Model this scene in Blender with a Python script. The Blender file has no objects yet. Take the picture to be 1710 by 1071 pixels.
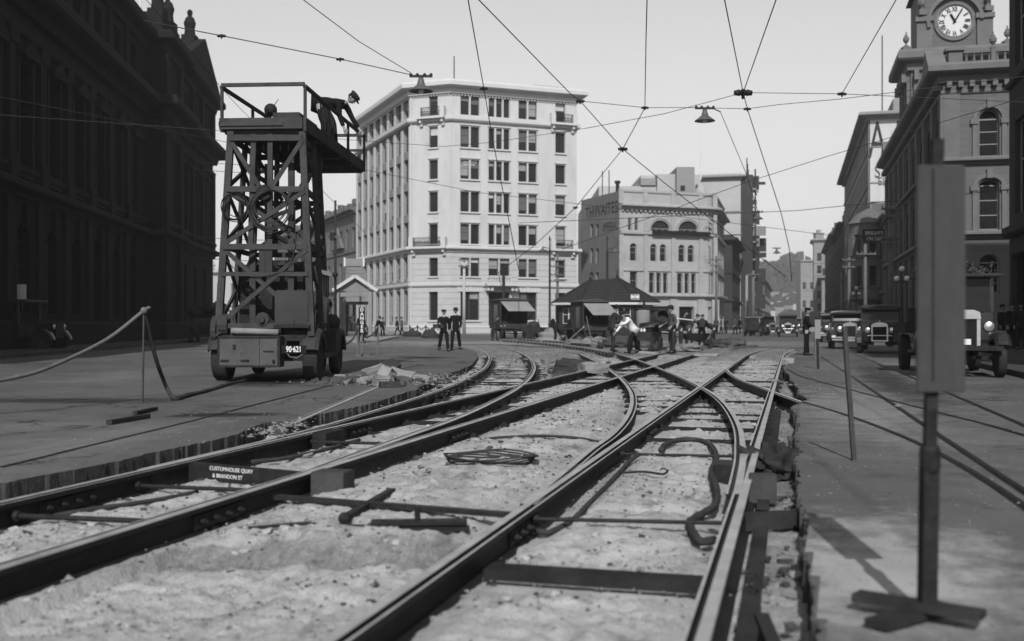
import bpy, bmesh, math, random
from math import sin, cos, pi, radians, sqrt, atan2, hypot
from mathutils import Vector, Matrix, noise
from mathutils.geometry import tessellate_polygon
random.seed(7)
SC = bpy.context.scene
COL = SC.collection
CAMH, F, CX, HY = 1.15, 1800.0, 855.0, 540.0   # survey constants used to plot the site plan

def G(px, py, z=0.0):
    d = (CAMH - z) * F / (py - HY)
    return Vector(((px - CX) / F * d, d, z))
def AT(px, d, z=0.0): return Vector(((px - CX) / F * d, d, z))
def ZT(py, d): return CAMH + (HY - py) / F * d

# ---------------------------------------------------------------- materials
MATS = {}; ALB = .78
def mat(name, val, var=.25, scale=3.0, rough=.85, bump=.15, metal=0.0, fine=40.0, course=None, spec=.3, blot=None, stretch=None, tiles=None, cracks=None, attr=None):
    if name in MATS: return MATS[name]
    val *= ALB
    m = bpy.data.materials.new(name); m.use_nodes = True
    nt = m.node_tree; N = nt.nodes; L = nt.links
    b = N['Principled BSDF']
    b.inputs['Roughness'].default_value = rough
    b.inputs['Metallic'].default_value = metal
    b.inputs['Specular IOR Level'].default_value = spec if spec != .3 else (.06 if val < .07 else .2)
    tc = N.new('ShaderNodeTexCoord'); vec = tc.outputs['Object']
    if stretch:
        mp = N.new('ShaderNodeMapping'); mp.inputs['Scale'].default_value = stretch
        L.new(vec, mp.inputs['Vector']); vec2 = mp.outputs['Vector']
    else: vec2 = vec
    def nz(sc, det=5, ro=.6):
        n = N.new('ShaderNodeTexNoise'); n.inputs['Scale'].default_value = sc
        n.inputs['Detail'].default_value = det; n.inputs['Roughness'].default_value = ro
        L.new(vec2, n.inputs['Vector']); return n.outputs['Fac']
    def mth(op, a, b_, clamp=False):
        k = N.new('ShaderNodeMath'); k.operation = op; k.use_clamp = clamp
        for i, x in enumerate((a, b_)):
            if x is None: continue
            if isinstance(x, (int, float)): k.inputs[i].default_value = x
            else: L.new(x, k.inputs[i])
        return k.outputs[0]
    a = nz(scale); f = nz(fine, 3, .7)
    # value = val * (1 + var*(2a-1)*1.6 + var*.6*(2f-1))
    t1 = mth('MULTIPLY', mth('SUBTRACT', a, .5), var * 3.2)
    t2 = mth('MULTIPLY', mth('SUBTRACT', f, .5), var * 1.5)
    v = mth('MULTIPLY', mth('ADD', mth('ADD', t1, t2), 1.0), val)
    hgt = f
    if blot:                         # (scale, threshold, factor): stains with shapes of their own
        for (bs, th, fac) in blot:
            q = nz(bs, 6, .65)
            mask = mth('MULTIPLY', mth('SUBTRACT', q, th), 9.0, True)
            v = mth('MULTIPLY', v, mth('ADD', mth('MULTIPLY', mask, fac - 1), 1.0))
    if course:                       # (height, joint share, joint factor, axis)
        ch, js, jf = course[:3]
        sx = N.new('ShaderNodeSeparateXYZ'); L.new(vec, sx.inputs[0])
        fr = mth('FRACT', mth('DIVIDE', sx.outputs['Z'], ch), None)
        j = mth('LESS_THAN', fr, js)
        v = mth('MULTIPLY', v, mth('SUBTRACT', 1.0, mth('MULTIPLY', j, 1 - jf)))
        hgt = mth('SUBTRACT', f, mth('MULTIPLY', j, 1.5))
    if tiles:                        # brick pattern on the plan: (scale, mortar factor)
        br = N.new('ShaderNodeTexBrick'); br.inputs['Scale'].default_value = tiles[0]
        br.inputs['Color1'].default_value = (1, 1, 1, 1); br.inputs['Color2'].default_value = (.72, .72, .72, 1)
        br.inputs['Mortar'].default_value = (tiles[1],) * 3 + (1,); br.inputs['Mortar Size'].default_value = .02
        L.new(vec, br.inputs['Vector'])
        bw = N.new('ShaderNodeRGBToBW'); L.new(br.outputs['Color'], bw.inputs[0])
        v = mth('MULTIPLY', v, bw.outputs[0]); hgt = mth('ADD', f, bw.outputs[0])
    if attr:                         # (mesh attribute, factor): a second tone mixed in where the attribute says, frayed by the noise
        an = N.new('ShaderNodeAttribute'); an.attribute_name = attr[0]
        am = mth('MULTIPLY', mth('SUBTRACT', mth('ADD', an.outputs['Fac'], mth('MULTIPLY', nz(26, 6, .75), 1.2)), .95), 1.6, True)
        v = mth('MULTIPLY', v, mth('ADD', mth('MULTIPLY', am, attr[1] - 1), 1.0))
    if cracks:                       # (cell scale, width, factor)
        vo = N.new('ShaderNodeTexVoronoi'); vo.feature = 'DISTANCE_TO_EDGE'; vo.inputs['Scale'].default_value = cracks[0]
        wq = N.new('ShaderNodeVectorMath'); wq.operation = 'MULTIPLY_ADD'; nn_ = N.new('ShaderNodeTexNoise'); nn_.inputs['Scale'].default_value = cracks[0] * 3; nn_.inputs['Detail'].default_value = 6
        L.new(vec, nn_.inputs['Vector']); L.new(nn_.outputs['Color'], wq.inputs[0]); wq.inputs[1].default_value = (.9 / cracks[0],) * 3; L.new(vec, wq.inputs[2]); L.new(wq.outputs[0], vo.inputs['Vector'])
        cm = mth('MULTIPLY', mth('LESS_THAN', vo.outputs['Distance'], cracks[1]), mth('GREATER_THAN', nz(cracks[0] * .7, 2), .5))
        v = mth('MULTIPLY', v, mth('SUBTRACT', 1.0, mth('MULTIPLY', cm, 1 - cracks[2])))
    v = mth('MAXIMUM', v, .004)
    cb = N.new('ShaderNodeCombineColor')
    for i in range(3): L.new(v, cb.inputs[i])
    L.new(cb.outputs[0], b.inputs['Base Color'])
    if bump:
        bp = N.new('ShaderNodeBump'); bp.inputs['Strength'].default_value = min(1, bump); bp.inputs['Distance'].default_value = .02
        L.new(hgt, bp.inputs['Height']); L.new(bp.outputs[0], b.inputs['Normal'])
    MATS[name] = m
    return m

def glassmat(name, val=.02, rough=.08):
    if name in MATS: return MATS[name]
    m = mat(name, val, .5, .6, rough, 0.0, 0, 3.0, spec=.16)
    return m

M = {}
def setup_mats():
    M['asphalt'] = mat('asphalt', .104, .32, .35, .9, .4, fine=34, blot=[(.9, .54, .72), (.12, .53, .78), (.3, .54, 1.3), (3.1, .57, .68), (5.5, .60, 1.35), (14, .61, .65), (30, .62, 1.4)], cracks=(.35, .012, .45))
    M['asphaltedge'] = mat('asphalt_broken_edge', .06, .55, 6, .95, .6, fine=30)
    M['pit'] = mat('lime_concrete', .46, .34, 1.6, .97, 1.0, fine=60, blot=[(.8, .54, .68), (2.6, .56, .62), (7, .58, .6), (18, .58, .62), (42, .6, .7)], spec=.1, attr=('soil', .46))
    M['stone_rubble'] = mat('broken_stone', .20, .5, 4, .95, .6)
    M['rail'] = mat('rail_steel', .016, .6, 8, .6, .25, .1, fine=90, stretch=(1, 1, 3), spec=.2)
    M['railtop'] = mat('worn_rail_steel', .42, .4, 4, .45, .1, .35, fine=60, spec=.4)
    M['iron'] = mat('dark_iron', .028, .5, 10, .6, .2, .2)
    M['sleeper'] = mat('tarred_sleeper', .026, .6, 5, .85, .4, fine=60)
    M['timber'] = mat('weathered_timber', .13, .35, 2, .9, .35, fine=25, stretch=(1, 1, 6))
    M['darktimber'] = mat('dark_timber', .035, .5, 3, .85, .3, fine=30)
    M['rope'] = mat('hemp_rope', .13, .3, 8, .95, .5, fine=120)
    M['tarrope'] = mat('tarred_rope', .05, .4, 8, .95, .5, fine=120)
    M['white_stucco'] = mat('pale_cement_render', .56, .10, .8, .85, .12, fine=5, blot=[(.9, .55, .90), (2.2, .58, .90), (5, .6, .92)], stretch=(1, 1, .22))
    M['white_course'] = mat('pale_coursed_stone', .50, .14, .8, .85, .3, fine=8, course=(.62, .07, .5), blot=[(.8, .56, .86), (3, .6, .88)])
    M['whitetrim'] = mat('pale_trim', .58, .06, 1, .8, .1)
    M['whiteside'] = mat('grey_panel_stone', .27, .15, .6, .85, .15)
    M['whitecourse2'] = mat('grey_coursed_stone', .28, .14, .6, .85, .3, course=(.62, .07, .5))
    M['hotel'] = mat('hotel_stone', .40, .22, .5, .88, .2, fine=7, blot=[(.6, .6, .82)], course=(.5, .05, .8))
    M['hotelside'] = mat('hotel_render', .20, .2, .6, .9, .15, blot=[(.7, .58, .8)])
    M['hoteltrim'] = mat('hotel_trim', .38, .18, 1.2, .85, .2)
    M['soot'] = mat('sooty_stone', .014, .3, .5, .9, .3, fine=6, course=(.55, .06, .6))  # near-black base colour carries the deep shade on the left building
    M['soottrim'] = mat('sooty_trim', .017, .3, 1, .9, .2)  # trim colour lowered with the wall, shade included
    M['clockst'] = mat('clock_building_stone', .135, .16, .5, .9, .25, fine=7, blot=[(.5, .58, .75)], course=(.42, .07, .7))
    M['clocktrim'] = mat('clock_building_trim', .15, .2, 1, .88, .2)
    M['clockside'] = mat('clock_street_stone', .06, .25, .5, .9, .25, course=(.42, .07, .7))  # same stone as the front, darkened to carry the shade of the street side
    M['ornate'] = mat('ornate_grey_stone', .15, .2, .5, .9, .2, fine=6, course=(.6, .06, .75))
    M['pale'] = mat('pale_far_stone', .45, .14, .2, .9, .1, fine=3)
    M['midstone'] = mat('mid_far_stone', .26, .25, .15, .9, .1, fine=2)
    M['darkstone'] = mat('dark_far_stone', .05, .3, .15, .9, .1, fine=2)
    M['glass'] = glassmat('window_glass', .022, .12)
    M['glassdk'] = glassmat('dark_glass', .012, .15)
    M['blind2'] = mat('pale_window_blind', .55, .2, .8, .8, 0); M['blind3'] = mat('dim_window_blind', .12, .3, .8, .8, 0); M['dial'] = mat('opal_dial', .62, .06, 3, .4, 0)
    M['blind'] = mat('window_blind', .30, .25, .8, .8, 0)
    M['frame'] = mat('window_frame', .30, .15, 2, .7, 0)
    M['framedk'] = mat('dark_frame', .05, .2, 2, .7, 0)
    M['void'] = mat('dark_interior', .02, .3, 1, .9, 0)
    M['tile'] = mat('roof_tile', .032, .35, 1.2, .85, .4, fine=10, course=(.30, .22, .45))
    M['slate'] = mat('slate_roof', .07, .3, 1.2, .85, .3, fine=10)
    M['paintdk'] = mat('dark_coach_paint', .028, .4, 2, .22, .03, spec=.55)
    M['paintmid'] = mat('grey_lorry_paint', .045, .35, 2.5, .6, .15, blot=[(3, .6, .6)])
    M['paintlite'] = mat('worn_grey_panel', .085, .30, 2.5, .7, .2, blot=[(3, .57, .5), (9, .64, .6)])
    M['chrome'] = mat('nickel_plate', .62, .2, 3, .3, 0, .8)
    M['rubber'] = mat('tyre_rubber', .035, .4, 6, .85, .2, fine=30)
    M['rim'] = mat('wheel_paint', .055, .3, 4, .6, .1)
    M['whitepaint'] = mat('white_paint', .75, .1, 4, .7, .05)
    M['blackpaint'] = mat('black_paint', .015, .2, 4, .6, .05)
    M['canvas'] = mat('canvas_cover', .24, .25, 1.5, .9, .2, fine=60)
    M['sack'] = mat('jute_sack', .040, .5, 6, .95, .5, fine=90)
    M['coal'] = mat('coal_heap', .018, .5, 6, .7, .6)
    M['skin'] = mat('face_skin', .30, .12, 12, .6, 0)
    M['suit'] = mat('dark_suit_cloth', .012, .4, 6, .9, .15, fine=80)
    M['work'] = mat('worn_work_cloth', .035, .4, 5, .92, .2, fine=60)
    M['work2'] = mat('faded_work_cloth', .07, .4, 5, .92, .2, fine=60)
    M['shirt'] = mat('white_shirt_cloth', .78, .12, 6, .85, .2, fine=30)
    M['hair'] = mat('dark_hair', .02, .3, 20, .7, .2)
    M['felt'] = mat('felt_hat', .025, .3, 8, .9, .1)
    M['lampglass'] = mat('opal_globe', .80, .05, 4, .3, 0)
    M['lampiron'] = mat('lamp_iron', .045, .3, 4, .6, .1)
    M['enamel'] = mat('lamp_enamel', .10, .3, 3, .45, 0)
    M['wire'] = mat('copper_wire', .06, .3, 4, .6, 0)
    M['hill'] = mat('bush_hill', .06, .55, .02, .95, .3, fine=.12, blot=[(.03, .6, 1.5)])
    M['foliage'] = mat('leaf_green', .06, .5, 3, .9, 0)
    M['concrete'] = mat('kerb_concrete', .26, .2, 2, .9, .2)
    M['pave'] = mat('pavement_slab', .085, .2, 1, .9, .2, tiles=(1.2, .6))
    M['soil'] = mat('dusty_soil', .20, .4, .9, .97, .8, fine=30, blot=[(1.3, .55, .6), (5, .6, 1.4)])
    M['towertimber'] = mat('grey_tower_timber', .058, .4, 3, .85, .3, fine=30)
    M['penthouse'] = mat('penthouse_render', .36, .1, .5, .9, .1)
    M['boardgrey'] = mat('weathered_board', .058, .3, 2, .8, .2, blot=[(3, .56, .75), (9, .6, .8)], stretch=(1, 1, .3))
    M['farpale'] = mat('hazy_far_stone', .26, .15, .3, .9, .05)
    M['dirt'] = mat('dark_dirt', .07, .45, 1.2, .97, .8, fine=30, blot=[(2, .58, 1.8)])

# ---------------------------------------------------------------- mesh builder
class MB:
    def __init__(s): s.v = []; s.f = []; s.mi = []; s.cur = 0; s.sm = []; s.smooth = False
    def m(s, i): s.cur = i; return s
    def face(s, idx): s.f.append(tuple(idx)); s.mi.append(s.cur); s.sm.append(s.smooth)
    def add(s, vs, fs):
        o = len(s.v); s.v.extend([tuple(p) for p in vs])
        for f in fs: s.face([i + o for i in f])
        return o
    def quad(s, a, b, c, d): s.add([a, b, c, d], [(0, 1, 2, 3)])
    def poly(s, pts): s.add(pts, [tuple(range(len(pts)))])
    def box(s, c, sz, rz=0.0, tilt=None, taper=1.0):
        x, y, z = sz[0] / 2, sz[1] / 2, sz[2] / 2
        vs = []
        R = Matrix.Rotation(rz, 3, 'Z')
        if tilt: R = R @ Matrix.Rotation(tilt[0], 3, 'X') @ Matrix.Rotation(tilt[1], 3, 'Y')
        for dz in (-1, 1):
            k = taper if dz > 0 else 1
            for dx, dy in ((-1, -1), (1, -1), (1, 1), (-1, 1)):
                vs.append(R @ Vector((dx * x * k, dy * y * k, dz * z)) + Vector(c))
        s.add(vs, [(3, 2, 1, 0), (4, 5, 6, 7), (0, 1, 5, 4), (1, 2, 6, 5), (2, 3, 7, 6), (3, 0, 4, 7)]); return s
    def b2(s, p, q): # box by corners
        p = Vector(p); q = Vector(q)
        return s.box((p + q) / 2, (abs(q.x - p.x), abs(q.y - p.y), abs(q.z - p.z)))
    def bar(s, p, q, w, h=None, up=(0, 0, 1)):
        p = Vector(p); q = Vector(q); h = h or w
        d = (q - p).normalized(); u = Vector(up)
        if abs(d.dot(u)) > .98: u = Vector((0, 1, 0))
        r = d.cross(u).normalized(); u = r.cross(d)
        vs = [a + r * (sx * w / 2) + u * (sz * h / 2) for a in (p, q) for sx, sz in ((-1, -1), (1, -1), (1, 1), (-1, 1))]
        s.add(vs, [(0, 1, 2, 3), (7, 6, 5, 4), (0, 4, 5, 1), (1, 5, 6, 2), (2, 6, 7, 3), (3, 7, 4, 0)]); return s
    def tube(s, pts, r, n=6, cap=True, closed=False):
        pts = [Vector(p) for p in pts]; k = len(pts)
        rs = r if isinstance(r, (list, tuple)) else [r] * k
        o = len(s.v); prev = None
        for i, p in enumerate(pts):
            a = pts[i - 1] if (i > 0 or closed) else p
            b = pts[(i + 1) % k] if (i < k - 1 or closed) else p
            d = (b - a).normalized()
            if prev is None:
                u = Vector((0, 0, 1)) if abs(d.z) < .9 else Vector((0, 1, 0))
                x = d.cross(u).normalized()
            else:
                x = (prev - d * prev.dot(d)).normalized()
            prev = x; y = d.cross(x)
            for j in range(n):
                t = 2 * pi * j / n
                s.v.append(tuple(p + (x * cos(t) + y * sin(t)) * rs[i]))
        for i in range(k if closed else k - 1):
            i2 = (i + 1) % k
            for j in range(n):
                j2 = (j + 1) % n
                s.face((o + i * n + j, o + i * n + j2, o + i2 * n + j2, o + i2 * n + j))
        if cap and not closed:
            s.face([o + j for j in range(n)][::-1]); s.face([o + (k - 1) * n + j for j in range(n)])
        return s
    def lathe(s, prof, c=(0, 0, 0), n=12, axis='Z', a0=0.0, rot=None):
        o = len(s.v); c = Vector(c)
        for (r, z) in prof:
            for j in range(n):
                t = 2 * pi * j / n + a0
                p = Vector((r * cos(t), r * sin(t), z))
                if axis == 'X': p = Vector((z, p.x, p.y))
                elif axis == 'Y': p = Vector((p.y, z, p.x))
                if rot is not None: p = rot @ p
                s.v.append(tuple(p + c))
        for i in range(len(prof) - 1):
            for j in range(n):
                j2 = (j + 1) % n
                s.face((o + i * n + j, o + i * n + j2, o + (i + 1) * n + j2, o + (i + 1) * n + j))
        s.face([o + j for j in range(n)][::-1]); s.face([o + (len(prof) - 1) * n + j for j in range(n)])
        return s
    def ball(s, c, r, n=10, k=6, sz=(1, 1, 1)):
        o = len(s.v); c = Vector(c)
        for i in range(1, k):
            t = pi * i / k
            for j in range(n):
                a = 2 * pi * j / n
                s.v.append((c.x + r * sz[0] * sin(t) * cos(a), c.y + r * sz[1] * sin(t) * sin(a), c.z + r * sz[2] * cos(t)))
        s.v.append((c.x, c.y, c.z + r * sz[2])); s.v.append((c.x, c.y, c.z - r * sz[2])); T = len(s.v) - 2
        for i in range(k - 2):
            for j in range(n):
                j2 = (j + 1) % n
                s.face((o + i * n + j, o + (i + 1) * n + j, o + (i + 1) * n + j2, o + i * n + j2))
        for j in range(n):
            j2 = (j + 1) % n
            s.face((T, o + j, o + j2)); s.face((T + 1, o + (k - 2) * n + j2, o + (k - 2) * n + j))
        return s
    def prism(s, poly, z0, z1, axis='Z', c=(0, 0, 0), M3=None):
        n = len(poly); c = Vector(c)
        def P(a, b, h):
            p = {'Z': Vector((a, b, h)), 'X': Vector((h, a, b)), 'Y': Vector((a, h, b))}[axis]
            if M3 is not None: p = M3 @ p
            return p + c
        vs = [P(a, b, z0) for a, b in poly] + [P(a, b, z1) for a, b in poly]
        s.add(vs, [tuple(range(n))[::-1], tuple(range(n, 2 * n))] + [(i, (i + 1) % n, n + (i + 1) % n, n + i) for i in range(n)]); return s
    def loft(s, rings, cap=True, closed=True):
        n = len(rings[0]); o = len(s.v)
        for r in rings: s.v.extend([tuple(p) for p in r])
        for i in range(len(rings) - 1):
            for j in range(n if closed else n - 1):
                j2 = (j + 1) % n
                s.face((o + i * n + j, o + i * n + j2, o + (i + 1) * n + j2, o + (i + 1) * n + j))
        if cap:
            s.face([o + j for j in range(n)][::-1]); s.face([o + (len(rings) - 1) * n + j for j in range(n)])
        return s
    def xf(s, mtx, start=0):
        for i in range(start, len(s.v)): s.v[i] = tuple(mtx @ Vector(s.v[i]))
        return s
    def mesh(s, name, mats, fix=True):
        me = bpy.data.meshes.new(name)
        me.from_pydata(s.v, [], s.f)
        for m_ in (mats if isinstance(mats, (list, tuple)) else [mats]): me.materials.append(m_)
        me.polygons.foreach_set('material_index', s.mi)
        me.polygons.foreach_set('use_smooth', s.sm)
        if fix:
            bm = bmesh.new(); bm.from_mesh(me)
            bmesh.ops.recalc_face_normals(bm, faces=bm.faces); bm.to_mesh(me); bm.free()
        me.update()
        return me
    def build(s, name, mats, parent=None, loc=None, rz=None, fix=True):
        return obj(name, s.mesh(name, mats, fix), parent, loc, rz)

def obj(name, me, parent=None, loc=None, rz=None):
    o = bpy.data.objects.new(name, me); COL.objects.link(o)
    if parent is not None: o.parent = parent
    if loc is not None: o.location = loc
    if rz is not None: o.rotation_euler.z = rz
    return o
def tag(o, label=None, cat=None, group=None, kind=None):
    if label: o['label'] = label
    if cat: o['category'] = cat
    if group: o['group'] = group
    if kind: o['kind'] = kind
    return o
def thing(name, label, cat, loc=(0, 0, 0), rz=0.0, group=None):
    o = bpy.data.objects.new(name, None); COL.objects.link(o)
    o.location = loc; o.rotation_euler.z = rz
    o.empty_display_size = .3
    return tag(o, label, cat, group)
def copy_tree(o, parent=None):
    c = o.copy(); COL.objects.link(c)
    if parent is not None: c.parent = parent
    for ch in list(o.children): copy_tree(ch, c)
    return c
def dup(o, label, loc, rz=None, group=None):
    c = copy_tree(o); c.location = loc
    if rz is not None: c.rotation_euler.z = rz
    c['label'] = label
    if group: c['group'] = group
    return c
def text_mesh(txt, size, mat_, thick=.01, align='CENTER', spacing=1.0, bold=0.0):
    cu = bpy.data.curves.new('text', 'FONT'); cu.body = txt; cu.size = size; cu.extrude = thick / 2
    cu.align_x = align; cu.align_y = 'CENTER'; cu.space_character = spacing; cu.offset = bold
    o = bpy.data.objects.new('text', cu); COL.objects.link(o)
    bpy.context.view_layer.update()
    me = bpy.data.meshes.new_from_object(o.evaluated_get(bpy.context.evaluated_depsgraph_get()))
    bpy.data.objects.remove(o); bpy.data.curves.remove(cu)
    me.materials.clear(); me.materials.append(mat_)
    return me
def text_on(name, txt, size, mat_, parent, p, right, up, thick=.01, align='CENTER', sx=1.0, spacing=1.0, bold=0.0):
    """lettering lying on a plane: p centre, right and up are the directions of the line and of the letters"""
    me = text_mesh(txt, size, mat_, thick, align, spacing, bold)
    r = Vector(right).normalized(); u = Vector(up).normalized(); n = r.cross(u)
    Mx = Matrix(((r.x * sx, u.x, n.x, p[0]), (r.y * sx, u.y, n.y, p[1]), (r.z * sx, u.z, n.z, p[2]), (0, 0, 0, 1)))
    me.transform(Mx)
    return obj(name, me, parent)
def catmull(pts, step=.25):
    pts = [Vector(p) for p in pts]; out = []
    P = [pts[0] * 2 - pts[1]] + pts + [pts[-1] * 2 - pts[-2]]
    for i in range(1, len(P) - 2):
        a, b, c, d = P[i - 1:i + 3]
        n = max(2, int((c - b).length / step))
        for j in range(n):
            t = j / n
            out.append(.5 * ((2 * b) + (c - a) * t + (2 * a - 5 * b + 4 * c - d) * t * t + (3 * b - a - 3 * c + d) * t ** 3))
    out.append(pts[-1]); return out
def fbm(x, y, z=0.0, o=4):
    return noise.fractal(Vector((x, y, z)), .9, 2.0, o)
setup_mats()
HAZE = 0.0005
# ================================================================ GROUND, PIT AND TRACKS
def lin(a, b): return lambda y: a + b * y
def bend(f, y0, k): return lambda y: f(y) + (k * (y - y0) ** 2 if y > y0 else 0)
def interp(pts):
    pts = sorted(pts)
    def f(y):
        if y <= pts[0][0]:
            a, b = pts[0], pts[1]
        elif y >= pts[-1][0]:
            a, b = pts[-2], pts[-1]
        else:
            for a, b in zip(pts, pts[1:]):
                if a[0] <= y <= b[0]: break
        return a[1] + (b[1] - a[1]) * (y - a[0]) / (b[0] - a[0])
    return f
fR1 = bend(lin(-.35, .260), 37, .0042); fR3 = bend(lin(-1.66, .260), 37, .0052)
fR4 = bend(lin(-3.78, .262), 40, .0035); fR5 = bend(lin(-5.10, .262), 40, .0035)
R2 = [(7.3, 1.50), (8.3, 1.74), (9.54, 2.02), (12.0, 2.51), (14.9, 2.96), (17.4, 3.25), (19.9, 3.43), (23.5, 3.62), (30, 3.84), (35, 3.95), (40.6, 3.93), (46, 3.80)]
R3b = [(6.9, .10), (8.28, .40), (9.9, .75), (11.25, 1.07), (13.3, 1.44), (15.8, 1.78), (18.8, 2.07), (23, 2.31), (29.2, 2.50), (35, 2.58), (40.6, 2.55), (46, 2.36)]
R5b = [(8.5, -2.92), (11.4, -2.25), (14.3, -1.80), (18.2, -1.30), (22, -.97), (26, -.76), (30, -.68), (37.6, -.78), (46, -1.25), (52, -1.85), (57.5, -2.6)]
R4b = [(8.2, -1.64), (9.5, -1.40), (11.25, -1.06), (13, -.72), (15.3, -.38), (19.2, .08), (24, .42), (30, .60), (37.6, .52), (46, .08), (52, -.50), (57.5, -1.25)]
EX2 = [(29.5, 5.98), (26.9, 5.35), (22.5, 4.72), (19.5, 4.50), (17.1, 4.33), (15.7, 4.24)]
def spl(pts, step=.3): return [(p.y, p.x) for p in catmull([Vector((x, y, 0)) for y, x in pts], step)]
sR2, sR3b, sR5b, sR4b, sEX2 = [spl(p) for p in (R2, R3b, R5b, R4b, EX2)]
fR2, fR3b, fR5b, fR4b, fEX2 = [interp(p) for p in (sR2, sR3b, sR5b, sR4b, sEX2)]
RANGES = [(fR1, 0, 48), (fR3, 0, 48), (fR4, 0, 52), (fR5, 0, 43), (fR2, 7.3, 46), (fR3b, 6.9, 46), (fR5b, 8.5, 56), (fR4b, 8.2, 56), (fEX2, 15, 29.5)]
def sstep(a, b, x):
    t = min(1, max(0, (x - a) / (b - a))); return t * t * (3 - 2 * t)

# pit outline (plan, metres): left edge from near to far, then right edge back
PL = [(-6.9, -5), (-5.0, 2.5), (-3.69, 7.78), (-3.32, 9.0), (-3.07, 10.05), (-2.84, 11.25), (-2.88, 12.5), (-2.62, 12.7), (-2.45, 13.5), (-2.0, 15.56), (-1.68, 18.5),
      (-1.62, 22.0), (-1.32, 26), (-1.12, 30), (-1.15, 37), (-1.5, 44), (-2.2, 50), (-3.4, 57.5)]
PR = [(-.75, 58.5), (1.0, 52), (3.0, 50), (10.5, 53), (13.0, 49.5), (11.7, 44), (9.35, 36.5), (8.1, 31.5), (6.9, 27.4), (6.2, 24.2), (5.4, 20.7), (4.65, 17.4), (4.42, 16.2), (4.05, 15.3), (3.78, 14.6),
      (3.58, 13.6), (3.03, 11.5), (2.27, 8.6), (1.80, 6.68), (1.385, 5.05), (1.09, 3.9), (.75, 2.6), (-1.3, -5)]
rj = random.Random(3)
def jag(pts, step, amp, amp2):
    out = []
    for a, b in zip(pts, pts[1:]):
        a = Vector(a); b = Vector(b); L = (b - a).length; st = step * max(1, b.y / 14)
        d = (b - a) / L; nn = Vector((-d.y, d.x)); t0 = 0
        while t0 < L - .01:
            w = st * rj.choice((.4, .7, 1, 1.3, 2.2)); t1 = min(L, t0 + w)
            k0 = a + d * t0; k1 = a + d * (t0 + (t1 - t0) * rj.uniform(.7, .98)); t0 = t1
            o = rj.gauss(0, amp) + amp2 * fbm(k0.x * .7, k0.y * .7)
            out.append(k0 + nn * o); out.append(k1 + nn * (o + rj.gauss(0, amp * .25)))
    return out
EDGE_L = jag(PL, .10, .014, .05)
EDGE_R = jag(PR, .07, .010, .05)
PIT = EDGE_L + EDGE_R

def far_slope(y): return 0.0
def road():
    outer = [(-700, -60), (700, -60), (700, 900), (-700, 900)]
    # a far wide sheet reaching the horizon, with the excavation left open
    loops = [[Vector((x, y, 0)) for x, y in outer], [Vector((p.x, p.y, 0)) for p in PIT]]
    tri = tessellate_polygon(loops)
    vs = loops[0] + loops[1]
    mb = MB(); mb.add(vs, tri)
    me = mb.mesh('road', M['asphalt'], fix=False)
    bm = bmesh.new(); bm.from_mesh(me)
    for f in bm.faces:
        if f.normal.z < 0: f.normal_flip()
    bm.to_mesh(me); bm.free()
    tag(obj('road', me), kind='structure')
    # broken face of the paving round the cut
    mb = MB()
    n = len(PIT)
    for i in range(n):
        a, b = PIT[i], PIT[(i + 1) % n]
        h = -.34; mb.cur = rj.choice((0, 0, 1))
        mb.quad((a.x, a.y, 0), (b.x, b.y, 0), (b.x + rj.gauss(0, .008), b.y, h), (a.x + rj.gauss(0, .008), a.y, h))
    tag(mb.build('ground_cut_face', [M['asphaltedge'], M['dirt']], fix=False), kind='structure')
road()

SLEEP_A = [5.45, 11.9, 13.1, 14.3, 15.5, 16.7, 17.9, 19.2, 20.6, 22.2, 24, 26, 28.2, 30.6, 33]
SLEEP_B = [12.6, 13.9, 15.1, 16.3, 20.8, 22.0, 23.4, 25, 27, 29.2, 31.6, 34]
def floor_z(x, y):
    t = sstep(28, 46, y)
    far = 1 - t
    z = -.150 * far - .022 * t
    z += (.036 * fbm(x * 1.0, y * .8, 2, 3) + .022 * fbm(x * 3.7, y * 3.2, 5, 3)) * (1 - .5 * t)
    if y < 24: z += .026 * fbm(x * 9, y * 9, 9, 4)
    if y < 13: z += .017 * abs(fbm(x * 24, y * 24, 4, 3)) - .006
    x4, x3, x1, x5 = fR4(y), fR3(y), fR1(y), fR5(y)
    if x4 + .2 < x < x3 - .15 and y < 17:      # mound of concrete between the two tracks
        m = sin(pi * min(1, max(0, (x - x4 - .2) / (x3 - x4 - .35)))) ** .6
        z += .075 * m * sstep(6.0, 6.5, y + .25 * fbm(x * 2, 0, 1)) * (1 - sstep(13, 17, y))
        z -= .085 * (1 - sstep(6.12, 6.34, y + .16 * fbm(x * 2.4, 0, 1)))
        z -= .06 * math.exp(-((y - 8.25 - .1 * fbm(x * 3, 1)) / .16) ** 2) * m
    if x3 + .1 < x < x1 - .1 and y < 12:
        z += .035 * sstep(6.2, 7, y) - .04 * math.exp(-((y - 7.35) / .10) ** 2) - .03 * math.exp(-((y - 6.0) / .15) ** 2)
    if x > x1 + .05: z -= .06 * far           # loose trench beside the kerb side rail
    if x < x5 - .08 and y < 12.4: z -= .05
    for f, a, b in RANGES:
        if a - .3 < y < b and abs(x - f(y)) < .30 and y < 40:
            d = abs(x - f(y)); lim = -.178 + .05 * sstep(.10, .28, d)
            if z > lim: z = lim + .15 * (z - lim)
    for ys in SLEEP_A:
        c = ys + (x - x3) * -.25
        if x3 < x < x1 and abs(y - c) < .17: z = min(z, -.165)
    for ys in SLEEP_B:
        c = ys + (x - x5) * -.25
        if x5 < x < x4 and abs(y - c) < .17: z = min(z, -.165)
    return min(z, -.018)
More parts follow.
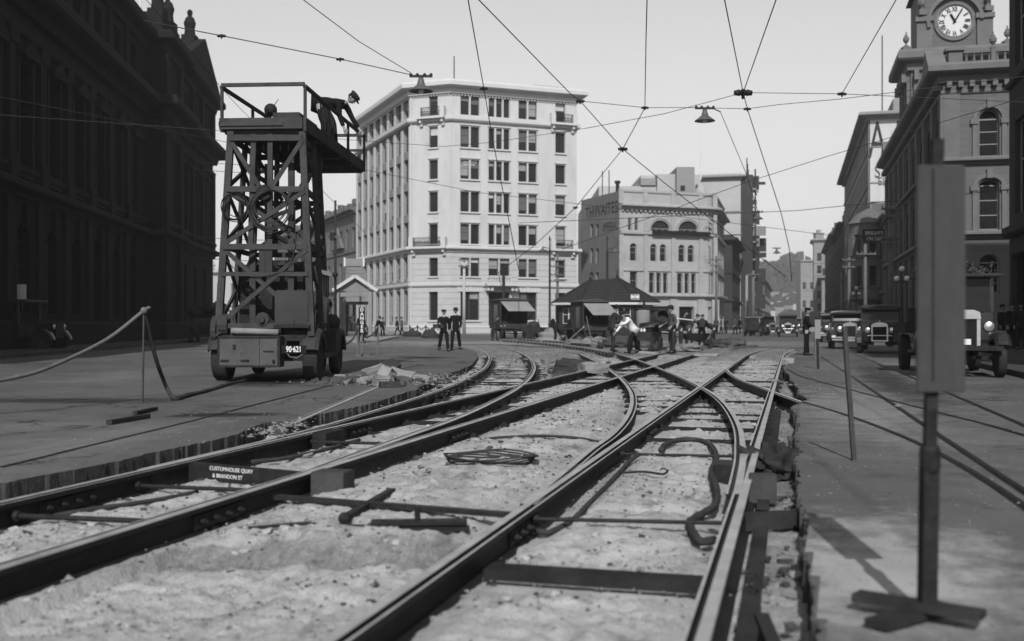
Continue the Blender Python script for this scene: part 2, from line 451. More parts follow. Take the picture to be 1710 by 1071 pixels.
def pitfloor():
    ys = []; y = 2.2
    while y < 62: ys.append(y); y += max(.022, .0052 * y)
    NX = 300; vs = []; fs = []
    for y in ys:
        a = -5.6 if y < 9 else (-4.2 if y < 45 else -5)
        xa = max(a, fR5(y) - 1.6) if y < 40 else -4.0
        xb = fR1(y) + 1.0 if y < 40 else 14.0
        if y < 8: xa = fR5(y) - 1.4
        if y > 14: xa = min(xa, fR5b(y) - 1.3) if y < 57 else -5
        for i in range(NX):
            x = xa + (xb - xa) * i / (NX - 1)
            vs.append((x, y, floor_z(x, y)))
    for r in range(len(ys) - 1):
        for i in range(NX - 1):
            k = r * NX + i; fs.append((k, k + 1, k + NX + 1, k + NX))
    me = bpy.data.meshes.new('pit_ground'); me.from_pydata(vs, [], fs); me.materials.append(M['pit']); me.update()
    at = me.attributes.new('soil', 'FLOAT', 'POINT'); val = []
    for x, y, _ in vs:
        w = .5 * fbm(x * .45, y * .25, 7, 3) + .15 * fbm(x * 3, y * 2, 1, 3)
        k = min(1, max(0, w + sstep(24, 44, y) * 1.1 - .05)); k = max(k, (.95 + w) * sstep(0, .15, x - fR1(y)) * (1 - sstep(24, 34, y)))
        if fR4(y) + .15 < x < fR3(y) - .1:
            q = y + .16 * fbm(x * 2.4, 0, 1) + .05 * fbm(x * 8, y * 8); k = max(k, .9 * sstep(6.0, 6.1, q) * (1 - sstep(6.24, 6.46, q)))  # band on the step facing the camera, mixed darker
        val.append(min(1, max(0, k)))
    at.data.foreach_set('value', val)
    me.polygons.foreach_set('use_smooth', [True] * len(fs)); me.update()
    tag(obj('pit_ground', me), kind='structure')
    mb = MB(); mb.quad((-12, -10, -.36), (18, -10, -.36), (18, 70, -.36), (-12, 70, -.36))
    tag(mb.build('deep_ground', M['dirt']), kind='structure')
pitfloor()

# ---------------------------------------------------------------- rails
RP = [(-.075, -.19), (.075, -.19), (.075, -.176), (.013, -.158), (.013, -.052), (.052, -.036), (.052, -.003), (.036, -.003), (.031, -.034), (.009, -.034), (.004, 0), (-.048, 0), (-.052, -.006), (-.05, -.036), (-.013, -.052), (-.013, -.158), (-.075, -.176)]
def rail(label, pts, flip, dz=0.0, group='tram rails of the junction', y0=None, y1=None):
    """pts: list of (y, x) along the rail centre"""
    P = [Vector((x, y, dz - .02 * 0)) for y, x in pts]
    mb = MB(); n = len(RP); rings = []
    for i, p in enumerate(P):
        a = P[max(0, i - 1)]; b = P[min(len(P) - 1, i + 1)]
        d = (b - a).normalized(); r = Vector((d.y, -d.x, 0))
        rings.append([p + r * (x * (-1 if flip else 1)) + Vector((0, 0, z)) for x, z in RP])
    o = len(mb.v)
    for r in rings: mb.v.extend([tuple(q) for q in r])
    for i in range(len(rings) - 1):
        for j in range(n):
            j2 = (j + 1) % n
            mb.cur = 1 if j in (10, 6, 11) else 0
            mb.face((o + i * n + j, o + i * n + j2, o + (i + 1) * n + j2, o + (i + 1) * n + j))
    mb.cur = 0
    mb.face([o + j for j in range(n)]); mb.face([o + (len(rings) - 1) * n + j for j in range(n)])
    return tag(mb.build('tram_rail', [M['rail'], M['railtop']]), label, 'rail', group)
def ysamp(f, a, b, st=.5):
    n = int((b - a) / st); return [(a + (b - a) * i / n, f(a + (b - a) * i / n)) for i in range(n + 1)]
r1 = rail('heavy worn rail nearest the right kerb edge of the excavation', ysamp(fR1, 1.5, 52), True, 0)
r3 = rail('long straight rail through the centre of the pit left of the kerb side rail', ysamp(fR3, 1.5, 52), False, -.001)
r4 = rail('dark near rail running up from the left bottom corner of the pit', ysamp(fR4, 2.5, 53), True, -.002)
r5 = rail('dark rail under the broken left edge of the road beside the stencilled tie plate', ysamp(fR5, 3.0, 44), False, -.003)
r2 = rail('curved rail leaving the right track and bending left through the diamond crossing', sR2, True, -.004)
r3b = rail('inner curved rail bending left from the centre rail towards the crouching workers', sR3b, False, -.005)
r5b = rail('outer curved rail hugging the ragged left road edge', sR5b + [(62, -3.5), (70, -5.6), (79, -8.8), (90, -14)], False, -.006)
r4b = rail('inner curved rail of the sleepered bend on the left', sR4b + [(62, -2.0), (70, -3.9), (79, -7.0), (90, -12)], True, -.007)
rex = rail('short check rail crossing under the kerb side rail into the right road', sEX2, False, -.008)
r0 = rail('stub of old rail lying cut off in the left road edge', [(12.0, -2.52), (14, -2.50), (17, -2.46), (20, -2.42)], True, .012, 'old rail stub')

# flush grooved rails still set in the paving
def flush(label, pts, w=.075, z=.004):
    P = catmull([Vector((x, y, z)) for y, x in pts], .6)
    mb = MB()
    for i in range(len(P) - 1):
        a, b = P[i], P[i + 1]; d = (b - a).normalized(); r = Vector((d.y, -d.x, 0))
        for k, (x0, x1, dz, mi) in enumerate(((-w * .5, w * .12, .002, 1), (w * .12, w * .34, -.0005, 0), (w * .34, w * .5, .002, 1))):
            mb.cur = mi
            mb.quad(a + r * x0 + Vector((0, 0, dz)), a + r * x1 + Vector((0, 0, dz)), b + r * x1 + Vector((0, 0, dz)), b + r * x0 + Vector((0, 0, dz)))
    return tag(mb.build('street_rail', [M['blackpaint'], M['rail']]), label, 'rail', 'rails still set in the paving')
flush('flush rail in the right road ending at the check rail of the pit', [(15.7, 4.24), (13.1, 4.15), (9.95, 3.83), (6.8, 3.22), (3, 2.2)])
flush('flush rail in the right road starting beside the kerb side rail at the far notch', [(27, 6.9), (24, 6.35), (22.5, 6.15), (18, 5.78), (14.2, 5.5), (11.07, 5.25), (5, 4.4)])
flush('flush rail slanting straight across the right road in front of the cars', [(37, 10.6), (23.8, 7.45), (15.7, 5.5), (9.4, 3.98), (4, 2.7)])
flush('outermost flush rail across the right road beside the parked lorry', [(40, 12.7), (25, 9.0), (13.1, 6.0), (5, 3.9)], z=.005)
flush('flush rail in the left road passing the tower lorry', [(4, -4.6), (8.48, -4.08), (9.8, -3.98), (12.3, -3.78), (15.4, -3.6), (22.7, -3.15), (30, -2.5)], w=.055)

# fishplates with bolts on the near rails
def fishplate(par, f, y, side, z=-.105, n=4, L=.62):
    x = f(y); sl = (f(y + .1) - f(y)) / .1; d = Vector((sl, 1, 0)).normalized(); r = Vector((d.y, -d.x, 0)) * side
    mb = MB(); c = Vector((x, y, z)) + r * .022
    mb.bar(c - d * L / 2, c + d * L / 2, .016, .088)
    o = mb.build('fishplate', M['iron'], par)
    for i in range(n):
        q = c + d * L * ((i + .5) / n - .5) + r * .022
        b = MB(); b.tube([q - r * .016, q + r * .016], .022, 6); b.tube([q + r * .016, q + r * .034], .012, 6)
        b.build('bolt', M['rail'], o)
for par, f, y, s in ((r4, fR4, 7.05, 1), (r4, fR4, 12.05, 1), (r3, fR3, 6.55, 1), (r3, fR3, 12.5, 1), (r5, fR5, 7.55, 1), (r5, fR5, 12.6, 1), (r1, fR1, 9.4, -1), (r3, fR3, 5.4, -1)):
    fishplate(par, f, y, s)
# solid manganese casting filling the throat of the switch
def casting(par, fa, fb, y0, y1, mat_, z0=-.17, z1=-.012):
    mb = MB(); n = 8; rings = []
    for i in range(n + 1):
        y = y0 + (y1 - y0) * i / n; xa = fa(y) - .03; xb = fb(y) + .03
        if xb < xa + .07: xb = xa + .07
        rings.append([(xa, y, z0), (xb, y, z0), (xb, y, z1), (xa, y, z1)])
    mb.loft(rings); mb.build('casting', mat_, par)
casting(r3, lambda y: min(fR3(y), fR3b(y)), lambda y: max(fR3(y), fR3b(y)), 6.9, 8.9, M['iron'])
casting(r1, lambda y: min(fR1(y), fR2(y)), lambda y: max(fR1(y), fR2(y)), 7.3, 9.2, M['iron'])
casting(r4, lambda y: min(fR4(y), fR4b(y)), lambda y: max(fR4(y), fR4b(y)), 8.4, 10.6, M['iron'])
casting(r5, lambda y: min(fR5(y), fR5b(y)), lambda y: max(fR5(y), fR5b(y)), 8.5, 10.8, M['iron'])

# ---------------------------------------------------------------- sleepers
def sleeper_mesh(L, w=.20):
    mb = MB(); mb.box((0, 0, -.04), (L, w, .08)); mb.box((0, 0, .008), (L, w * .28, .016))
    for sx in (-.5, .5):
        for k in (-.08, .08): mb.box((sx * 1.3 + k, 0, .02), (.05, .07, .04))
    return mb.mesh('steel_sleeper', M['sleeper'])
SLM = sleeper_mesh(1.9); SLM2 = sleeper_mesh(1.55, .14)
rs = random.Random(5)
def sleepers(fa, fb, ys, label, group, me=SLM, z=-.150):
    for y in ys:
        xa, xb = fa(y), fb(y); sl = ((fa(y + .2) - fa(y - .2)) + (fb(y + .2) - fb(y - .2))) / .8
        k = (xa + xb) / 2
        zz = z * (1 - .45 * sstep(36, 50, y)) + (rs.uniform(.0, .012) if 'left hand bend' in label else rs.choice((-.03, -.012, -.004, 0, .004, .008))); y += rs.gauss(0, .06)
        o = obj('steel_sleeper', me, None, (k, y, zz), -math.atan(sl) + rs.gauss(0, .03)); tag(o, label, 'sleeper', group)
sleepers(fR3, fR1, SLEEP_A[1:], 'dark steel sleeper across the straight right hand track', 'sleepers under the right track', SLM2)
sleepers(fR5, fR4, SLEEP_B, 'dark steel sleeper across the straight left hand track', 'sleepers under the left track', SLM2)
sleepers(fR5b, fR4b, [14 + .95 * i for i in range(45)], 'dark sleeper lying under the left hand bend', 'sleepers under the left bend')
sleepers(fR3b, fR2, [15.5 + 1.2 * i for i in range(20)], 'dark sleeper lying under the inner bend at the diamond crossing', 'sleepers under the crossing bend', SLM2)

# ---------------------------------------------------------------- things lying in and beside the pit
def on(x, y): return floor_z(x, y)
def bar_thing(name, label, cat, p, q, w, h, m, group=None):
    mb = MB(); mb.bar(p, q, w, h); return tag(mb.build(name, m), label, cat, group)
# cross beam between the two right rails in the foreground
mb = MB(); a = Vector((fR3(5.6) + .08, 5.6, -.145)); b = Vector((fR1(5.3) - .09, 5.3, -.145)); mb.bar(a, b, .17, .07); mb.bar(a + Vector((0, -.14, -.03)), b + Vector((0, -.14, -.03)), .05, .025)
tag(mb.build('tie_beam', M['sleeper']), 'thick dark beam across the track in the foreground', 'beam')
# tie rods
def rod(label, p, q, r=.013, m='iron', ends=True):
    mb = MB(); p = Vector(p); q = Vector(q); mb.tube([p, q], r, 8)
    d = (q - p).normalized()
    if ends:
        for e, s in ((p, 1), (q, -1)): mb.tube([e + d * s * .02, e + d * s * .055], r * 2.1, 6)
    return tag(mb.build('tie_rod', M[m]), label, 'tie rod', 'tie rods between the rails')
rod('thin tie rod across the right track nearest the camera', (fR3(6.75) + .02, 6.75, -.075), (fR1(6.6) - .02, 6.6, -.075))
rod('thin tie rod across the right track behind the looped hose', (fR3(10.15) + .02, 10.15, -.08), (fR2(9.95) - .02, 9.95, -.08))
rod('tie rod across the left track just in front of the stencilled plate', (fR5(8.3) + .02, 8.3, -.10), (fR4(8.0) - .02, 8.0, -.10), .016)
rod('tie rod across the left track by the bolted joint', (fR5(11.3), 11.3, -.09), (fR4(11.0), 11.0, -.09), .016)
rod('tie rod across the left track in the dark bottom left corner', (fR5(7.0) + .02, 7.0, -.10), (fR4(6.75) - .02, 6.75, -.10), .018)
# long flat bar lying across the middle bed and a drilled fishplate on top of it
p = G(462, 830, -.06); q = G(850, 860, -.055)
mb = MB(); mb.bar(p, q, .07, .03); tag(mb.build('flat_bar', M['iron']), 'long flat iron bar lying across the middle bed', 'bar')
c = G(700, 872, -.055); L = .58; mb = MB()
mb.box((0, 0, 0), (L, .11, .022)); mb.box((.10, -.05, -.03), (L * .7, .08, .022))
for i in range(4): mb.lathe([(.016, .011), (.016, .016)], (-L / 2 + L * (i + .5) / 4, 0, 0), 8)
mb.tube([(-.01, .03, .0), (-.012, .03, .085)], .018, 8)
tag(mb.build('loose_fishplate', M['rail'], None, c, .06), 'loose drilled fishplate with a bolt standing in it', 'fishplate')
# small thick bar with round end
p = G(575, 866, -.07); q = G(655, 820, -.06)
mb = MB(); mb.bar(p, q, .05, .04); mb.ball(p, .04, 8, 6)
tag(mb.build('short_bar', M['iron']), 'short dark bar with a knobbed end lying beside the loose fishplate', 'bar')
# thin rod over the middle bed
p = G(385, 885, -.13); q = G(620, 880, -.11)
tag(MB().tube([p, (p + q) / 2 + Vector((0, 0, .03)), q], .012, 6).build('iron_rod', M['iron']), 'thin iron rod lying at the foot of the concrete bank', 'rod')
# timber packing blocks and planks
def block(label, c, sz, rz, m='darktimber', tilt=None, name='timber_block', group='timber packing blocks'):
    mb = MB(); mb.box((0, 0, 0), sz, 0, tilt); me = mb.mesh(name, M[m])
    bm = bmesh.new(); bm.from_mesh(me); bmesh.ops.bevel(bm, geom=bm.edges, offset=.006, segments=2, affect='EDGES'); bm.to_mesh(me); bm.free()
    return tag(obj(name, me, None, c, rz), label, 'block', group)
g = G(555, 826, -.16); block('square timber block standing against the web of the dark near rail', (g.x, g.y + .02, -.075), (.27, .22, .19), -.25, 'towertimber')
g = G(1271, 850, -.12); block('upright timber block beside the kerb side rail', (1.86, 8.0, -.075), (.20, .16, .21), -.2, 'towertimber')
mb = MB()
g0 = G(1238, 886, -.17); g1 = G(1338, 880, -.17)
mb.bar(g0 + Vector((0, .05, .045)), g1 + Vector((0, .05, .045)), .16, .09)
tag(mb.build('timber_plank', M['darktimber']), 'stout timber plank end under the upright block by the right pit edge', 'plank')
mb = MB(); mb.bar((1.02, 4.0, -.16), (1.10, 4.75, -.14), .06, .03); tag(mb.build('timber_lath', M['darktimber']), 'narrow dark lath lying at the bottom of the right trench', 'lath')
mb = MB(); mb.bar((fR1(4.0) + .16, 4.0, -.165), (fR1(7.0) + .15, 7.0, -.165), .09, .03); mb.bar((fR1(7.7) + .14, 7.7, -.165), (fR1(16) + .14, 16, -.15), .09, .04)
tag(mb.build('bearing_plank', M['darktimber']), 'long plank laid beside the foot of the kerb side rail', 'plank')
# tie plate with stencilled street names
pa = Vector((fR5(9.0) + .06, 9.0, 0)); pb = Vector((fR4(8.4) - .06, 8.4, 0))
t = thing('tie_plate', 'deep steel tie plate with white stencilled street names lying across the left track', 'plate')
mb = MB(); mb.bar(pa + Vector((0, 0, -.085)), pb + Vector((0, 0, -.085)), .05, .155); mb.build('plate', M['iron'], t)
dr = (pb - pa).normalized(); nn = Vector((dr.y, -dr.x, 0))
if nn.y > 0: nn = -nn
mid = (pa + pb) / 2 + nn * .027
text_on('lettering', 'CUSTOMHOUSE QUAY', .046, M['whitepaint'], t, mid + Vector((0, 0, -.040)) - dr * .12, dr, (0, 0, 1), .002)
text_on('lettering', '& BRANDON ST', .046, M['whitepaint'], t, mid + Vector((0, 0, -.098)) - dr * .16, dr, (0, 0, 1), .002)
# joint box on the left rail
g = G(480, 742, -.1); block('riveted joint box clamped to the rail under the left road edge', (fR5(11.55) + .12, 11.5, -.085), (.16, .5, .17), -.26, 'sleeper', name='joint_box')
g = G(1203, 790, -.1); block('iron point box fixed inside the curved switch rail', (fR2(9.0) - .13, 9.0, -.09), (.17, .34, .16), -.2, 'iron', name='point_box')
# cables and hoses
def cable(name, label, cat, pts, r, m, n=8, cl=False, rough=0.0, step=.05):
    P = catmull(pts, step)
    rr = random.Random(len(label)); rad = [r * (1 + rough * rr.uniform(-1, 1)) for _ in P]
    mb = MB(); mb.smooth = True; mb.tube(P, rad, n, closed=cl); return tag(mb.build(name, M[m]), label, cat)
def gp(px, py, z): return G(px, py, z)
cable('hose', 'thick wrapped hose looping along the inside of the switch rail', 'hose',
      [gp(1104, 752, -.06), gp(1112, 742, -.05), gp(1135, 735, -.05), gp(1165, 735, -.05), gp(1188, 745, -.06), gp(1196, 765, -.08), gp(1188, 790, -.09), gp(1196, 815, -.09), gp(1195, 842, -.09), gp(1170, 860, -.10), gp(1152, 873, -.10), gp(1160, 895, -.10), gp(1172, 905, -.10), gp(1192, 902, -.11)], .027, 'tarrope', rough=.16)
cable('cable', 'dark cable snaking along the foot of the centre rail', 'cable',
      [gp(1065, 760, -.08), gp(1050, 772, -.11), gp(1020, 805, -.12), gp(985, 840, -.12), gp(955, 870, -.13), gp(915, 890, -.13), gp(895, 885, -.13)], .020, 'tarrope', rough=.1)
cable('cable', 'thin dark cable crossing the concrete between the centre and near rails', 'cable',
      [gp(780, 738, -.13), gp(830, 731, -.07), gp(900, 728, -.06), gp(960, 731, -.07), gp(1000, 738, -.13)], .014, 'tarrope')
cable('cable', 'heavy dark cable lying between the left track rails by the joint box', 'cable',
      [gp(420, 772, -.12), gp(480, 765, -.12), gp(540, 752, -.12), gp(575, 742, -.12), gp(600, 735, -.12)], .02, 'tarrope', rough=.1)
cable('cable', 'dark cable in the bottom left of the pit below the stencilled plate', 'cable',
      [gp(90, 862, -.15), gp(160, 850, -.14), gp(230, 840, -.14), gp(280, 832, -.14), gp(330, 822, -.14)], .018, 'tarrope', rough=.1)
cable('wire_offcut', 'bent wire offcut on the concrete inside the right track', 'wire', [gp(1036, 790, -.09), gp(1075, 788, -.085), gp(1108, 792, -.08), gp(1115, 786, -.06)], .010, 'iron')
cable('wire_loop', 'curled wire sticking up from the trench by the right pit edge', 'wire', [gp(1215, 990, -.14), gp(1232, 962, -.06), gp(1255, 955, -.04), gp(1270, 970, -.08), gp(1262, 985, -.12), gp(1250, 975, -.1)], .006, 'iron')
# coil of wire
c = G(820, 769, -.06); mb = MB(); rr = random.Random(4)
for k in range(5):
    R = .36 + .012 * k; pts = []
    for i in range(28):
        a = 2 * pi * i / 28
        pts.append(c + Vector((R * cos(a) * 1.02, R * .80 * sin(a), .012 * k + .012 * sin(3 * a + k) + on(c.x, c.y) * 0)))
    mb.tube(pts, .008, 5, closed=True)
for a in (.3, 2.6, 4.4): mb.ball(c + Vector((.37 * cos(a), .3 * sin(a), .02)), .03, 6, 5)
tag(mb.build('wire_coil', M['tarrope']), 'coil of dark wire lying on the pale concrete mound', 'coil')
# sack heap
def lump(name, label, cat, c, sz, m, seed, amp=.25, group=None, fr=2.2, n=18, k=12, flat=.25):
    mb = MB(); mb.smooth = True; mb.ball((0, 0, 0), 1, n, k)
    for i, v in enumerate(mb.v):
        p = Vector(v); q = 1 + amp * noise.fractal(p * fr + Vector((seed * 3.1, seed, 0)), .8, 2, 4)
        p = p * q
        if p.z < -flat: p.z = -flat
        mb.v[i] = (p.x * sz[0], p.y * sz[1], (p.z + flat) * sz[2])
    return tag(mb.build(name, M[m], None, c), label, cat, group)
g = G(1303, 790, -.17); lump('sack', 'crumpled dark sack dumped against the right pit edge', 'sack', (g.x, g.y + .03, -.2), (.26, .19, .17), 'sack', 3, .9, fr=2.6, n=44, k=28)
# paving slabs and broken concrete
def stone(name, label, cat, c, sz, rz, tilt, m, seed, group):
    r_ = random.Random(seed); me = bpy.data.meshes.new(name); bm = bmesh.new()
    for sx in (-1, 1):
        for sy in (-1, 1):
            for s3 in (-1, 1):
                for _ in range(2): bm.verts.new((sx * sz[0] * .5 * r_.uniform(.72, 1), sy * sz[1] * .5 * r_.uniform(.72, 1), s3 * sz[2] * .5 * r_.uniform(.8, 1)))
    bmesh.ops.convex_hull(bm, input=bm.verts)
    bmesh.ops.delete(bm, geom=[v for v in bm.verts if not v.link_faces], context='VERTS')
    bmesh.ops.subdivide_edges(bm, edges=bm.edges[:], cuts=3, use_grid_fill=True); bmesh.ops.triangulate(bm, faces=bm.faces[:]); bm.normal_update()
    q_ = min(sz)
    for v in bm.verts: v.co += v.normal * q_ * (.20 * noise.fractal(v.co * (1.6 / q_) * .5 + Vector((seed * 3.7, 0, 0)), .8, 2, 4) - .03)
    bm.to_mesh(me); bm.free(); me.materials.append(M[m])
    o = obj(name, me, None, c); o.rotation_euler = (tilt[0], tilt[1], rz); return tag(o, label, cat, group)
SL = 'broken concrete slabs heaped on the left road'
def gs(px, py, dz=0): v = G(px, py, 0); v.z = dz; return v
stone('concrete_slab', 'largest broken slab leaning on top of the rubble heap behind the tower lorry', 'slab', gs(626, 634, .15), (.52, .36, .2), .5, (.2, -.25), 'stone_rubble', 1, SL)
stone('concrete_slab', 'long dark slab at the right of the rubble heap', 'slab', gs(668, 634, .10), (.62, .36, .16), -.3, (.2, .25), 'midstone', 2, SL)
stone('concrete_slab', 'rounded pale chunk at the foot of the rubble heap', 'slab', gs(636, 646, .09), (.34, .3, .2), .2, (.1, .1), 'stone_rubble', 3, SL)
stone('concrete_slab', 'thin flat piece lying at the right tip of the rubble heap', 'slab', gs(698, 634, .05), (.55, .28, .09), -.2, (.1, .15), 'midstone', 4, SL)
stone('concrete_slab', 'small pale slab lying apart at the left of the rubble heap', 'slab', gs(586, 632, .03), (.5, .22, .07), .1, (.05, .08), 'stone_rubble', 5, SL)
stone('concrete_slab', 'dark slab propped behind the rubble heap', 'slab', gs(652, 624, .16), (.5, .36, .18), .9, (.5, -.2), 'darkstone', 6, SL)
stone('concrete_slab', 'flat dark slab in front of the rubble heap', 'slab', gs(650, 647, .05), (.42, .26, .10), .3, (.05, .02), 'darkstone', 7, SL)
stone('concrete_slab', 'blocky grey piece in the middle of the rubble heap', 'slab', gs(648, 637, .16), (.34, .3, .24), 1.2, (.3, .4), 'midstone', 15, SL)
stone('concrete_slab', 'grey wedge at the left foot of the rubble heap', 'slab', gs(610, 640, .06), (.42, .28, .15), -.5, (.1, -.2), 'midstone', 16, SL)
PV = 'lifted paving stones between the tracks'
stone('paving_stone', 'long lifted paving stone lying flat between the curved and straight tracks', 'stone', (2.0, 26.6, .03), (.8, .5, .28), .55, (.06, .05), 'midstone', 8, PV)
stone('paving_stone', 'lifted paving stone tipped on its edge beside the long flat one', 'stone', (1.25, 25.8, .04), (.5, .42, .34), .1, (.3, .2), 'darkstone', 9, PV)
stone('paving_stone', 'dark lifted stone behind the two paving stones', 'stone', (1.6, 28.5, .05), (.7, .42, .3), -.3, (.1, .1), 'darkstone', 10, PV)
stone('paving_stone', 'pale square stone left of the lifted paving stones', 'stone', (1.1, 32.5, .0), (.45, .4, .15), .4, (.1, .0), 'stone_rubble', 11, PV)
stone('kerb_stone', 'pale block on the right pit edge at the foot of the policeman', 'stone', gs(1317, 606, .03), (.4, .7, .22), -.3, (.0, .05), 'midstone', 12, 'loose stones at the far end of the pit')
stone('kerb_stone', 'flat stone beside the crossing under the standing worker', 'stone', (5.2, 42.0, .0), (.9, .5, .12), .2, (0, .05), 'midstone', 13, 'loose stones at the far end of the pit')
stone('kerb_stone', 'pale flat slab near the right bending gang', 'stone', (7.2, 40, -.02), (1.0, .6, .1), -.2, (0, .0), 'midstone', 14, 'loose stones at the far end of the pit')
# timbers on the left road
bar_thing('wood_batten', 'dark batten lying on the left road in front of the rope stake', 'batten', gs(182, 710, .03), gs(247, 699, .03), .07, .05, M['darktimber'], 'battens on the left road')
bar_thing('wood_batten', 'shorter batten lying behind the longer one on the left road', 'batten', gs(225, 694, .03), gs(260, 686, .03), .06, .04, M['darktimber'], 'battens on the left road')
# loose gravel and chips
def gravel():
    mb = MB(); r = random.Random(21)
    def chip(x, y, z, s):
        o = len(mb.v)
        for dx, dy, dz in ((1, 0, 0), (-.8, .5, 0), (-.3, -.9, 0), (0, .1, .8), (0, 0, -.5)):
            mb.v.append((x + s * dx * r.uniform(.6, 1.2), y + s * dy * r.uniform(.6, 1.2) + s * .1, z + s * dz * r.uniform(.5, 1)))
        for f in ((0, 1, 3), (1, 2, 3), (2, 0, 3), (1, 0, 4), (2, 1, 4), (0, 2, 4)): mb.cur = r.choice((0, 0, 0, 1)); mb.face([i + o for i in f])
    n = 0
    while n < 13000:
        y = 2.8 + 45 * r.random() ** 2.2; xa, xb = fR5(y) - .5, fR1(y) + .38
        if y > 14: xa = fR5b(y) - .5
        x = r.uniform(xa, xb)
        if fbm(x * .8, y * .8, 3) < r.uniform(-.5, .5): continue
        s = r.choice((.006, .008, .011, .016)) * (1 + y / 40)
        if r.random() < .02: s *= 2.2
        chip(x, y, floor_z(x, y) + s * .2, s); n += 1
    for (px, py, sx, sy, k) in ((640, 640, 1.2, 1.0, 260), (735, 632, .5, 3, 160), (470, 716, .25, .8, 120), (1308, 640, .12, 4, 60), (1000, 590, 3, 4, 200), (860, 600, 1, 6, 120)):
        g_ = G(px, py, 0)
        for _ in range(k):
            x = g_.x + r.gauss(0, sx * .5); y = g_.y + r.gauss(0, sy * .5); s = abs(r.gauss(.02, .015)) + .006
            chip(x, y, s * .2, s)
    for _ in range(3200):
        y = 3.5 + 36 * r.random() ** 1.6; x = r.choice((fR5(y) - .5 - abs(r.gauss(0, 1.3)), fR1(y) + .45 + abs(r.gauss(0, 1.5)))); s = abs(r.gauss(.004, .004)) + .0025 + y * .0002
        chip(x, y, s * .2, s)
    tag(mb.build('gravel', [M['stone_rubble'], M['dirt']], fix=False), 'loose chips of stone and mortar strewn over the pit', 'gravel', kind='stuff')
gravel()
# row of setts left standing along the far bend, in two lines
def setts(label, pts, z):
    P = catmull([G(px, py, 0) for px, py in pts], .45); mb = MB(); r = random.Random(6)
    for i in range(0, len(P) - 1):
        d = (P[i + 1] - P[i]); 
        if d.length < .01: continue
        c = (P[i] + P[i + 1]) / 2; an = atan2(d.y, d.x)
        mb.cur = i % 2
        mb.box((c.x, c.y, .03 if i % 2 else .06), (d.length * .95, .28, .14), an)
    return tag(mb.build('sett_row', [M['stone_rubble'], M['darktimber']]), label, 'setts', kind='stuff')
setts('row of pale and dark setts along the far bend before the wagons', [(842, 571), (880, 574), (930, 579), (980, 586), (1020, 594)], .05)
setts('second row of setts nearer the wagons', [(868, 569), (915, 572), (960, 576), (1000, 581)], .05)

def trench_rubble():
    r_ = random.Random(12); mb = MB()
    def rock(c, s):
        bm = bmesh.new()
        for _ in range(14): bm.verts.new((r_.uniform(-1, 1) * s, r_.uniform(-1, 1) * s * .8, r_.uniform(-1, 1) * s * .6))
        bmesh.ops.convex_hull(bm, input=bm.verts); bm.verts.index_update(); bm.verts.ensure_lookup_table()
        mb.cur = r_.choice((0, 0, 1)); mb.add([v.co + c for v in bm.verts], [tuple(v.index for v in f.verts) for f in bm.faces]); bm.free()
    for i in range(120):
        y = 3.6 + 9 * r_.random() ** 1.5; x = fR1(y) + r_.uniform(.12, .40); s = r_.uniform(.015, .055); rock(Vector((x, y, -.24 + s * .5 + r_.uniform(0, .06))), s)
    for i in range(90):
        y = 12 + r_.random() * 28; x = fR5b(y) - r_.uniform(.15, .45); s = r_.uniform(.02, .07); rock(Vector((x, y, -.17 + s * .4)), s)
    for i in range(60):
        y = r_.uniform(24, 34); x = r_.uniform(fR4b(y) + .3, fR5(y) - .3) if fR5(y) - .3 > fR4b(y) + .3 else fR4b(y) + .4; s = r_.uniform(.03, .10); rock(Vector((x, y, -.12 + s * .4)), s)
    for i in range(1700):                       # clods of the broken concrete bed
        y = 3.2 + 18 * r_.random() ** 1.6; x = r_.uniform(fR5(y) + .1, fR1(y) - .1)
        if fbm(x * 1.3, y * 1.3, 6) < r_.uniform(-.25, .15): continue
        s = abs(r_.gauss(.012, .014)) + .006; z0 = floor_z(x, y); k = len(mb.mi); rock(Vector((x, y, z0 + s * .15)), s)
        for q in range(k, len(mb.mi)): mb.mi[q] = 2 if i % 4 else 0
    for i in range(150):
        g_ = G(642, 638, 0); x = g_.x + r_.gauss(0, .75); y = g_.y + r_.gauss(0, .6); s = abs(r_.gauss(.05, .04)) + .02; rock(Vector((x, y, s * .3)), s)
    tag(mb.build('rubble', [M['dirt'], M['stone_rubble'], M['pit']], fix=False), 'broken stone tumbled along the trench sides of the pit', 'rubble', kind='stuff')
trench_rubble()
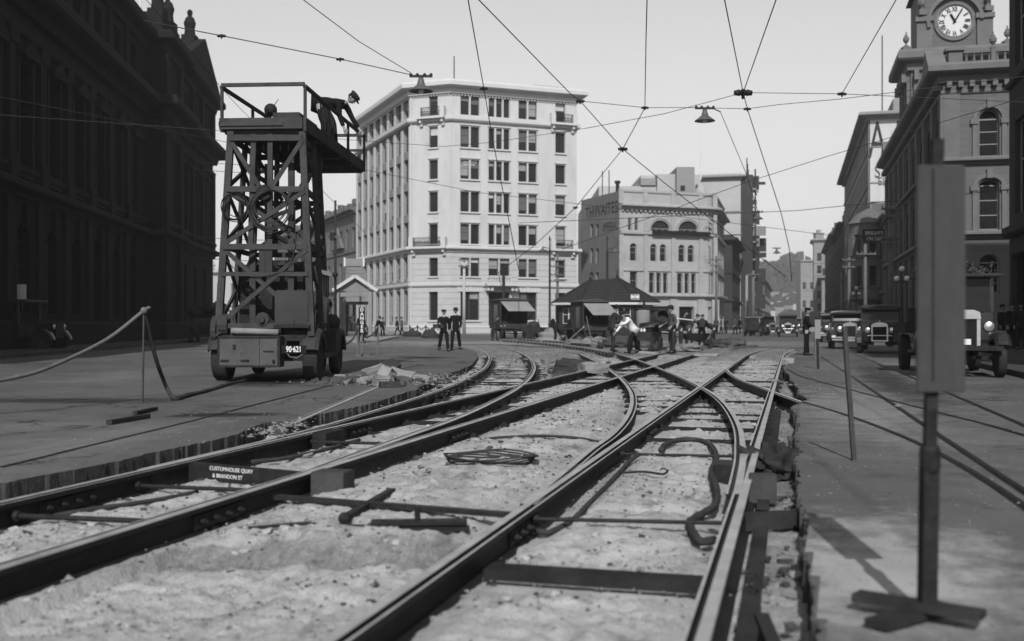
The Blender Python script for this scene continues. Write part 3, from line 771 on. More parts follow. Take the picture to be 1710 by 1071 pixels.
# films of dust, oil and damp lying on the paving, with ragged edges of their own
def film(name, label, cat, c, rx, ry, rz, val, dens, sc=3.0, z=.003, seed=0.0):
    k = 'film_%s_%s_%s' % (val, dens, sc)
    if k not in MATS:
        m = mat(k, val, .3, 2, .95, .2); nt = m.node_tree; N = nt.nodes; L = nt.links
        tc = N.new('ShaderNodeTexCoord'); ln = N.new('ShaderNodeVectorMath'); ln.operation = 'LENGTH'; L.new(tc.outputs['Object'], ln.inputs[0])
        nz = N.new('ShaderNodeTexNoise'); nz.inputs['Scale'].default_value = sc; nz.inputs['Detail'].default_value = 8; nz.inputs['Roughness'].default_value = .7
        geo = N.new('ShaderNodeNewGeometry'); L.new(geo.outputs['Position'], nz.inputs['Vector'])
        def mt(op, a, b, cl=False):
            n = N.new('ShaderNodeMath'); n.operation = op; n.use_clamp = cl
            for i, x in enumerate((a, b)):
                if isinstance(x, (int, float)): n.inputs[i].default_value = x
                else: L.new(x, n.inputs[i])
            return n.outputs[0]
        a = mt('SUBTRACT', 1.0, ln.outputs['Value'], True)
        a = mt('MULTIPLY', mt('SUBTRACT', mt('ADD', a, mt('MULTIPLY', nz.outputs['Fac'], 1.6)), 1.0), 1.8, True)
        L.new(mt('MULTIPLY', a, dens), N['Principled BSDF'].inputs['Alpha']); MATS[k] = m
    mb = MB(); K = 44; co, si = cos(rz), sin(rz); ins = {}
    def inpit(i, j):
        if (i, j) not in ins:
            u, v = (2 * i / K - 1) * rx, (2 * j / K - 1) * ry; x, y = c[0] + u * co - v * si, c[1] + u * si + v * co; r_ = False
            for a, b in zip(PIT, PIT[1:] + PIT[:1]):
                if (a.y > y) != (b.y > y) and x < a.x + (b.x - a.x) * (y - a.y) / (b.y - a.y): r_ = not r_
            ins[(i, j)] = r_
        return ins[(i, j)]
    for i in range(K):
        for j in range(K):
            if hypot((i + .5) * 2 / K - 1, (j + .5) * 2 / K - 1) > 1.02 or any(inpit(i + a, j + b) for a in (0, 1) for b in (0, 1)): continue
            mb.quad(*[((i + a) * 2 / K - 1, (j + b) * 2 / K - 1, 0) for a, b in ((0, 0), (1, 0), (1, 1), (0, 1))])
    o = mb.build(name, MATS[k], None, (c[0], c[1], z), rz); o.scale = (rx, ry, 1); return tag(o, label, cat, kind='stuff')
film('dust_film', 'pale mortar dust spread over the right road edge near the camera', 'dust', (1.75, 5.0), .95, 2.3, -.3, .40, .8)
film('dust_film', 'pale dust along the right road edge beyond the stake', 'dust', (4.8, 15.0), 1.7, 9.0, -.26, .26, .7, 2.0, .0035)
film('dust_film', 'pale dust on the left road along the broken edge', 'dust', (-4.0, 10.8), .9, 4.5, -.22, .24, .5, 2.0)
film('dust_film', 'pale dust trodden over the road round the far works', 'dust', (3, 62), 26, 18, 0, .30, .75, .5)
film('dust_film', 'wide dusty patch on the right road before the cars', 'dust', (9.5, 27), 3.6, 12, -.26, .22, .7, 1.0, .0038)
film('dust_film', 'dusty wheel marks along the left road', 'dust', (-8.5, 24), 2.2, 9, .1, .20, .6, 1.2, .0033)
film('dust_film', 'dust round the rubble heap', 'dust', (-2.9, 23), 1.9, 4.0, 0, .26, .6, 1.6, .0034)
film('oil_stain', 'dark oily stain across the left road line', 'stain', (-3.6, 13.5), 1.1, .5, .2, .03, .75, 2.5, .0042)
film('oil_stain', 'dark stain on the road in front of the walking men', 'stain', (-3.0, 36), 1.4, 2.2, .3, .035, .6, 1.2, .0042)
film('oil_stain', 'oil drips under the tower lorry', 'stain', (-4.7, 21.5), 1.2, 2.5, 0, .02, .75, 1.5, .0042)  # darker film spread under the lorry and just behind it
film('oil_stain', 'damp streak on the left road by the battens', 'stain', (-6.5, 16), 2.6, 1.0, .1, .04, .55, 1.0, .0042)
film('oil_stain', 'dark worn track along the right road', 'stain', (8.2, 24), .8, 16, -.26, .04, .5, .8, .0042)
# ================================================================ BUILDING KIT
class Face:
    """a wall seen left to right from A to B; u runs along it, o points out of it"""
    def __init__(s, A, B):
        s.A = Vector((A[0], A[1])); B = Vector((B[0], B[1])); s.L = (B - s.A).length; s.d = (B - s.A) / s.L
        s.n = Vector((s.d.y, -s.d.x)); s.rz = atan2(s.d.y, s.d.x)
    def u(s, px):
        m = (px - CX) / F; return (m * s.A.y - s.A.x) / (s.d.x - m * s.d.y)
    def Y(s, u): return s.A.y + s.d.y * u
    def z(s, py, px): return ZT(py, s.Y(s.u(px)))
    def P(s, u, z, o=0.0): return Vector((s.A.x + s.d.x * u + s.n.x * o, s.A.y + s.d.y * u + s.n.y * o, z))
    def xy(s, u, o=0.0): p = s.P(u, 0, o); return (p.x, p.y)
    def box(s, mb, u0, u1, z0, z1, o0, o1):
        vs = [s.P(u, z, o) for z in (z0, z1) for u, o in ((u0, o0), (u1, o0), (u1, o1), (u0, o1))]
        mb.add(vs, [(3, 2, 1, 0), (4, 5, 6, 7), (0, 1, 5, 4), (1, 2, 6, 5), (2, 3, 7, 6), (3, 0, 4, 7)])
def wall(mb, fc, u0, u1, z0, z1, ops=(), depth=.25, o=0.0):
    us = sorted({u0, u1, *[a for op in ops for a in op[:2]]}); zs = sorted({z0, z1, *[a for op in ops for a in op[2:4]]})
    us = [u for u in us if u0 - 1e-6 <= u <= u1 + 1e-6]; zs = [z for z in zs if z0 - 1e-6 <= z <= z1 + 1e-6]
    for i in range(len(us) - 1):
        for j in range(len(zs) - 1):
            uc, zc = (us[i] + us[i + 1]) / 2, (zs[j] + zs[j + 1]) / 2
            if any(op[0] < uc < op[1] and op[2] < zc < op[3] for op in ops): continue
            mb.quad(fc.P(us[i], zs[j], o), fc.P(us[i + 1], zs[j], o), fc.P(us[i + 1], zs[j + 1], o), fc.P(us[i], zs[j + 1], o))
    for op in ops:
        a, b, c, d = op[:4]; arch = len(op) > 4 and op[4]
        if arch:
            r = (b - a) / 2; rise = r if arch is True else arch; sp = d - rise; k = 10
            arc = [((a + b) / 2 - r * cos(pi * i / k), sp + rise * sin(pi * i / k)) for i in range(k + 1)]
            for i in range(k):
                (ua, za), (ub, zb) = arc[i], arc[i + 1]
                mb.quad(fc.P(ua, za, o), fc.P(ub, zb, o), fc.P(ub, d, o), fc.P(ua, d, o))
                mb.quad(fc.P(ua, za, o), fc.P(ub, zb, o), fc.P(ub, zb, o - depth), fc.P(ua, za, o - depth))
            d2 = sp
        else:
            d2 = d
            mb.quad(fc.P(a, d, o), fc.P(b, d, o), fc.P(b, d, o - depth), fc.P(a, d, o - depth))
        mb.quad(fc.P(a, c, o), fc.P(a, d2, o), fc.P(a, d2, o - depth), fc.P(a, c, o - depth))
        mb.quad(fc.P(b, c, o), fc.P(b, d2, o), fc.P(b, d2, o - depth), fc.P(b, c, o - depth))
        mb.quad(fc.P(a, c, o), fc.P(b, c, o), fc.P(b, c, o - depth), fc.P(a, c, o - depth))
def molding(mb, path, prof, closed=False):
    """extrude a profile [(out, z)] along a plan path (left to right as seen from outside), mitred"""
    P = [Vector(p) for p in path]; n = len(P); rings = []
    for i in range(n):
        ds = []
        if i > 0 or closed: ds.append((P[i] - P[i - 1]).normalized())
        if i < n - 1 or closed: ds.append((P[(i + 1) % n] - P[i]).normalized())
        ns = [Vector((d.y, -d.x)) for d in ds]
        m = sum(ns, Vector((0, 0))); m.normalize(); m = m / max(.35, m.dot(ns[0]))
        rings.append([(P[i].x + m.x * o, P[i].y + m.y * o, z) for o, z in prof])
    if closed: rings.append(rings[0])
    mb.loft(rings, cap=not closed, closed=True)
WCACHE = {}
def win_mesh(w, h, lights=1, rows=2, fr=.07, arch=False, fm='frame', sill=True, key=''):
    k = (round(w, 2), round(h, 2), lights, rows, fr, arch, fm, sill)
    if k in WCACHE: return WCACHE[k]
    f = MB(); t = .06; H = h
    x0, x1 = -w / 2, w / 2
    r = w / 2 if arch is True else (arch or 0); sp = h - r
    f.b2((x0, 0, 0), (x0 + fr, t, sp)); f.b2((x1 - fr, 0, 0), (x1, t, sp)); f.b2((x0 + fr, 0, 0), (x1 - fr, t, fr))
    if arch:
        kk = 10
        for i in range(kk):
            a, b = pi * i / kk, pi * (i + 1) / kk
            pts = [(-cos(a) * w / 2, sp + sin(a) * r), (-cos(b) * w / 2, sp + sin(b) * r), (-cos(b) * (w / 2 - fr), sp + sin(b) * (r - fr)), (-cos(a) * (w / 2 - fr), sp + sin(a) * (r - fr))]
            f.prism(pts, 0, t, 'Y')
        f.b2((x0 + fr, 0, sp - fr / 2), (x1 - fr, t * .8, sp + fr / 2))
    else: f.b2((x0 + fr, 0, h - fr), (x1 - fr, t, h))
    for i in range(1, lights):
        x = x0 + w * i / lights; f.b2((x - fr * .9, -.02, fr), (x + fr * .9, t, (sp if arch else h) - fr))
    for j in range(1, rows):
        z = (sp if arch else h) * j / rows + (.0 if rows > 2 else h * .08)
        for i in range(lights):
            a = x0 + w * i / lights + fr; b = x0 + w * (i + 1) / lights - fr; f.b2((a, .006, z - fr * .35), (b, t - .006, z + fr * .35))
    g = MB()
    if arch:
        pts = [(x0, 0), (x1, 0)] + [(cos(pi * i / 10) * w / 2, sp + sin(pi * i / 10) * r) for i in range(11)]
        g.prism(pts, t * .5, t * .5 + .02, 'Y')
    else: g.b2((x0, t * .5, 0), (x1, t * .5 + .02, h))
    res = (f.mesh('window', M[fm]), g.mesh('pane', M['glass']), {})
    WCACHE[k] = res; return res
rw = random.Random(11)
SPLIT = {'pilaster', 'sill', 'window_hood', 'keystone', 'pediment', 'drainpipe', 'chimney', 'bracket', 'gable', 'urn', 'shopfront', 'corner_pier', 'window_surround', 'arch_moulding', 'parapet_figure', 'penthouse'}
def islands(mb):
    par = list(range(len(mb.v)))
    def find(i):
        while par[i] != i: par[i] = par[par[i]]; i = par[i]
        return i
    for f in mb.f:
        for i in f[1:]: par[find(i)] = find(f[0])
    gr = {}
    for f, m_ in zip(mb.f, mb.mi): gr.setdefault(find(f[0]), []).append((f, m_))
    out = []
    for fs in gr.values():
        q = MB(); mp = {}
        for f, m_ in fs:
            idx = []
            for i in f:
                if i not in mp: mp[i] = len(q.v); q.v.append(mb.v[i])
                idx.append(mp[i])
            q.cur = m_; q.face(idx)
        out.append(q)
    return out
class Bldg:
    def __init__(s, name, label, cat, loc, group=None):
        s.loc = Vector((loc[0], loc[1], 0)); s.root = thing(name, label, cat, s.loc, 0, group); s.T = Matrix.Translation(-s.loc)
    def part(s, name, mb, m, parent=None):
        if name in SPLIT and len(mb.f) > 6:
            for q in islands(mb): o = s.part1(name, q, m, parent)
            return o
        return s.part1(name, mb, m, parent)
    def part1(s, name, mb, m, parent=None):
        o = mb.build(name, m, None)
        o.data.transform(s.T); o.parent = parent or s.root; return o
    def window(s, fc, u0, u1, z0, z1, lights=1, rows=2, depth=.25, arch=False, fm='frame', fr=.07, blind=.3, o=0.0, name='window'):
        w, h = u1 - u0, z1 - z0
        w, h = round(w, 2), round(h, 2)
        f, g, bl = win_mesh(w, h, lights, rows, fr, arch, fm)
        p = fc.P((u0 + u1) / 2, z0, o - depth) - s.loc
        a = obj(name, f, s.root, p, fc.rz); obj('pane', g, a)
        if not arch and rw.random() < blind:
            q = rw.choice((.25, .4, .55, .8)); i = rw.randrange(lights); one = lights > 1 and rw.random() < .6
            xa = -w / 2 + (w * i / lights if one else 0) + fr; xb = (-w / 2 + w * (i + 1) / lights if one else w / 2) - fr
            b = MB(); b.b2((xa, .022, h * (1 - q)), (xb, .028, h - fr)); b.build('blind', M[rw.choice(('blind', 'blind', 'blind2', 'blind3', 'blind3'))], a)
        return a
def roof_poly(mb, pts, z): mb.poly([(p[0], p[1], z) for p in pts])
def prof_cornice(z, h, out, base=0.0):
    return [(base - .05, z), (base + out * .25, z), (base + out * .35, z + h * .35), (base + out * .85, z + h * .45), (base + out, z + h * .55), (base + out, z + h * .85), (base + out * .9, z + h), (base - .05, z + h)]
def prof_band(z, h, out): return [(-.05, z), (out * .6, z), (out, z + h * .3), (out, z + h), (-.05, z + h)]
def dentils(mb, fc, u0, u1, z, h, out, w, gap):
    n = int((u1 - u0) / (w + gap))
    for i in range(n):
        a = u0 + (i + .25) * (u1 - u0) / n; fc.box(mb, a, a + w, z, z + h, 0, out)
def pediment(mb, fc, u0, u1, z, h, o0, o1):
    a = [fc.P(u0, z, o1), fc.P(u1, z, o1), fc.P((u0 + u1) / 2, z + h, o1)]; b = [fc.P(u0, z, o0), fc.P(u1, z, o0), fc.P((u0 + u1) / 2, z + h, o0)]
    mb.add(a + b, [(0, 1, 2), (5, 4, 3), (0, 3, 4, 1), (1, 4, 5, 2), (2, 5, 3, 0)])
URN = [(.16, 0), (.18, .08), (.07, .16), (.06, .24), (.20, .42), (.22, .6), (.12, .72), (.14, .76), (.05, .86), (.05, 1.0), (.0, 1.06)]
def urn(mb, p, s=1.0): mb.lathe([(r * s, z * s) for r, z in URN], p, 10)
def balustrade(mb, fc, u0, u1, z0, z1, o, step=.35):
    fc.box(mb, u0, u1, z1 - .12, z1, o - .12, o + .12); fc.box(mb, u0, u1, z0, z0 + .1, o - .12, o + .12)
    n = max(2, int((u1 - u0) / step))
    for i in range(n):
        p = fc.P(u0 + (i + .5) * (u1 - u0) / n, z0 + .1, o); h = z1 - z0 - .22
        mb.lathe([(.05, 0), (.09, h * .3), (.05, h * .7), (.07, h)], p, 6)

# ================================================================ WHITE OFFICE BUILDING
def white_building():
    Bp = (-6.4, 113.0); Rp = (7.1, 118.2); Ap = (-10.84, 114.8); Cp = (-19.6, 136.2)
    fr = Face(Bp, Rp); ch = Face(Ap, Bp); lf = Face(Cp, Ap)
    b = Bldg('office_building', 'tall pale cornered office building of seven storeys in the centre', 'building', (Bp[0], Bp[1] + 6))
    Z = lambda py: fr.z(py, 833)
    rows = [(215, 249.6, 1), (270, 302, 1), (323, 356, 1), (376, 409, 1)]
    zr = [(Z(b_), Z(a_)) for a_, b_, _ in rows]
    ztop = (Z(196.5), Z(164)); z2 = (Z(462.5), Z(432)); zg = (Z(535), Z(488))
    zc0, zc1 = Z(158), Z(143)          # main cornice
    zA, zB = Z(207.5), Z(201); zD, zE = Z(423), Z(416); zF, zG = Z(478), Z(472)
    cols = [(769, 800.5, 2), (816, 851, 3), (866, 896.5, 2), (927.5, 944, 1)]
    fo = []; go = []
    w_ = []
    def lights(ops, ua, ub, za, zb, n):        # each light between its own stone mullions
        g_ = .17 if n > 1 else 0; w = (ub - ua - g_ * (n - 1)) / n
        for i in range(n):
            a = ua + i * (w + g_); ops.append((a, a + w, za, zb)); w_.append((fr, a, a + w, za, zb, 1))
    for (pa, pb, li) in cols:
        ua, ub = fr.u(pa), fr.u(pb)
        for zz in zr + [ztop]: lights(fo, ua, ub, zz[0], zz[1], li)
        lights(go, ua, ub, z2[0], z2[1], 2 if li == 3 else li)
        if li == 1: go.append((ua, ub, zg[0], zg[1])); w_.append((fr, ua, ub, zg[0], zg[1], 1))
        else:
            zb_ = .15 if li == 3 else zg[0]
            go.append((ua, ub, zb_, zg[1]))
            if li == 2: w_.append((fr, ua, ub, zg[0], zg[1], 2))
    ca, cb = ch.u(716.5), ch.u(731)
    co = []; cg = []
    for zz in zr + [ztop]: co.append((ca, cb, zz[0], zz[1])); w_.append((ch, ca, cb, zz[0], zz[1], 1))
    for zz in (z2, zg): cg.append((ca, cb, zz[0], zz[1])); w_.append((ch, ca, cb, zz[0], zz[1], 1))
    up = MB(); lo = MB()
    wall(up, fr, 0, fr.L, zE, zc0, fo, .3); wall(up, ch, 0, ch.L, zE, zc0, co, .3)
    wall(lo, fr, 0, fr.L, 0, zE, go, .35); wall(lo, ch, 0, ch.L, 0, zE, cg, .35)
    # plain side walls at the back of the block
    back = [(-12.0, 142.0), (3.5, 133.0)]
    for fc in (Face(Rp, back[1]), Face(back[1], back[0]), Face(back[0], Cp)):
        wall(up, fc, 0, fc.L, 0, zc0)
    b.part('wall', up, M['white_stucco']); b.part('lower_wall', lo, M['white_course'])
    # left side: pilasters with dark panels between
    n = 8; bay = lf.L / n; sd = MB(); pil = MB(); so = []; sg = []
    for i in range(n):
        ua, ub = bay * i + bay * .16, bay * (i + 1) - bay * .16
        for zz in zr + [ztop]: so.append((ua, ub, zz[0] - .1, zz[1] + .35)); w_.append((lf, ua, ub, zz[0] - .1, zz[1] + .35, 1))
        sg.append((ua, ub, z2[0] - .2, z2[1] + .2)); w_.append((lf, ua, ub, z2[0] - .2, z2[1] + .2, 2))
        sg.append((ua, ub, 1.3, zg[1] + .2)); w_.append((lf, ua, ub, 1.3, zg[1] + .2, 2))
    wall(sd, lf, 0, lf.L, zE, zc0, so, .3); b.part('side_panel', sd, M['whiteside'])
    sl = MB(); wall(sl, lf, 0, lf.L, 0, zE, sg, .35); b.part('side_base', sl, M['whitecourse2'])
    for i in range(n + 1):
        u = bay * i; lf.box(pil, max(0, u - bay * .12), min(lf.L, u + bay * .12), zD + .1, zA - .3, 0, .10)
        lf.box(pil, max(0, u - bay * .12), min(lf.L, u + bay * .12), zA + .3, zc0, 0, .06)
        lf.box(pil, max(0, u - bay * .2), min(lf.L, u + bay * .13), .9, zF, 0, .07); lf.box(pil, max(0, u - bay * .2), min(lf.L, u + bay * .13), zG + .1, zD, 0, .07)
    # shallow pilaster strips on front
    for pa, pb in ((753, 768), (801.5, 814.5), (852.5, 864.5), (898, 911)):
        fr.box(pil, fr.u(pa) + .02, fr.u(pb) - .02, zD + .1, zA - .3, 0, .10)
    b.part('pilaster', pil, M['white_stucco'])
    path = [Cp, Ap, Bp, Rp, back[1]]
    c = MB(); molding(c, path, prof_cornice(zc0 - .25, zc1 - zc0 + .35, 1.05))
    for fc in (fr, ch, lf): dentils(c, fc, 0, fc.L, zc0 - .46, .2, .14, .14, .2)
    b.part('cornice', c, M['whitetrim'])
    c = MB(); molding(c, path, prof_band(zA, zB - zA + .15, .38)); b.part('upper_string_course', c, M['whitetrim'])
    c = MB(); molding(c, path, prof_cornice(zD, zE - zD + .2, .5)); b.part('lower_string_course', c, M['whitetrim'])
    c = MB(); molding(c, path, prof_band(zF - .1, .45, .22)); b.part('ground_string_course', c, M['whitetrim'])
    c = MB(); molding(c, path, [(-.05, .0), (.3, .0), (.3, .75), (.18, .9), (-.05, .9)]); b.part('plinth', c, M['white_course'])
    # parapet, roof, stepped penthouse
    rf = MB(); roof_poly(rf, [Cp, Ap, Bp, Rp, back[1], back[0]], zc1 + .05); b.part('roof', rf, M['pale'])
    q = MB(); fr.box(q, fr.u(785), fr.u(905), zc1 + .06, fr.z(127, 840), -9, -3.5); fr.box(q, fr.u(905), fr.L - .3, zc1 + .06, fr.z(137, 930), -9, -2.2); fr.box(q, fr.u(740), fr.u(785), zc1 + .06, fr.z(134, 770), -10, -3.5)
    b.part('penthouse', q, M['penthouse'])
    q = MB(); p = fr.P(1.0, zc1, -2); q.tube([p, p + Vector((0, 0, 3.2))], .06, 6); b.part('chimney_pipe', q, M['iron'])
    for (fc, ua, ub, za, zb, li) in w_:
        b.window(fc, ua, ub, za, zb, li, 2, .28, fm='frame' if fc is lf else 'framedk', blind=.8 if zb > 22 else .5)
        if fc is not lf:
            pass
    s = MB()                                            # sills and hoods
    for (fc, ua, ub, za, zb, li) in w_:
        if fc is lf: continue
        fc.box(s, ua - .12, ub + .12, za - .16, za - .005, -.02, .16)
        if z2[1] < zb < ztop[0]: fc.box(s, ua - .1, ub + .1, zb + .12, zb + .26, -.02, .12)
    b.part('sill', s, M['whitetrim'])
    # arched door and balcony over it
    ua, ub = fr.u(816), fr.u(853)
    d = MB(); fr.box(d, ua + .1, ub - .1, .15, zg[1] - .9, -.5, -.44); fr.box(d, ua, ub, zg[1] - .9, zg[1] - .7, -.5, -.38); b.part('door', d, M['darktimber'])
    d = MB(); fr.box(d, ua, ub, zg[1] - .7, zg[1], -.5, -.46); b.part('fanlight', d, M['glass'])
    bal = MB(); fr.box(bal, fr.u(808), fr.u(862), Z(478), Z(473.5), 0, 1.1); balustrade(bal, fr, fr.u(812), fr.u(858), Z(473.3), Z(461.5), .95, .28)
    for px in (812, 818, 852, 858): fr.box(bal, fr.u(px) - .14, fr.u(px) + .14, Z(486), Z(478.2), 0, .8)
    b.part('balcony', bal, M['whitetrim'])
    # keystones over the ground windows
    k = MB()
    for pa, pb in ((769, 800.5), (866, 896.5)):
        ua, ub = fr.u(pa), fr.u(pb); m = 7
        for i in range(m):
            a = ua - .4 + (ub - ua + .8) * i / m; fr.box(k, a + .03, a + (ub - ua + .8) / m - .03, zg[1] + .02, zg[1] + .95, 0, .06 + .04 * (i == 3))
    b.part('keystone', k, M['whitetrim'])
    # little iron balconies with brackets
    def ironbal(fc, pa, pb, zf):
        ua, ub = fc.u(pa), fc.u(pb); q = MB()
        fc.box(q, ua, ub, zf - .22, zf, 0, .75)
        for u in (ua + .35, ub - .35): fc.box(q, u - .15, u + .15, zf - .95, zf - .22, .02, .28); fc.box(q, u - .12, u + .12, zf - .6, zf - .22, .28, .55)
        for u in (ua, ub - .5): fc.box(q, u, u + .5, zf, zf + 1.0, .25, .72)
        o = b.part('balcony', q, M['whitetrim']); r = MB()
        for z in (zf + .08, zf + .9): fc.box(r, ua + .5, ub - .5, z, z + .06, .58, .64)
        nn = int((ub - ua - 1) / .16)
        for i in range(nn + 1):
            u = ua + .5 + (ub - ua - 1) * i / nn; fc.box(r, u - .018, u + .018, zf + .14, zf + .9, .59, .63)
        for i in range(0, nn, 2):
            u = ua + .5 + (ub - ua - 1) * (i + .5) / nn; r.ball(fc.P(u, zf + .5, .61) , .09, 6, 4)
        b.part('railing', r, M['iron'], o)
    ironbal(ch, 700, 746, zB + .1); ironbal(fr, 917, 960, zB + .1); ironbal(ch, 687, 748, zE + .15); ironbal(fr, 917, 960, zE + .15)
    # gilt lettering in a third row window
    for (pa, tx) in ((785, 'INSURANCE\n& LOANS'), ):
        u = fr.u(pa); text_on('lettering', tx, .30, M['whitepaint'], b.root, fr.P(u, zr[1][1] - .35, -.18) - b.loc, (fr.d.x, fr.d.y, 0), (0, 0, 1), .01)
    q = MB(); ch.box(q, .12, .22, .9, zc0 - .3, .02, .12); lf.box(q, lf.L - .5, lf.L - .4, .9, zE, .02, .12); b.part('drainpipe', q, M['whitetrim'])
white_building()

# ================================================================ HOTEL WITH THE ROUNDED CORNER
def hotel():
    A = (13.0, 130.0); e = Vector((2.58, 1)).normalized(); fL = 11.7
    Rp = (A[0] + e.x * fL, A[1] + e.y * fL)
    fr = Face(A, Rp)
    sdir = Vector((.26, 1)).normalized()
    # rounded corner from front direction to the street direction
    arc = []; c0 = Vector(Rp); n0 = fr.n; Rr = 3.2; cen = c0 - Vector((n0.x, n0.y)) * Rr
    a0 = atan2(n0.y, n0.x); n1 = Vector((sdir.y, -sdir.x)); a1 = atan2(n1.y, n1.x)
    K = 5
    for i in range(K + 1):
        a = a0 + (a1 - a0) * i / K; arc.append((cen.x + cos(a) * Rr, cen.y + sin(a) * Rr))
    E = (arc[-1][0] + sdir.x * 16, arc[-1][1] + sdir.y * 16)
    sd0 = Vector((-.38, 1)).normalized(); Lp = (A[0] + sd0.x * 11.2, A[1] + sd0.y * 11.2)
    sf = Face(Lp, A); st = Face(arc[-1], E); arcs = [Face(a, b_) for a, b_ in zip(arc, arc[1:])]
    b = Bldg('hotel_building', 'four storey stone hotel with a rounded corner and arched top windows', 'building', (A[0] + 4, A[1] + 4))
    Z = lambda py: fr.z(py, 1110)
    zt, zc1, zc0 = Z(321), Z(343), Z(352); zs1, zs0 = Z(388), Z(394); zg1, zg0 = Z(491), Z(500)
    ops = []; W_ = []
    def op(pa, pb, ya, yb, li=1, arch=False, rows=2):
        ua, ub = fr.u(pa), fr.u(pb); za, zb = Z(yb), Z(ya); ops.append((ua, ub, za, zb, arch)); W_.append((fr, ua, ub, za, zb, li, arch, rows))
    op(1049, 1054.5, 366, 386.5, 1, True); op(1060, 1065.5, 366, 386.5, 1, True)
    op(1087, 1118, 368, 386.5, 3, 1.05, 1); op(1133, 1165, 368, 386.5, 3, 1.05, 1); op(1176, 1190, 368, 386.5, 1, .5, 1)
    for pa, pb in ((1052, 1063), (1086, 1096.5), (1102, 1112.5), (1133, 1143.5), (1148.5, 1159), (1178, 1187)): op(pa, pb, 408, 437, 1, True)
    op(1052, 1064, 455, 490, 1)
    for pa in (1084, 1131):
        for k in range(3): op(pa + k * 11.2, pa + k * 11.2 + 8.6, 456, 490, 1)
    op(1178, 1184, 456, 490); op(1186, 1191.5, 456, 490)
    gops = []
    for pa, pb in ((1048, 1066), (1084, 1120), (1134, 1159), (1177, 1190)): gops.append((fr.u(pa), fr.u(pb), .15, Z(512)))
    mb = MB(); wall(mb, fr, 0, fr.L, zg1, zt, ops, .35)
    for fc in arcs:
        o2 = []
        w = fc.L * .32
        for (ya, yb, ar) in ((368, 386.5, True), (408, 437, True), (456, 490, False)):
            o2.append((fc.L / 2 - w / 1.5, fc.L / 2 + w / 1.5, Z(yb), Z(ya), ar)); W_.append((fc, fc.L / 2 - w / 1.5, fc.L / 2 + w / 1.5, Z(yb), Z(ya), 1, ar, 2))
        wall(mb, fc, 0, fc.L, zg1, zt, o2 if (arcs.index(fc) % 2 == 1) else [], .3)
        if arcs.index(fc) % 2 == 0: del W_[-3:]
    so = []
    for k in range(4):
        for (ya, yb, ar) in ((368, 386.5, True), (408, 437, True), (456, 490, False)):
            so.append((1.4 + k * 3.8, 2.9 + k * 3.8, Z(yb), Z(ya), ar)); W_.append((st, 1.4 + k * 3.8, 2.9 + k * 3.8, Z(yb), Z(ya), 1, ar, 2))
    wall(mb, st, 0, st.L, zg1, zt, so, .3); b.part('wall', mb, M['hotel'])
    mb = MB(); wall(mb, fr, 0, fr.L, 0, zg1, gops, .6)
    for fc in arcs: wall(mb, fc, 0, fc.L, 0, zg1, [(fc.L * .1, fc.L * .9, .15, Z(512))] if arcs.index(fc) in (1, 3) else [], .5)
    wall(mb, st, 0, st.L, 0, zg1, [(1 + 3.8 * k, 3.6 + 3.8 * k, .6, Z(512)) for k in range(4)], .5)
    b.part('ground_storey', mb, M['hotel'])
    mb = MB()
    for o in gops: fr.box(mb, o[0], o[1], .15, o[3], -.68, -.62)
    for i in (1, 3): arcs[i].box(mb, arcs[i].L * .1, arcs[i].L * .9, .15, Z(512), -.58, -.52)
    for k in range(4): st.box(mb, 1 + 3.8 * k, 3.6 + 3.8 * k, .6, Z(512), -.58, -.52)
    b.part('shopfront', mb, M['glassdk'])
    # rendered side wall with fading painted lettering
    mb = MB(); so = []
    zz = [(sf.z(455, 1000), sf.z(428, 1000)), (sf.z(437, 1000), sf.z(412, 1000))]
    for (pa, pb) in ((985.5, 990.5), (994.5, 999.5)):
        for (ya, yb) in ((374.5, 396), (415, 440), (455, 482)):
            ua, ub = sf.u(pa), sf.u(pb); za, zb = sf.z(yb, (pa + pb) / 2), sf.z(ya, (pa + pb) / 2)
            so.append((ua, ub, za, zb)); W_.append((sf, ua, ub, za, zb, 1, False, 2))
    wall(mb, sf, 0, sf.L, 0, zt - .1, so, .25)
    bk = (E[0] - 14, E[1] + 3)
    for fc in (Face(E, bk), Face(bk, Lp)): wall(mb, fc, 0, fc.L, 0, zt - .2)
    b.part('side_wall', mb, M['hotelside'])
    rd = (sf.d.x, sf.d.y, 0)
    for tx, py, pc, s, sxx in (('THWAITES', 352, 1004, 2.0, .98), ('IMPERIAL', 379, 1019, 1.55, .66)):
        u = sf.u(pc); text_on('painted_lettering', tx, s, M['blackpaint'], b.root, sf.P(u, sf.z(py, pc), .012) - b.loc, rd, (0, 0, 1), .01, sx=sxx)
    mb = MB(); roof_poly(mb, [Lp, A, Rp] + arc[1:] + [E, bk], zt - .5); b.part('roof', mb, M['slate'])
    path = [A, Rp] + arc[1:] + [E]
    pathL = [fr.xy(-.02, .0)] + path[1:]
    mb = MB(); molding(mb, pathL, prof_cornice(zc0, zc1 - zc0, .85)); dentils(mb, fr, 0, fr.L, zc0 - .28, .26, .3, .25, .35)
    for fc in arcs: dentils(mb, fc, 0, fc.L, zc0 - .28, .26, .3, .25, .3)
    b.part('cornice', mb, M['hoteltrim'])
    mb = MB(); molding(mb, pathL, prof_band(zs0, zs1 - zs0 - .05, .3)); b.part('string_course', mb, M['hoteltrim'])
    mb = MB(); molding(mb, pathL, prof_cornice(zg0, zg1 - zg0, .55)); b.part('shop_cornice', mb, M['hoteltrim'])
    mb = MB(); molding(mb, pathL, prof_band(Z(456) + .12, .22, .15)); molding(mb, pathL, prof_band(zt - .25, .3, .14)); b.part('coping', mb, M['hoteltrim'])
    mb = MB()
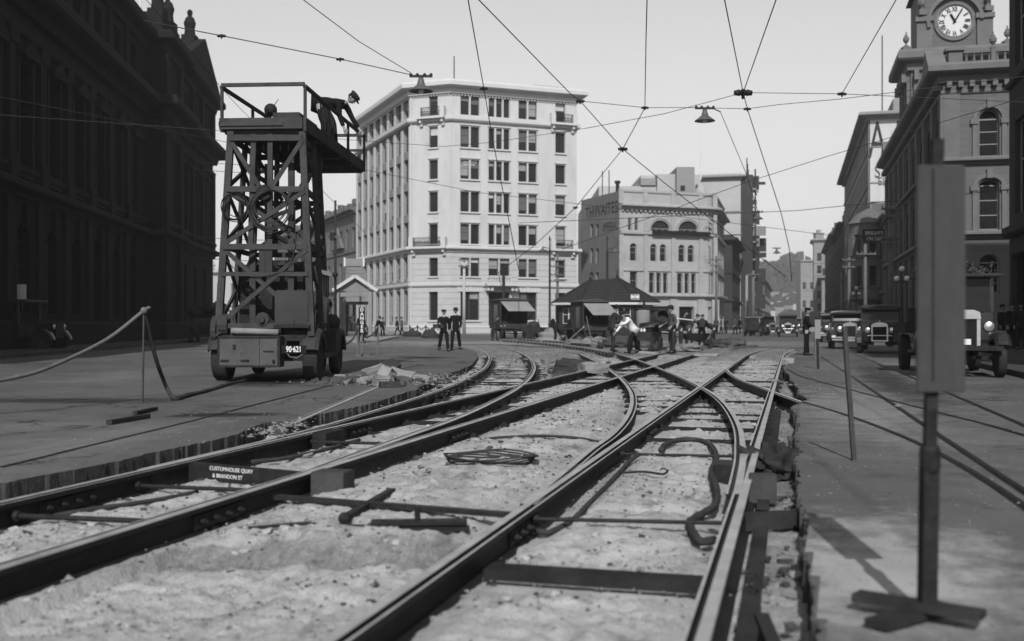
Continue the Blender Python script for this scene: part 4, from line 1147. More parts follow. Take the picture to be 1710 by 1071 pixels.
    for px in (1037, 1078, 1124, 1170, 1194):
        u = fr.u(px)
        fr.box(mb, u - .28, u + .28, zg1 + .02, zs0 - .02, 0, .16); fr.box(mb, u - .24, u + .24, zs1 + .02, zc0 - .3, 0, .1); fr.box(mb, u - .3, u + .3, zc1 + .02, zt + .2, -.1, .12)
        fr.box(mb, u - .5, u + .5, .1, zg0, 0, .18)
    b.part('pilaster', mb, M['hoteltrim'])
    mb = MB()                                         # arch rings and columns
    for (pa, pb) in ((1087, 1118), (1133, 1165), (1176, 1190)):
        ua, ub = fr.u(pa), fr.u(pb); r = (ub - ua) / 2 + .28; cu = (ua + ub) / 2; zc = Z(386.5)
        for i in range(12):
            t0, t1 = pi * i / 12, pi * (i + 1) / 12
            for rr_, w_, oo in ((r, .14, .12), (r - .2, .12, .06)):
                q = [fr.P(cu - cos(t) * k_, zc + sin(t) * k_ * .98, oo) for t, k_ in ((t0, rr_), (t1, rr_), (t1, rr_ + w_), (t0, rr_ + w_))]
                q2 = [fr.P(cu - cos(t) * k_, zc + sin(t) * k_ * .98, 0) for t, k_ in ((t0, rr_), (t1, rr_), (t1, rr_ + w_), (t0, rr_ + w_))]
                mb.add(q + q2, [(0, 1, 2, 3), (0, 4, 5, 1), (2, 6, 7, 3)])
    for pa in (1084, 1131):
        for k in range(2):
            u = fr.u(pa + 9.9 + k * 11.2); p = fr.P(u, Z(490), .05); mb.lathe([(.2, 0), (.17, .15), (.15, Z(458) - Z(490) - .3), (.22, Z(458) - Z(490))], p, 10)
    b.part('arch_moulding', mb, M['hoteltrim'])
    mb = MB(); fr.box(mb, fr.u(1087), fr.u(1182), Z(392.5), Z(386), .32, .62); b.part('sign_board', mb, M['blackpaint'])
    for (fc, ua, ub, za, zb, li, ar, rows) in W_: b.window(fc, ua, ub, za, zb, li, rows, .22, ar, 'frame', .06, .3)
    mb = MB(); p = fr.P(fr.L + .5, zt - .5, -1.6); mb.lathe([(.9, 0), (.9, .5), (.8, .8), (.62, 1.3), (.3, 1.7), (.1, 1.9), (.05, 2.0)], p, 14); b.part('corner_dome', mb, M['hoteltrim'])
    mb = MB(); mb.tube([p + Vector((0, 0, 2.5)), p + Vector((0, 0, 10))], .09, 6); b.part('flagpole', mb, M['whitepaint'])
    mb = MB()
    for px, h in ((1000, 3.4), (1011, 3.2)): q = sf.P(sf.u(px), zt - .3, -.5); mb.tube([q, q + Vector((0, 0, h))], .06, 6)
    q = sf.P(sf.u(1025), zt - .3, -.5); mb.tube([q, q + Vector((0, 0, 1.3))], .22, 8); mb.tube([q + Vector((0, 0, 1.3)), q + Vector((0, 0, 1.6))], .36, 8)
    b.part('chimney', mb, M['iron'])
hotel()

# ================================================================ GENERIC STREET BUILDINGS
def block(name, label, faces_pts, H, m, rows, bayw, cat='building', cornice=.6, wm=(.45, .6), blind=.3, base='darkstone', closed_back=None, parapet=.8, arch=False, group=None, trim=None, wdep=.25, fm='frame', skip=(), ground=True):
    """faces_pts: plan points, left to right as seen; rows: list of (z0, z1)"""
    b = Bldg(name, label, cat, faces_pts[0], group); trim = trim or m
    mb = MB(); g = MB(); wins = []
    fcs = [Face(p, q) for p, q in zip(faces_pts, faces_pts[1:])]
    for k, fc in enumerate(fcs):
        ops = []; n = max(1, round(fc.L / bayw)); bw = fc.L / n
        if k not in skip:
            for (z0, z1) in rows:
                for i in range(n):
                    a = bw * (i + .5 - wm[0] / 2); c = bw * (i + .5 + wm[0] / 2); ops.append((a, c, z0, z1, arch)); wins.append((fc, a, c, z0, z1))
            if ground:
                for i in range(n): ops.append((bw * i + .4, bw * (i + 1) - .4, .5, rows[0][0] - 1.6)); fc.box(g, bw * i + .4, bw * (i + 1) - .4, .5, rows[0][0] - 1.6, -.5, -.44)
        wall(mb, fc, 0, fc.L, 0, H + parapet, ops, wdep)
    if closed_back:
        pts = [faces_pts[-1]] + closed_back + [faces_pts[0]]
        for p, q in zip(pts, pts[1:]): fc = Face(p, q); wall(mb, fc, 0, fc.L, 0, H + parapet)
        r = MB(); roof_poly(r, list(faces_pts) + closed_back, H); b.part('roof', r, M['slate'])
    b.part('wall', mb, M[m])
    if g.v: b.part('shopfront', g, M['glassdk'])
    c = MB(); molding(c, faces_pts, prof_cornice(H - .3, .8, cornice))
    b.part('cornice', c, M[trim])
    c = MB(); molding(c, faces_pts, prof_band(rows[0][0] - .9, .4, .3))
    for (z0, z1) in rows[1:]: molding(c, faces_pts, prof_band(z0 - .7, .22, .16))
    b.part('string_course', c, M[trim])
    for w in wins: b.window(*w, 1, 2, wdep - .03, arch, fm, .08, blind)
    return b, fcs

# ornate building left of the white one, seen behind the tower lorry
Pn = (-19.9, 138.0); Pf = (-43, 195)
b, fc = block('ornate_building', 'grey classical building with a small gable behind the gable roofed shelter', [Pf, Pn], 15.6, 'ornate', [(6.2, 9.2), (11.0, 13.6)], 3.7, closed_back=[(-10, 142), (-30, 200)], cornice=.9, trim='ornate', blind=.2)
c = MB(); f0 = fc[0]
pediment(c, f0, f0.L - 13.5, f0.L - 6.5, 11.2, 3.0, .05, .5)
for i in range(22): f0.box(c, f0.L - 2.7 * i - 1.5, f0.L - 2.7 * i - .4, 16.45, 16.8 + .35 * (i % 3 == 0), -.4, .25)
b.part('pediment', c, M['ornate'])
# pale ornate facade glimpsed far left under the lorry tower
b, fc = block('pale_building', 'small pale far building with a statue topped parapet left of the tower lorry', [(-62, 205), (-44.5, 198)], 10.5, 'pale', [(5.2, 8.6)], 3.2, cornice=.7, closed_back=[(-40, 212), (-60, 222)], blind=.2)
c = MB(); f0 = fc[0]
for i in range(7): urn(c, f0.P(1 + f0.L * i / 7, 11.3, 0), 1.5)
pediment(c, f0, f0.L * .45, f0.L * .75, 11.0, 2.2, -.2, .4); c.lathe([(.5, 0), (.4, 1), (.3, 2), (.35, 2.6), (.1, 3.2)], f0.P(f0.L * .6, 13, 0), 8)
b.part('parapet_figure', c, M['pale'])
# white rooftop block behind the hotel, several stepped volumes
def rooftop():
    b = Bldg('rear_building', 'plain pale block with a stepped lift tower rising behind the hotel', 'building', (20, 158))
    d = 160
    mb = MB()
    def vol(pa, pb, py, y0, y1, zb=0): mb.b2(((pa - CX) / F * y0, y0, zb), ((pb - CX) / F * y0, y1, ZT(py, y0)))
    vol(1000, 1096, 311, d, d + 14); vol(1070, 1170, 293, d + 3, d + 16); vol(1097.5, 1128, 291, d - .5, d + 2.8); vol(1165, 1200, 307, d + 1, d + 12)
    b.part('wall', mb, M['pale'])
    mb = MB(); vol(1130, 1160, 279, d - 2, d + 6, 19); b.part('lift_tower', mb, M['whiteside'])
    mb = MB(); vol(1136.5, 1144, 310, d - 2.2, d - 2.05, ZT(317.5, d - 2.2)); b.part('window', mb, M['glass'])
    mb = MB(); vol(1070, 1095, 298, d - .3, d + 2.7, ZT(310, d)); b.part('roof_house', mb, M['midstone'])
rooftop()
# low pale building between the office block and the hotel
b, fc = block('pale_building', 'narrow pale wall filling the gap between the office block and the hotel', [(9.5, 146), (15.5, 146.5)], 16.0, 'pale', [(5.5, 8), (11.8, 13.2)], 3, closed_back=[(15.5, 155), (9.5, 155)], cornice=.3)
# left side of the far street, running away behind the hotel
def sl(y): return (-9.2 + .26 * y, y)        # left building line
def sl_pt(y, o=0): return (-8.8 + .26 * y + o, y)
blks = [(158, 182, 13.2, 'darkstone', 'dark lower building beyond the hotel on the left of the far street'),
        (184, 215, 26.0, 'pale', 'tall pale building with a bare side wall beyond the hotel'),
        (217, 262, 17.0, 'darkstone', 'dark building under shop signs further down the left of the far street'),
        (264, 330, 13.0, 'midstone', 'grey building far down the left of the street'),
        (335, 440, 14.0, 'midstone', 'farthest grey building on the left of the street')]
for (y0, y1, H, m, lab) in blks:
    a, c = sl_pt(y0), sl_pt(y1)
    rows = [(5.2 + 3.9 * k, 7.6 + 3.9 * k) for k in range(int((H - 5) / 3.9))]
    back = [(c[0] - 16, c[1] + 4), (a[0] - 15, a[1] + 4)]
    b, fc = block('street_building', lab, [(a[0] - 15, a[1] + 4), a, c], H, m, rows, 4.5, closed_back=[back[0]], group='buildings on the left of the far street', skip=(0,), cornice=.9, trim='darkstone' if m != 'pale' else 'midstone', fm='framedk', ground=True)
    if m == 'pale':                             # hanging shop signs, balconies and a dark bay up its street front
        q = MB(); f1 = fc[1]; r_ = random.Random(8)
        for i in range(5):
            u = 1.5 + i * 5.0
            for z in range(3, 25, 3): f1.box(q, u, u + 2.6, z + .2, z + 2.4, 0, .9); f1.box(q, u - .5, u + 3.2, z, z + .2, 0, 1.4)
        f1.box(q, .2, 1.6, 0, 26.5, 0, 2.0)
        b.part('bay_window', q, M['darkstone'])
        for i in range(26):
            q = MB(); u = r_.uniform(.2, 9); z = r_.uniform(3.2, 25); w_ = r_.uniform(.1, .3); h_ = r_.choice((.5, .9, 1.6, 2.4)); o1 = 2.05 + r_.choice((.5, .9, 1.5, 2.0)); f1.box(q, u, u + w_, z, z + h_, 0 if u > 1.7 else 2.02, o1); b.part('shop_sign', q, M[r_.choice(('darkstone', 'midstone', 'framedk', 'paintmid', 'farpale'))])
        for z in range(3, 26, 3):
            q = MB(); f1.box(q, .1, 1.9, z - .12, z + .12, 2.02, 2.5); b.part('ledge', q, M['midstone'])
        q = MB()
        for i in range(3):
            q.tube([f1.P(1 + i * 3, 25, 1.0), f1.P(1 + i * 3, 29.5 - i * .6, 1.0)], .1, 5)
        q.tube([f1.P(.9, 0, 2.4), f1.P(.9, 27.5, 2.4)], .14, 5)
        for z in (4, 8, 12, 16, 20, 24): q.tube([f1.P(.9, z, 2.4), f1.P(9, z, 2.4)], .08, 5)
        b.part('scaffold', q, M['darktimber'])

# ================================================================ LEFT POST OFFICE BUILDING
def left_building():
    A = (-16.6, 12.0); B = (-24.85, 87.0)
    fc = Face(A, B); b = Bldg('post_office', 'huge dark sooty classical building filling the left edge', 'building', (-20, 50))
    Yu = lambda Y: (Y - 12.0) / fc.d.y
    u1 = Yu(66.5); u2 = Yu(72.0); L = fc.L
    zgs, z1s, zc, za, zt = 6.3, 6.9, 14.1, 15.1, 18.2
    ops = []; W_ = []
    us = [Yu(14.5 + 3.75 * i) for i in range(14)]
    for i, u in enumerate(us):
        tall = (i % 7 == 4)
        ops.append((u - .75, u + .75, .2 if tall else 1.6, 5.3 + .3 * tall, True)); W_.append((fc, u - .75, u + .75, .2 if tall else 1.6, 5.3 + .3 * tall, True))
        ops.append((u - .75, u + .75, 7.7, 11.9, False)); W_.append((fc, u - .75, u + .75, 7.7, 11.9, False))
        ops.append((u - .65, u + .65, 15.6, 17.5, False)); W_.append((fc, u - .65, u + .65, 15.6, 17.5, False))
    mb = MB(); wall(mb, fc, 0, u1, 0, zt, ops, .5)
    # end pavilion, standing forward
    po = .7; ops2 = []
    for Y in (75.5, 79.3, 83.1):
        u = Yu(Y)
        for (z0, z1, ar) in ((1.4, 5.4, True), (7.7, 12.0, False), (15.5, 17.3, False)):
            ops2.append((u - .6, u + .6, z0, z1, ar)); W_.append((fc, u - .6, u + .6, z0, z1, ar, po))
    wall(mb, fc, u1, u2, 0, zt + .6, [], .3, po * 1.4); wall(mb, fc, u2, L, 0, zt + .6, ops2, .5, po)
    def endw(u, o0, o1, z): mb.quad(fc.P(u, 0, o0), fc.P(u, 0, o1), fc.P(u, z, o1), fc.P(u, z, o0))
    endw(u1, 0, po * 1.4, zt + .6); endw(u2, po, po * 1.4, zt + .6)
    bk = [(B[0] - 25, B[1] - 2), (A[0] - 25, A[1])]
    Bo = fc.xy(L, po)
    for f2 in (Face(Bo, bk[0]), Face(bk[0], bk[1]), Face(bk[1], A)): wall(mb, f2, 0, f2.L, 0, zt)
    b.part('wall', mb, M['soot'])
    path = [A, fc.xy(u1, 0), fc.xy(u1, po * 1.4), fc.xy(u2, po * 1.4), fc.xy(u2, po), fc.xy(L, po), bk[0]]
    path = [fc.xy(0), fc.xy(u1 - .05, 0), fc.xy(u1, po * 1.4), fc.xy(u2, po * 1.4), fc.xy(u2 + .05, po), fc.xy(L, po), (Bo[0] - 6, Bo[1] - .5)]
    for nm, pr in (('plinth', [(-.1, 0), (.35, 0), (.35, 1.1), (.2, 1.25), (-.1, 1.25)]), ('string_course', prof_cornice(zgs, .6, .55)), ('sill_course', prof_band(7.25, .3, .25)), ('main_cornice', prof_cornice(zc - .2, 1.2, 1.15)), ('frieze', prof_band(12.9, .35, .2)), ('top_cornice', prof_cornice(zt - .2, 1.1, .9))):
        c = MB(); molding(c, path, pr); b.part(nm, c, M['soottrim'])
    c = MB()
    for i in range(len(us) - 1):
        u = (us[i] + us[i + 1]) / 2
        fc.box(c, u - .38, u + .38, 1.27, zgs - .02, 0, .16); fc.box(c, u - .36, u + .36, z1s + .02, 12.88, 0, .24); fc.box(c, u - .5, u + .5, z1s + .02, 7.9, 0, .34); fc.box(c, u - .5, u + .5, 12.3, 12.88, .0, .32); fc.box(c, u - .34, u + .34, za + .02, zt - .22, 0, .18)
    for u in (u1 + .5, u2 - .6):
        for z0, z1 in ((1.27, zgs - .02), (z1s + .02, 12.88), (za + .02, zt - .22)): fc.box(c, u - .45, u + .45, z0, z1, po * 1.4, po * 1.4 + .3)
    for Y in (73.2, 77.4, 81.2, 86.2):
        u = Yu(Y)
        for z0, z1 in ((z1s + .02, 12.88), (za + .02, zt - .22)): fc.box(c, u - .35, u + .35, z0, z1, po, po + .28)
    b.part('pilaster', c, M['soottrim'])
    c = MB()                                    # window hoods and aprons
    for i, u in enumerate(us):
        fc.box(c, u - 1.0, u + 1.0, 12.05, 12.25, 0, .4); pediment(c, fc, u - 1.05, u + 1.05, 12.25, .55, 0, .42)
        for s in (-.88, .88): fc.box(c, u + s - .12, u + s + .12, 7.6, 12.03, 0, .14)
        fc.box(c, u - .85, u + .85, 7.1, 7.24, 0, .2); fc.box(c, u - .14, u + .14, 5.25, 6.1, 0, .22)
    for Y in (75.5, 79.3, 83.1):
        u = Yu(Y); fc.box(c, u - .85, u + .85, 12.1, 12.3, po, po + .4)
    b.part('window_hood', c, M['soottrim'])
    for w in W_: b.window(w[0], w[1], w[2], w[3], w[4], 1 if not w[5] else 1, 3, .42, w[5], 'framedk', .1, .15, o=w[6] if len(w) > 6 else 0)
    r = MB(); roof_poly(r, [fc.xy(0), fc.xy(u1), fc.xy(L), bk[0], bk[1]], zt + .9); b.part('roof', r, M['slate'])
    c = MB(); pediment(c, fc, u2 + .2, L - .2, zt + .95, 3.0, po - 1.2, po + .7); pediment(c, fc, Yu(18), Yu(30), zt + .95, 4.2, -1, .7); b.part('pediment', c, M['soottrim'])
    c = MB(); fc.box(c, 0, u1 - .1, zt + .92, zt + 1.9, -.5, .1); fc.box(c, u1, u2, zt + .92, zt + 2.2, -.2, po * 1.4)
    b.part('parapet', c, M['soottrim'])
    for (Y, z, o) in ((67.5, zt + 2.2, .5), (70.5, zt + 2.2, .5), (79.3, zt + 3.7, .3), (40, zt + 1.9, -.2), (55, zt + 1.9, -.2)):
        c = MB(); p = fc.P(Yu(Y), z, o); c.b2((p.x - .5, p.y - .5, z - .3), (p.x + .5, p.y + .5, z + .4)); c.lathe([(.42, .4), (.36, .9), (.45, 1.3), (.30, 1.7), (.14, 1.85), (.2, 2.0), (.2, 2.2), (.05, 2.35)], p, 9); b.part('roof_figure', c, M['soottrim'])
    c = MB(); p = fc.P(Yu(69.5), zt + 2, -1); c.tube([p, p + Vector((0, 0, 9))], .07, 6); b.part('flagpole', c, M['whitepaint'])
    for (px, d) in ((34, 45.5), (60, 45.5)):
        pass
left_building()

# ================================================================ RIGHT SIDE: NEAR DARK BLOCK AND CLOCK BUILDING
def rl(y): return (9.1 + .26 * y, y)
b, fc = block('corner_building', 'dark building edge filling the right margin', [rl(45.2), rl(8)], 21.5, 'darkstone', [(5.6, 9.4), (11.6, 15.0), (17.0, 19.6)], 4.2, cornice=1.1, closed_back=[(30, 6), (36, 41)], trim='darkstone')
# ================================================================ CLOCK BUILDING
def clock_building():
    A = rl(65.0); fd = Vector((1, -.26)).normalized(); W = 14
    fr = Face(A, (A[0] + fd.x * W, A[1] + fd.y * W)); C = rl(104.0); st = Face(C, A)
    b = Bldg('clock_building', 'ornate stone corner building under the clock tower on the right', 'building', (A[0] + 4, A[1] + 5))
    Z = lambda py: fr.z(py, 1640)
    zpar, zc1, zc0 = Z(83), Z(112), Z(150); zs1, zs0 = Z(263), Z(275); zt1, zt0 = Z(386), Z(399)
    cols = [(1635, 1669)]
    ops = []; W_ = []
    uw = fr.u(1652); hw = (fr.u(1669) - fr.u(1635)) / 2
    for k in range(3):
        u = uw + k * 4.4
        for (ya, yb, ar) in ((183, 261, True), (300, 384, .35), (425, 490, .5)):
            ops.append((u - hw, u + hw, Z(yb), Z(ya), ar)); W_.append((fr, u - hw, u + hw, Z(yb), Z(ya), ar))
    mb = MB(); wall(mb, fr, 0, fr.L, 0, zpar - 1, ops, .4); b.part('wall', mb, M['clockst'])
    so = []; n = 9; bw = st.L / n
    for i in range(n):
        u = bw * (i + .5)
        for (ya, yb, ar) in ((183, 261, True), (300, 384, .35), (425, 505, .5)):
            so.append((u - 1.0, u + 1.0, Z(yb), Z(ya), ar)); W_.append((st, u - 1.0, u + 1.0, Z(yb), Z(ya), ar))
    mb = MB(); wall(mb, st, 0, st.L, 0, zc1, so, .4)
    bk = [(A[0] + fd.x * W + 4, A[1] + 14), (C[0] + 16, C[1] - 4)]
    for p, q in ((fr.xy(W), bk[0]), (bk[0], bk[1]), (bk[1], C)): f = Face(p, q); wall(mb, f, 0, f.L, 0, zc1)
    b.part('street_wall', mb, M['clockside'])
    for w in W_: b.window(w[0], w[1], w[2], w[3], w[4], 1, 3, .33, w[5], 'framedk' if w[0] is st else 'frame', .07, .35)
    path = [C, A, fr.xy(fr.L)]
    for nm, pr in (('main_cornice', prof_cornice(zc0 + .5, zc1 - zc0 - .3, .95)), ('upper_string_course', prof_cornice(zs0, zs1 - zs0, .45)), ('lower_string_course', prof_cornice(zt0, zt1 - zt0, .45)), ('plinth', [(-.1, 0), (.3, 0), (.3, 1), (.15, 1.15), (-.1, 1.15)]), ('frieze', prof_band(zc0 - .2, .25, .14))):
        c = MB(); molding(c, path, pr)
        if nm == 'main_cornice':
            for fc in (fr, st): dentils(c, fc, 0, fc.L, zc0 + .15, .35, .5, .28, .35)
        b.part(nm, c, M['clocktrim'])
    c = MB()
    for k in range(4):
        u = uw - 2.2 + k * 4.4
        for z0, z1 in ((zs1 + .02, zc0 - .22), (zt1 + .02, zs0 - .02)): fr.box(c, u - .55, u + .55, z0, z1, 0, .12)
    for u0 in (.05,):
        for z0, z1 in ((zs1 + .02, zc0 - .22), (zt1 + .02, zs0 - .02), (1.2, zt0 - .02)): fr.box(c, .02, .75, z0, z1, 0, .16)
    for i in range(n + 1):
        u = min(st.L - .4, max(.4, bw * i))
        for z0, z1 in ((zs1 + .02, zc0 - .22), (zt1 + .02, zs0 - .02), (1.2, zt0 - .02)): st.box(c, u - .35, u + .35, z0, z1, 0, .18)
    b.part('pilaster', c, M['clocktrim'])
    c = MB()
    for k in range(3):
        u = uw + k * 4.4
        for (zt_, zb_) in ((Z(183), Z(261)), (Z(300), Z(384))):
            full = zt_ > zs1
            rise = hw if full else .35; sp = zt_ - rise
            K = 10
            for i in range(K):
                t0, t1 = pi * i / K, pi * (i + 1) / K
                pts = []
                for t, e in ((t0, .12), (t1, .12), (t1, .38), (t0, .38)): pts.append((u - cos(t) * (hw + e), sp + sin(t) * (rise + e)))
                q1 = [fr.P(x, z, .16) for x, z in pts]; q2 = [fr.P(x, z, 0) for x, z in pts]
                c.add(q1 + q2, [(0, 1, 2, 3), (0, 4, 5, 1), (2, 6, 7, 3)])
            for s in (-1, 1):
                fr.box(c, u + s * (hw + .25) - .13, u + s * (hw + .25) + .13, zb_ - .1, sp, 0, .15); fr.box(c, u + s * (hw + .28) - .22, u + s * (hw + .28) + .22, sp - .32, sp, 0, .22)
            fr.box(c, u - .16, u + .16, zt_ + .05, zt_ + .6, 0, .3); fr.box(c, u - hw - .4, u + hw + .4, zb_ - .22, zb_ - .02, 0, .22)
    b.part('window_surround', c, M['clocktrim'])
    # parapet with balustrade and urns
    c = MB(); fr.box(c, .3, fr.u(1607), zc1 + .25, zpar, -.7, .1); fr.box(c, fr.u(1607), fr.L, zc1 + .25, Z(107), -.5, .05); fr.box(c, .1, fr.u(1607) + .1, zpar, zpar + .18, -.8, .25)
    b.part('parapet', c, M['clocktrim'])
    c = MB(); balustrade(c, fr, fr.u(1608), fr.L, Z(107), Z(84), -.15, .42); b.part('balustrade', c, M['clocktrim'])
    c = MB(); fr.box(c, fr.u(1655), fr.u(1663), Z(107), Z(82), -.35, .1); urn(c, fr.P(fr.u(1659), Z(82), -.12), 1.0); b.part('urn', c, M['clocktrim'])
    r = MB(); roof_poly(r, [C, A, fr.xy(W)] + bk, zc1); b.part('roof', r, M['slate'])
    c = MB(); pediment(c, st, st.L - 6.5, st.L - 1.5, zc1 + .2, 1.9, -.5, .6); pediment(c, st, .5, 4.5, zc1 + .2, 1.6, -.5, .6); b.part('gable', c, M['clocktrim'])
    c = MB()
    for u, h in ((7.0, 2.4), (9, 1.8), (14, 2.2), (15.2, 2.2)): st.box(c, u - .45, u + .45, zc1 + .01, zc1 + h, -2.4, -1.5)
    b.part('chimney', c, M['clockside'])
    # -------- tower
    t = Bldg('clock_tower', 'square stone clock tower with a white dial on the right', 'tower', (31.5, 79))
    TA = rl(78.0); tf = Face(TA, (TA[0] + fd.x * 4.9, TA[1] + fd.y * 4.9)); n = tf.n
    def sq(o): return [tf.xy(-o, o), tf.xy(tf.L + o, o), tf.xy(tf.L + o, -tf.L - o), tf.xy(-o, -tf.L - o)]
    def shaft(o, z0, z1):
        mb = MB(); P = sq(o); vs = [(x, y, z) for z in (z0, z1) for x, y in P]; mb.add(vs, [(0, 1, 5, 4), (1, 2, 6, 5), (2, 3, 7, 6), (3, 0, 4, 7), (4, 5, 6, 7)]); return mb
    zk = tf.z(36, 1594); z0 = zc1; zb = tf.z(112, 1590); zb1 = tf.z(90, 1590)
    t.part('lower_shaft', shaft(.55, z0, zb), M['clockst'])
    c = MB(); molding(c, sq(.55), prof_cornice(zb - .25, zb1 - zb + .45, .95), True); molding(c, sq(.55), prof_band(zb - 3.2, .25, .15), True)
    t.part('lower_cornice', c, M['clocktrim'])
    c = MB()
    for k, f2 in enumerate((tf, Face(tf.xy(0, -tf.L), tf.xy(0, 0)))):
        for u in (-.2, 1.3, 3.6, 5.1): f2.box(c, u - .16, u + .16, zb - 2.6, zb - .3, .56, .80); f2.box(c, u - .16, u + .16, zb - 1.0, zb - .3, .6, 1.15)
    t.part('bracket', c, M['clocktrim'])
    t.part('upper_shaft', shaft(0, zb, zk + 2.6), M['clockst'])
    c = MB(); zl = tf.z(66, 1594) + 1.0
    for (u0, u1) in ((0, .85), (tf.L - .85, tf.L)): tf.box(c, u0 - .1, u1 + .1, zb + .4, zk + .05, 0, .22); tf.box(c, u0 - .2, u1 + .2, zk + .07, zk + .42, 0, .4)
    t.part('corner_pier', c, M['clocktrim'])
    cu = tf.u(1594); Rk = 27.5 / F * tf.Y(cu)
    c = MB(); K = 28
    for i in range(K):                                 # round moulding over the dial
        a0, a1 = 2 * pi * i / K, 2 * pi * (i + 1) / K
        for (r0, r1, oo) in ((Rk * 1.0, Rk * 1.18, .16), (Rk * 1.42, Rk * 1.62, .42)):
            if r0 > Rk * 1.3 and (sin(a0) < -.05): continue
            q1 = [tf.P(cu + cos(a) * r, zk + sin(a) * r, oo) for a, r in ((a0, r0), (a1, r0), (a1, r1), (a0, r1))]
            q2 = [tf.P(cu + cos(a) * r, zk + sin(a) * r, 0) for a, r in ((a0, r0), (a1, r0), (a1, r1), (a0, r1))]
            c.add(q1 + q2, [(0, 1, 2, 3), (0, 4, 5, 1), (2, 6, 7, 3)])
    t.part('dial_moulding', c, M['clocktrim'])
    c = MB(); c.add([tf.P(cu + cos(2 * pi * i / 40) * Rk, zk + sin(2 * pi * i / 40) * Rk, .06) for i in range(40)], [tuple(range(40))]); dial = t.part('clock_face', c, M['dial'])
    def ring(r0, r1, oo):
        c = MB()
        for i in range(40):
            a0, a1 = 2 * pi * i / 40, 2 * pi * (i + 1) / 40
            c.quad(*[tf.P(cu + cos(a) * r, zk + sin(a) * r, oo) for a, r in ((a0, r0), (a1, r0), (a1, r1), (a0, r1))])
        return c
    t.part('minute_ring', ring(Rk * .93, Rk * .97, .075), M['blackpaint'], dial)
    for i, tx in enumerate(['XII', 'I', 'II', 'III', 'IIII', 'V', 'VI', 'VII', 'VIII', 'IX', 'X', 'XI']):
        a = pi / 2 - i * pi / 6; r = Rk * .72
        me = text_on('numeral', tx, Rk * .42, M['blackpaint'], None, tf.P(cu + cos(a) * r, zk + sin(a) * r, .08), tf.d.to_3d() * sin(a) + Vector((0, 0, -cos(a))), tf.d.to_3d() * cos(a) + Vector((0, 0, sin(a))), .01, sx=.62, bold=.012)
        me.data.transform(t.T); me.parent = dial
    def hand(a, L, w):
        c = MB(); p = tf.P(cu - cos(a) * L * .2, zk - sin(a) * L * .2, .11); q = tf.P(cu + cos(a) * L, zk + sin(a) * L, .11); c.bar(p, q, w, .03, n.to_3d()); t.part('clock_hand', c, M['blackpaint'], dial)
    hand(pi / 2 - radians(31), Rk * .82, .10); hand(pi / 2 - radians(-28), Rk * .50, .15)
    c = MB(); P = sq(.1); apex = zk + 6
    c.add([(x, y, zk + 2.6) for x, y in sq(.35)] + [tuple(list(tf.xy(tf.L / 2, -tf.L / 2)) + [apex])], [(0, 1, 4), (1, 2, 4), (2, 3, 4), (3, 0, 4)]); t.part('roof', c, M['slate'])
    for (u, o, z) in ((.25, .35, zk + .6), (tf.L - .25, .35, zk + .6), (-.9, 1.0, zb1 + .2), (tf.L + .9, 1.0, zb1 + .2)):
        c = MB(); q = tf.P(u, z, o - .1); c.b2((q.x - .3, q.y - .3, z - .1), (q.x + .3, q.y + .3, z + .25)); urn(c, q + Vector((0, 0, .25)), 1.05); t.part1('urn', c, M['clocktrim'])
    for k, px in enumerate((1538, 1546, 1553)):        # flag poles and chimney stacks in front of the tower
        pass
clock_building()

# ================================================================ RIGHT SIDE OF THE FAR STREET
# stone house with a round bay
def bay_house():
    a, c = rl(105.0), rl(124.5); st = Face(c, a)
    b, fc = block('bay_house', 'pale stone house with a rounded bay window past the clock building', [c, a, (a[0] + 7, a[1] - 1.8)], 11.2, 'clockst', [(4.9, 7.0), (8.0, 10.2)], 3.2, cornice=.6, closed_back=[(a[0] + 10, a[1] + 14)], skip=(1,), blind=.3)
    cen = st.P(st.L - 6.5, 0, 1.1); q = MB(); g = MB(); R = 1.9; K = 14
    for (z0, z1) in ((3.6, 4.9), (7.0, 8.0), (10.2, 11.4)):
        q.lathe([(R + .05, z0), (R + .05, z1)], (cen.x, cen.y, 0), K * 2)
    for z in (4.85, 7.05, 7.95, 10.25): q.lathe([(R + .05, z - .1), (R + .28, z - .05), (R + .28, z + .05), (R + .05, z + .1)], (cen.x, cen.y, 0), K * 2)
    for i in range(8):
        t = 2 * pi * i / 8 + .3; p = Vector((cen.x + cos(t) * R, cen.y + sin(t) * R, 0))
        for (z0, z1) in ((4.9, 7.0), (8.0, 10.2)): q.box((p.x, p.y, (z0 + z1) / 2), (.75, .75, z1 - z0), t)
    q.lathe([(R * .2, 2.6), (R + .05, 3.6)], (cen.x, cen.y, 0), K * 2)
    q.lathe([(R + .3, 11.4), (R * .7, 12.4), (.2, 13)], (cen.x, cen.y, 0), K * 2)
    b.part('round_bay', q, M['clockst'])
    for (z0, z1) in ((4.9, 7.0), (8.0, 10.2)): g.lathe([(R - .2, z0), (R - .2, z1)], (cen.x, cen.y, 0), K)
    b.part('bay_glass', g, M['glassdk'])
bay_house()
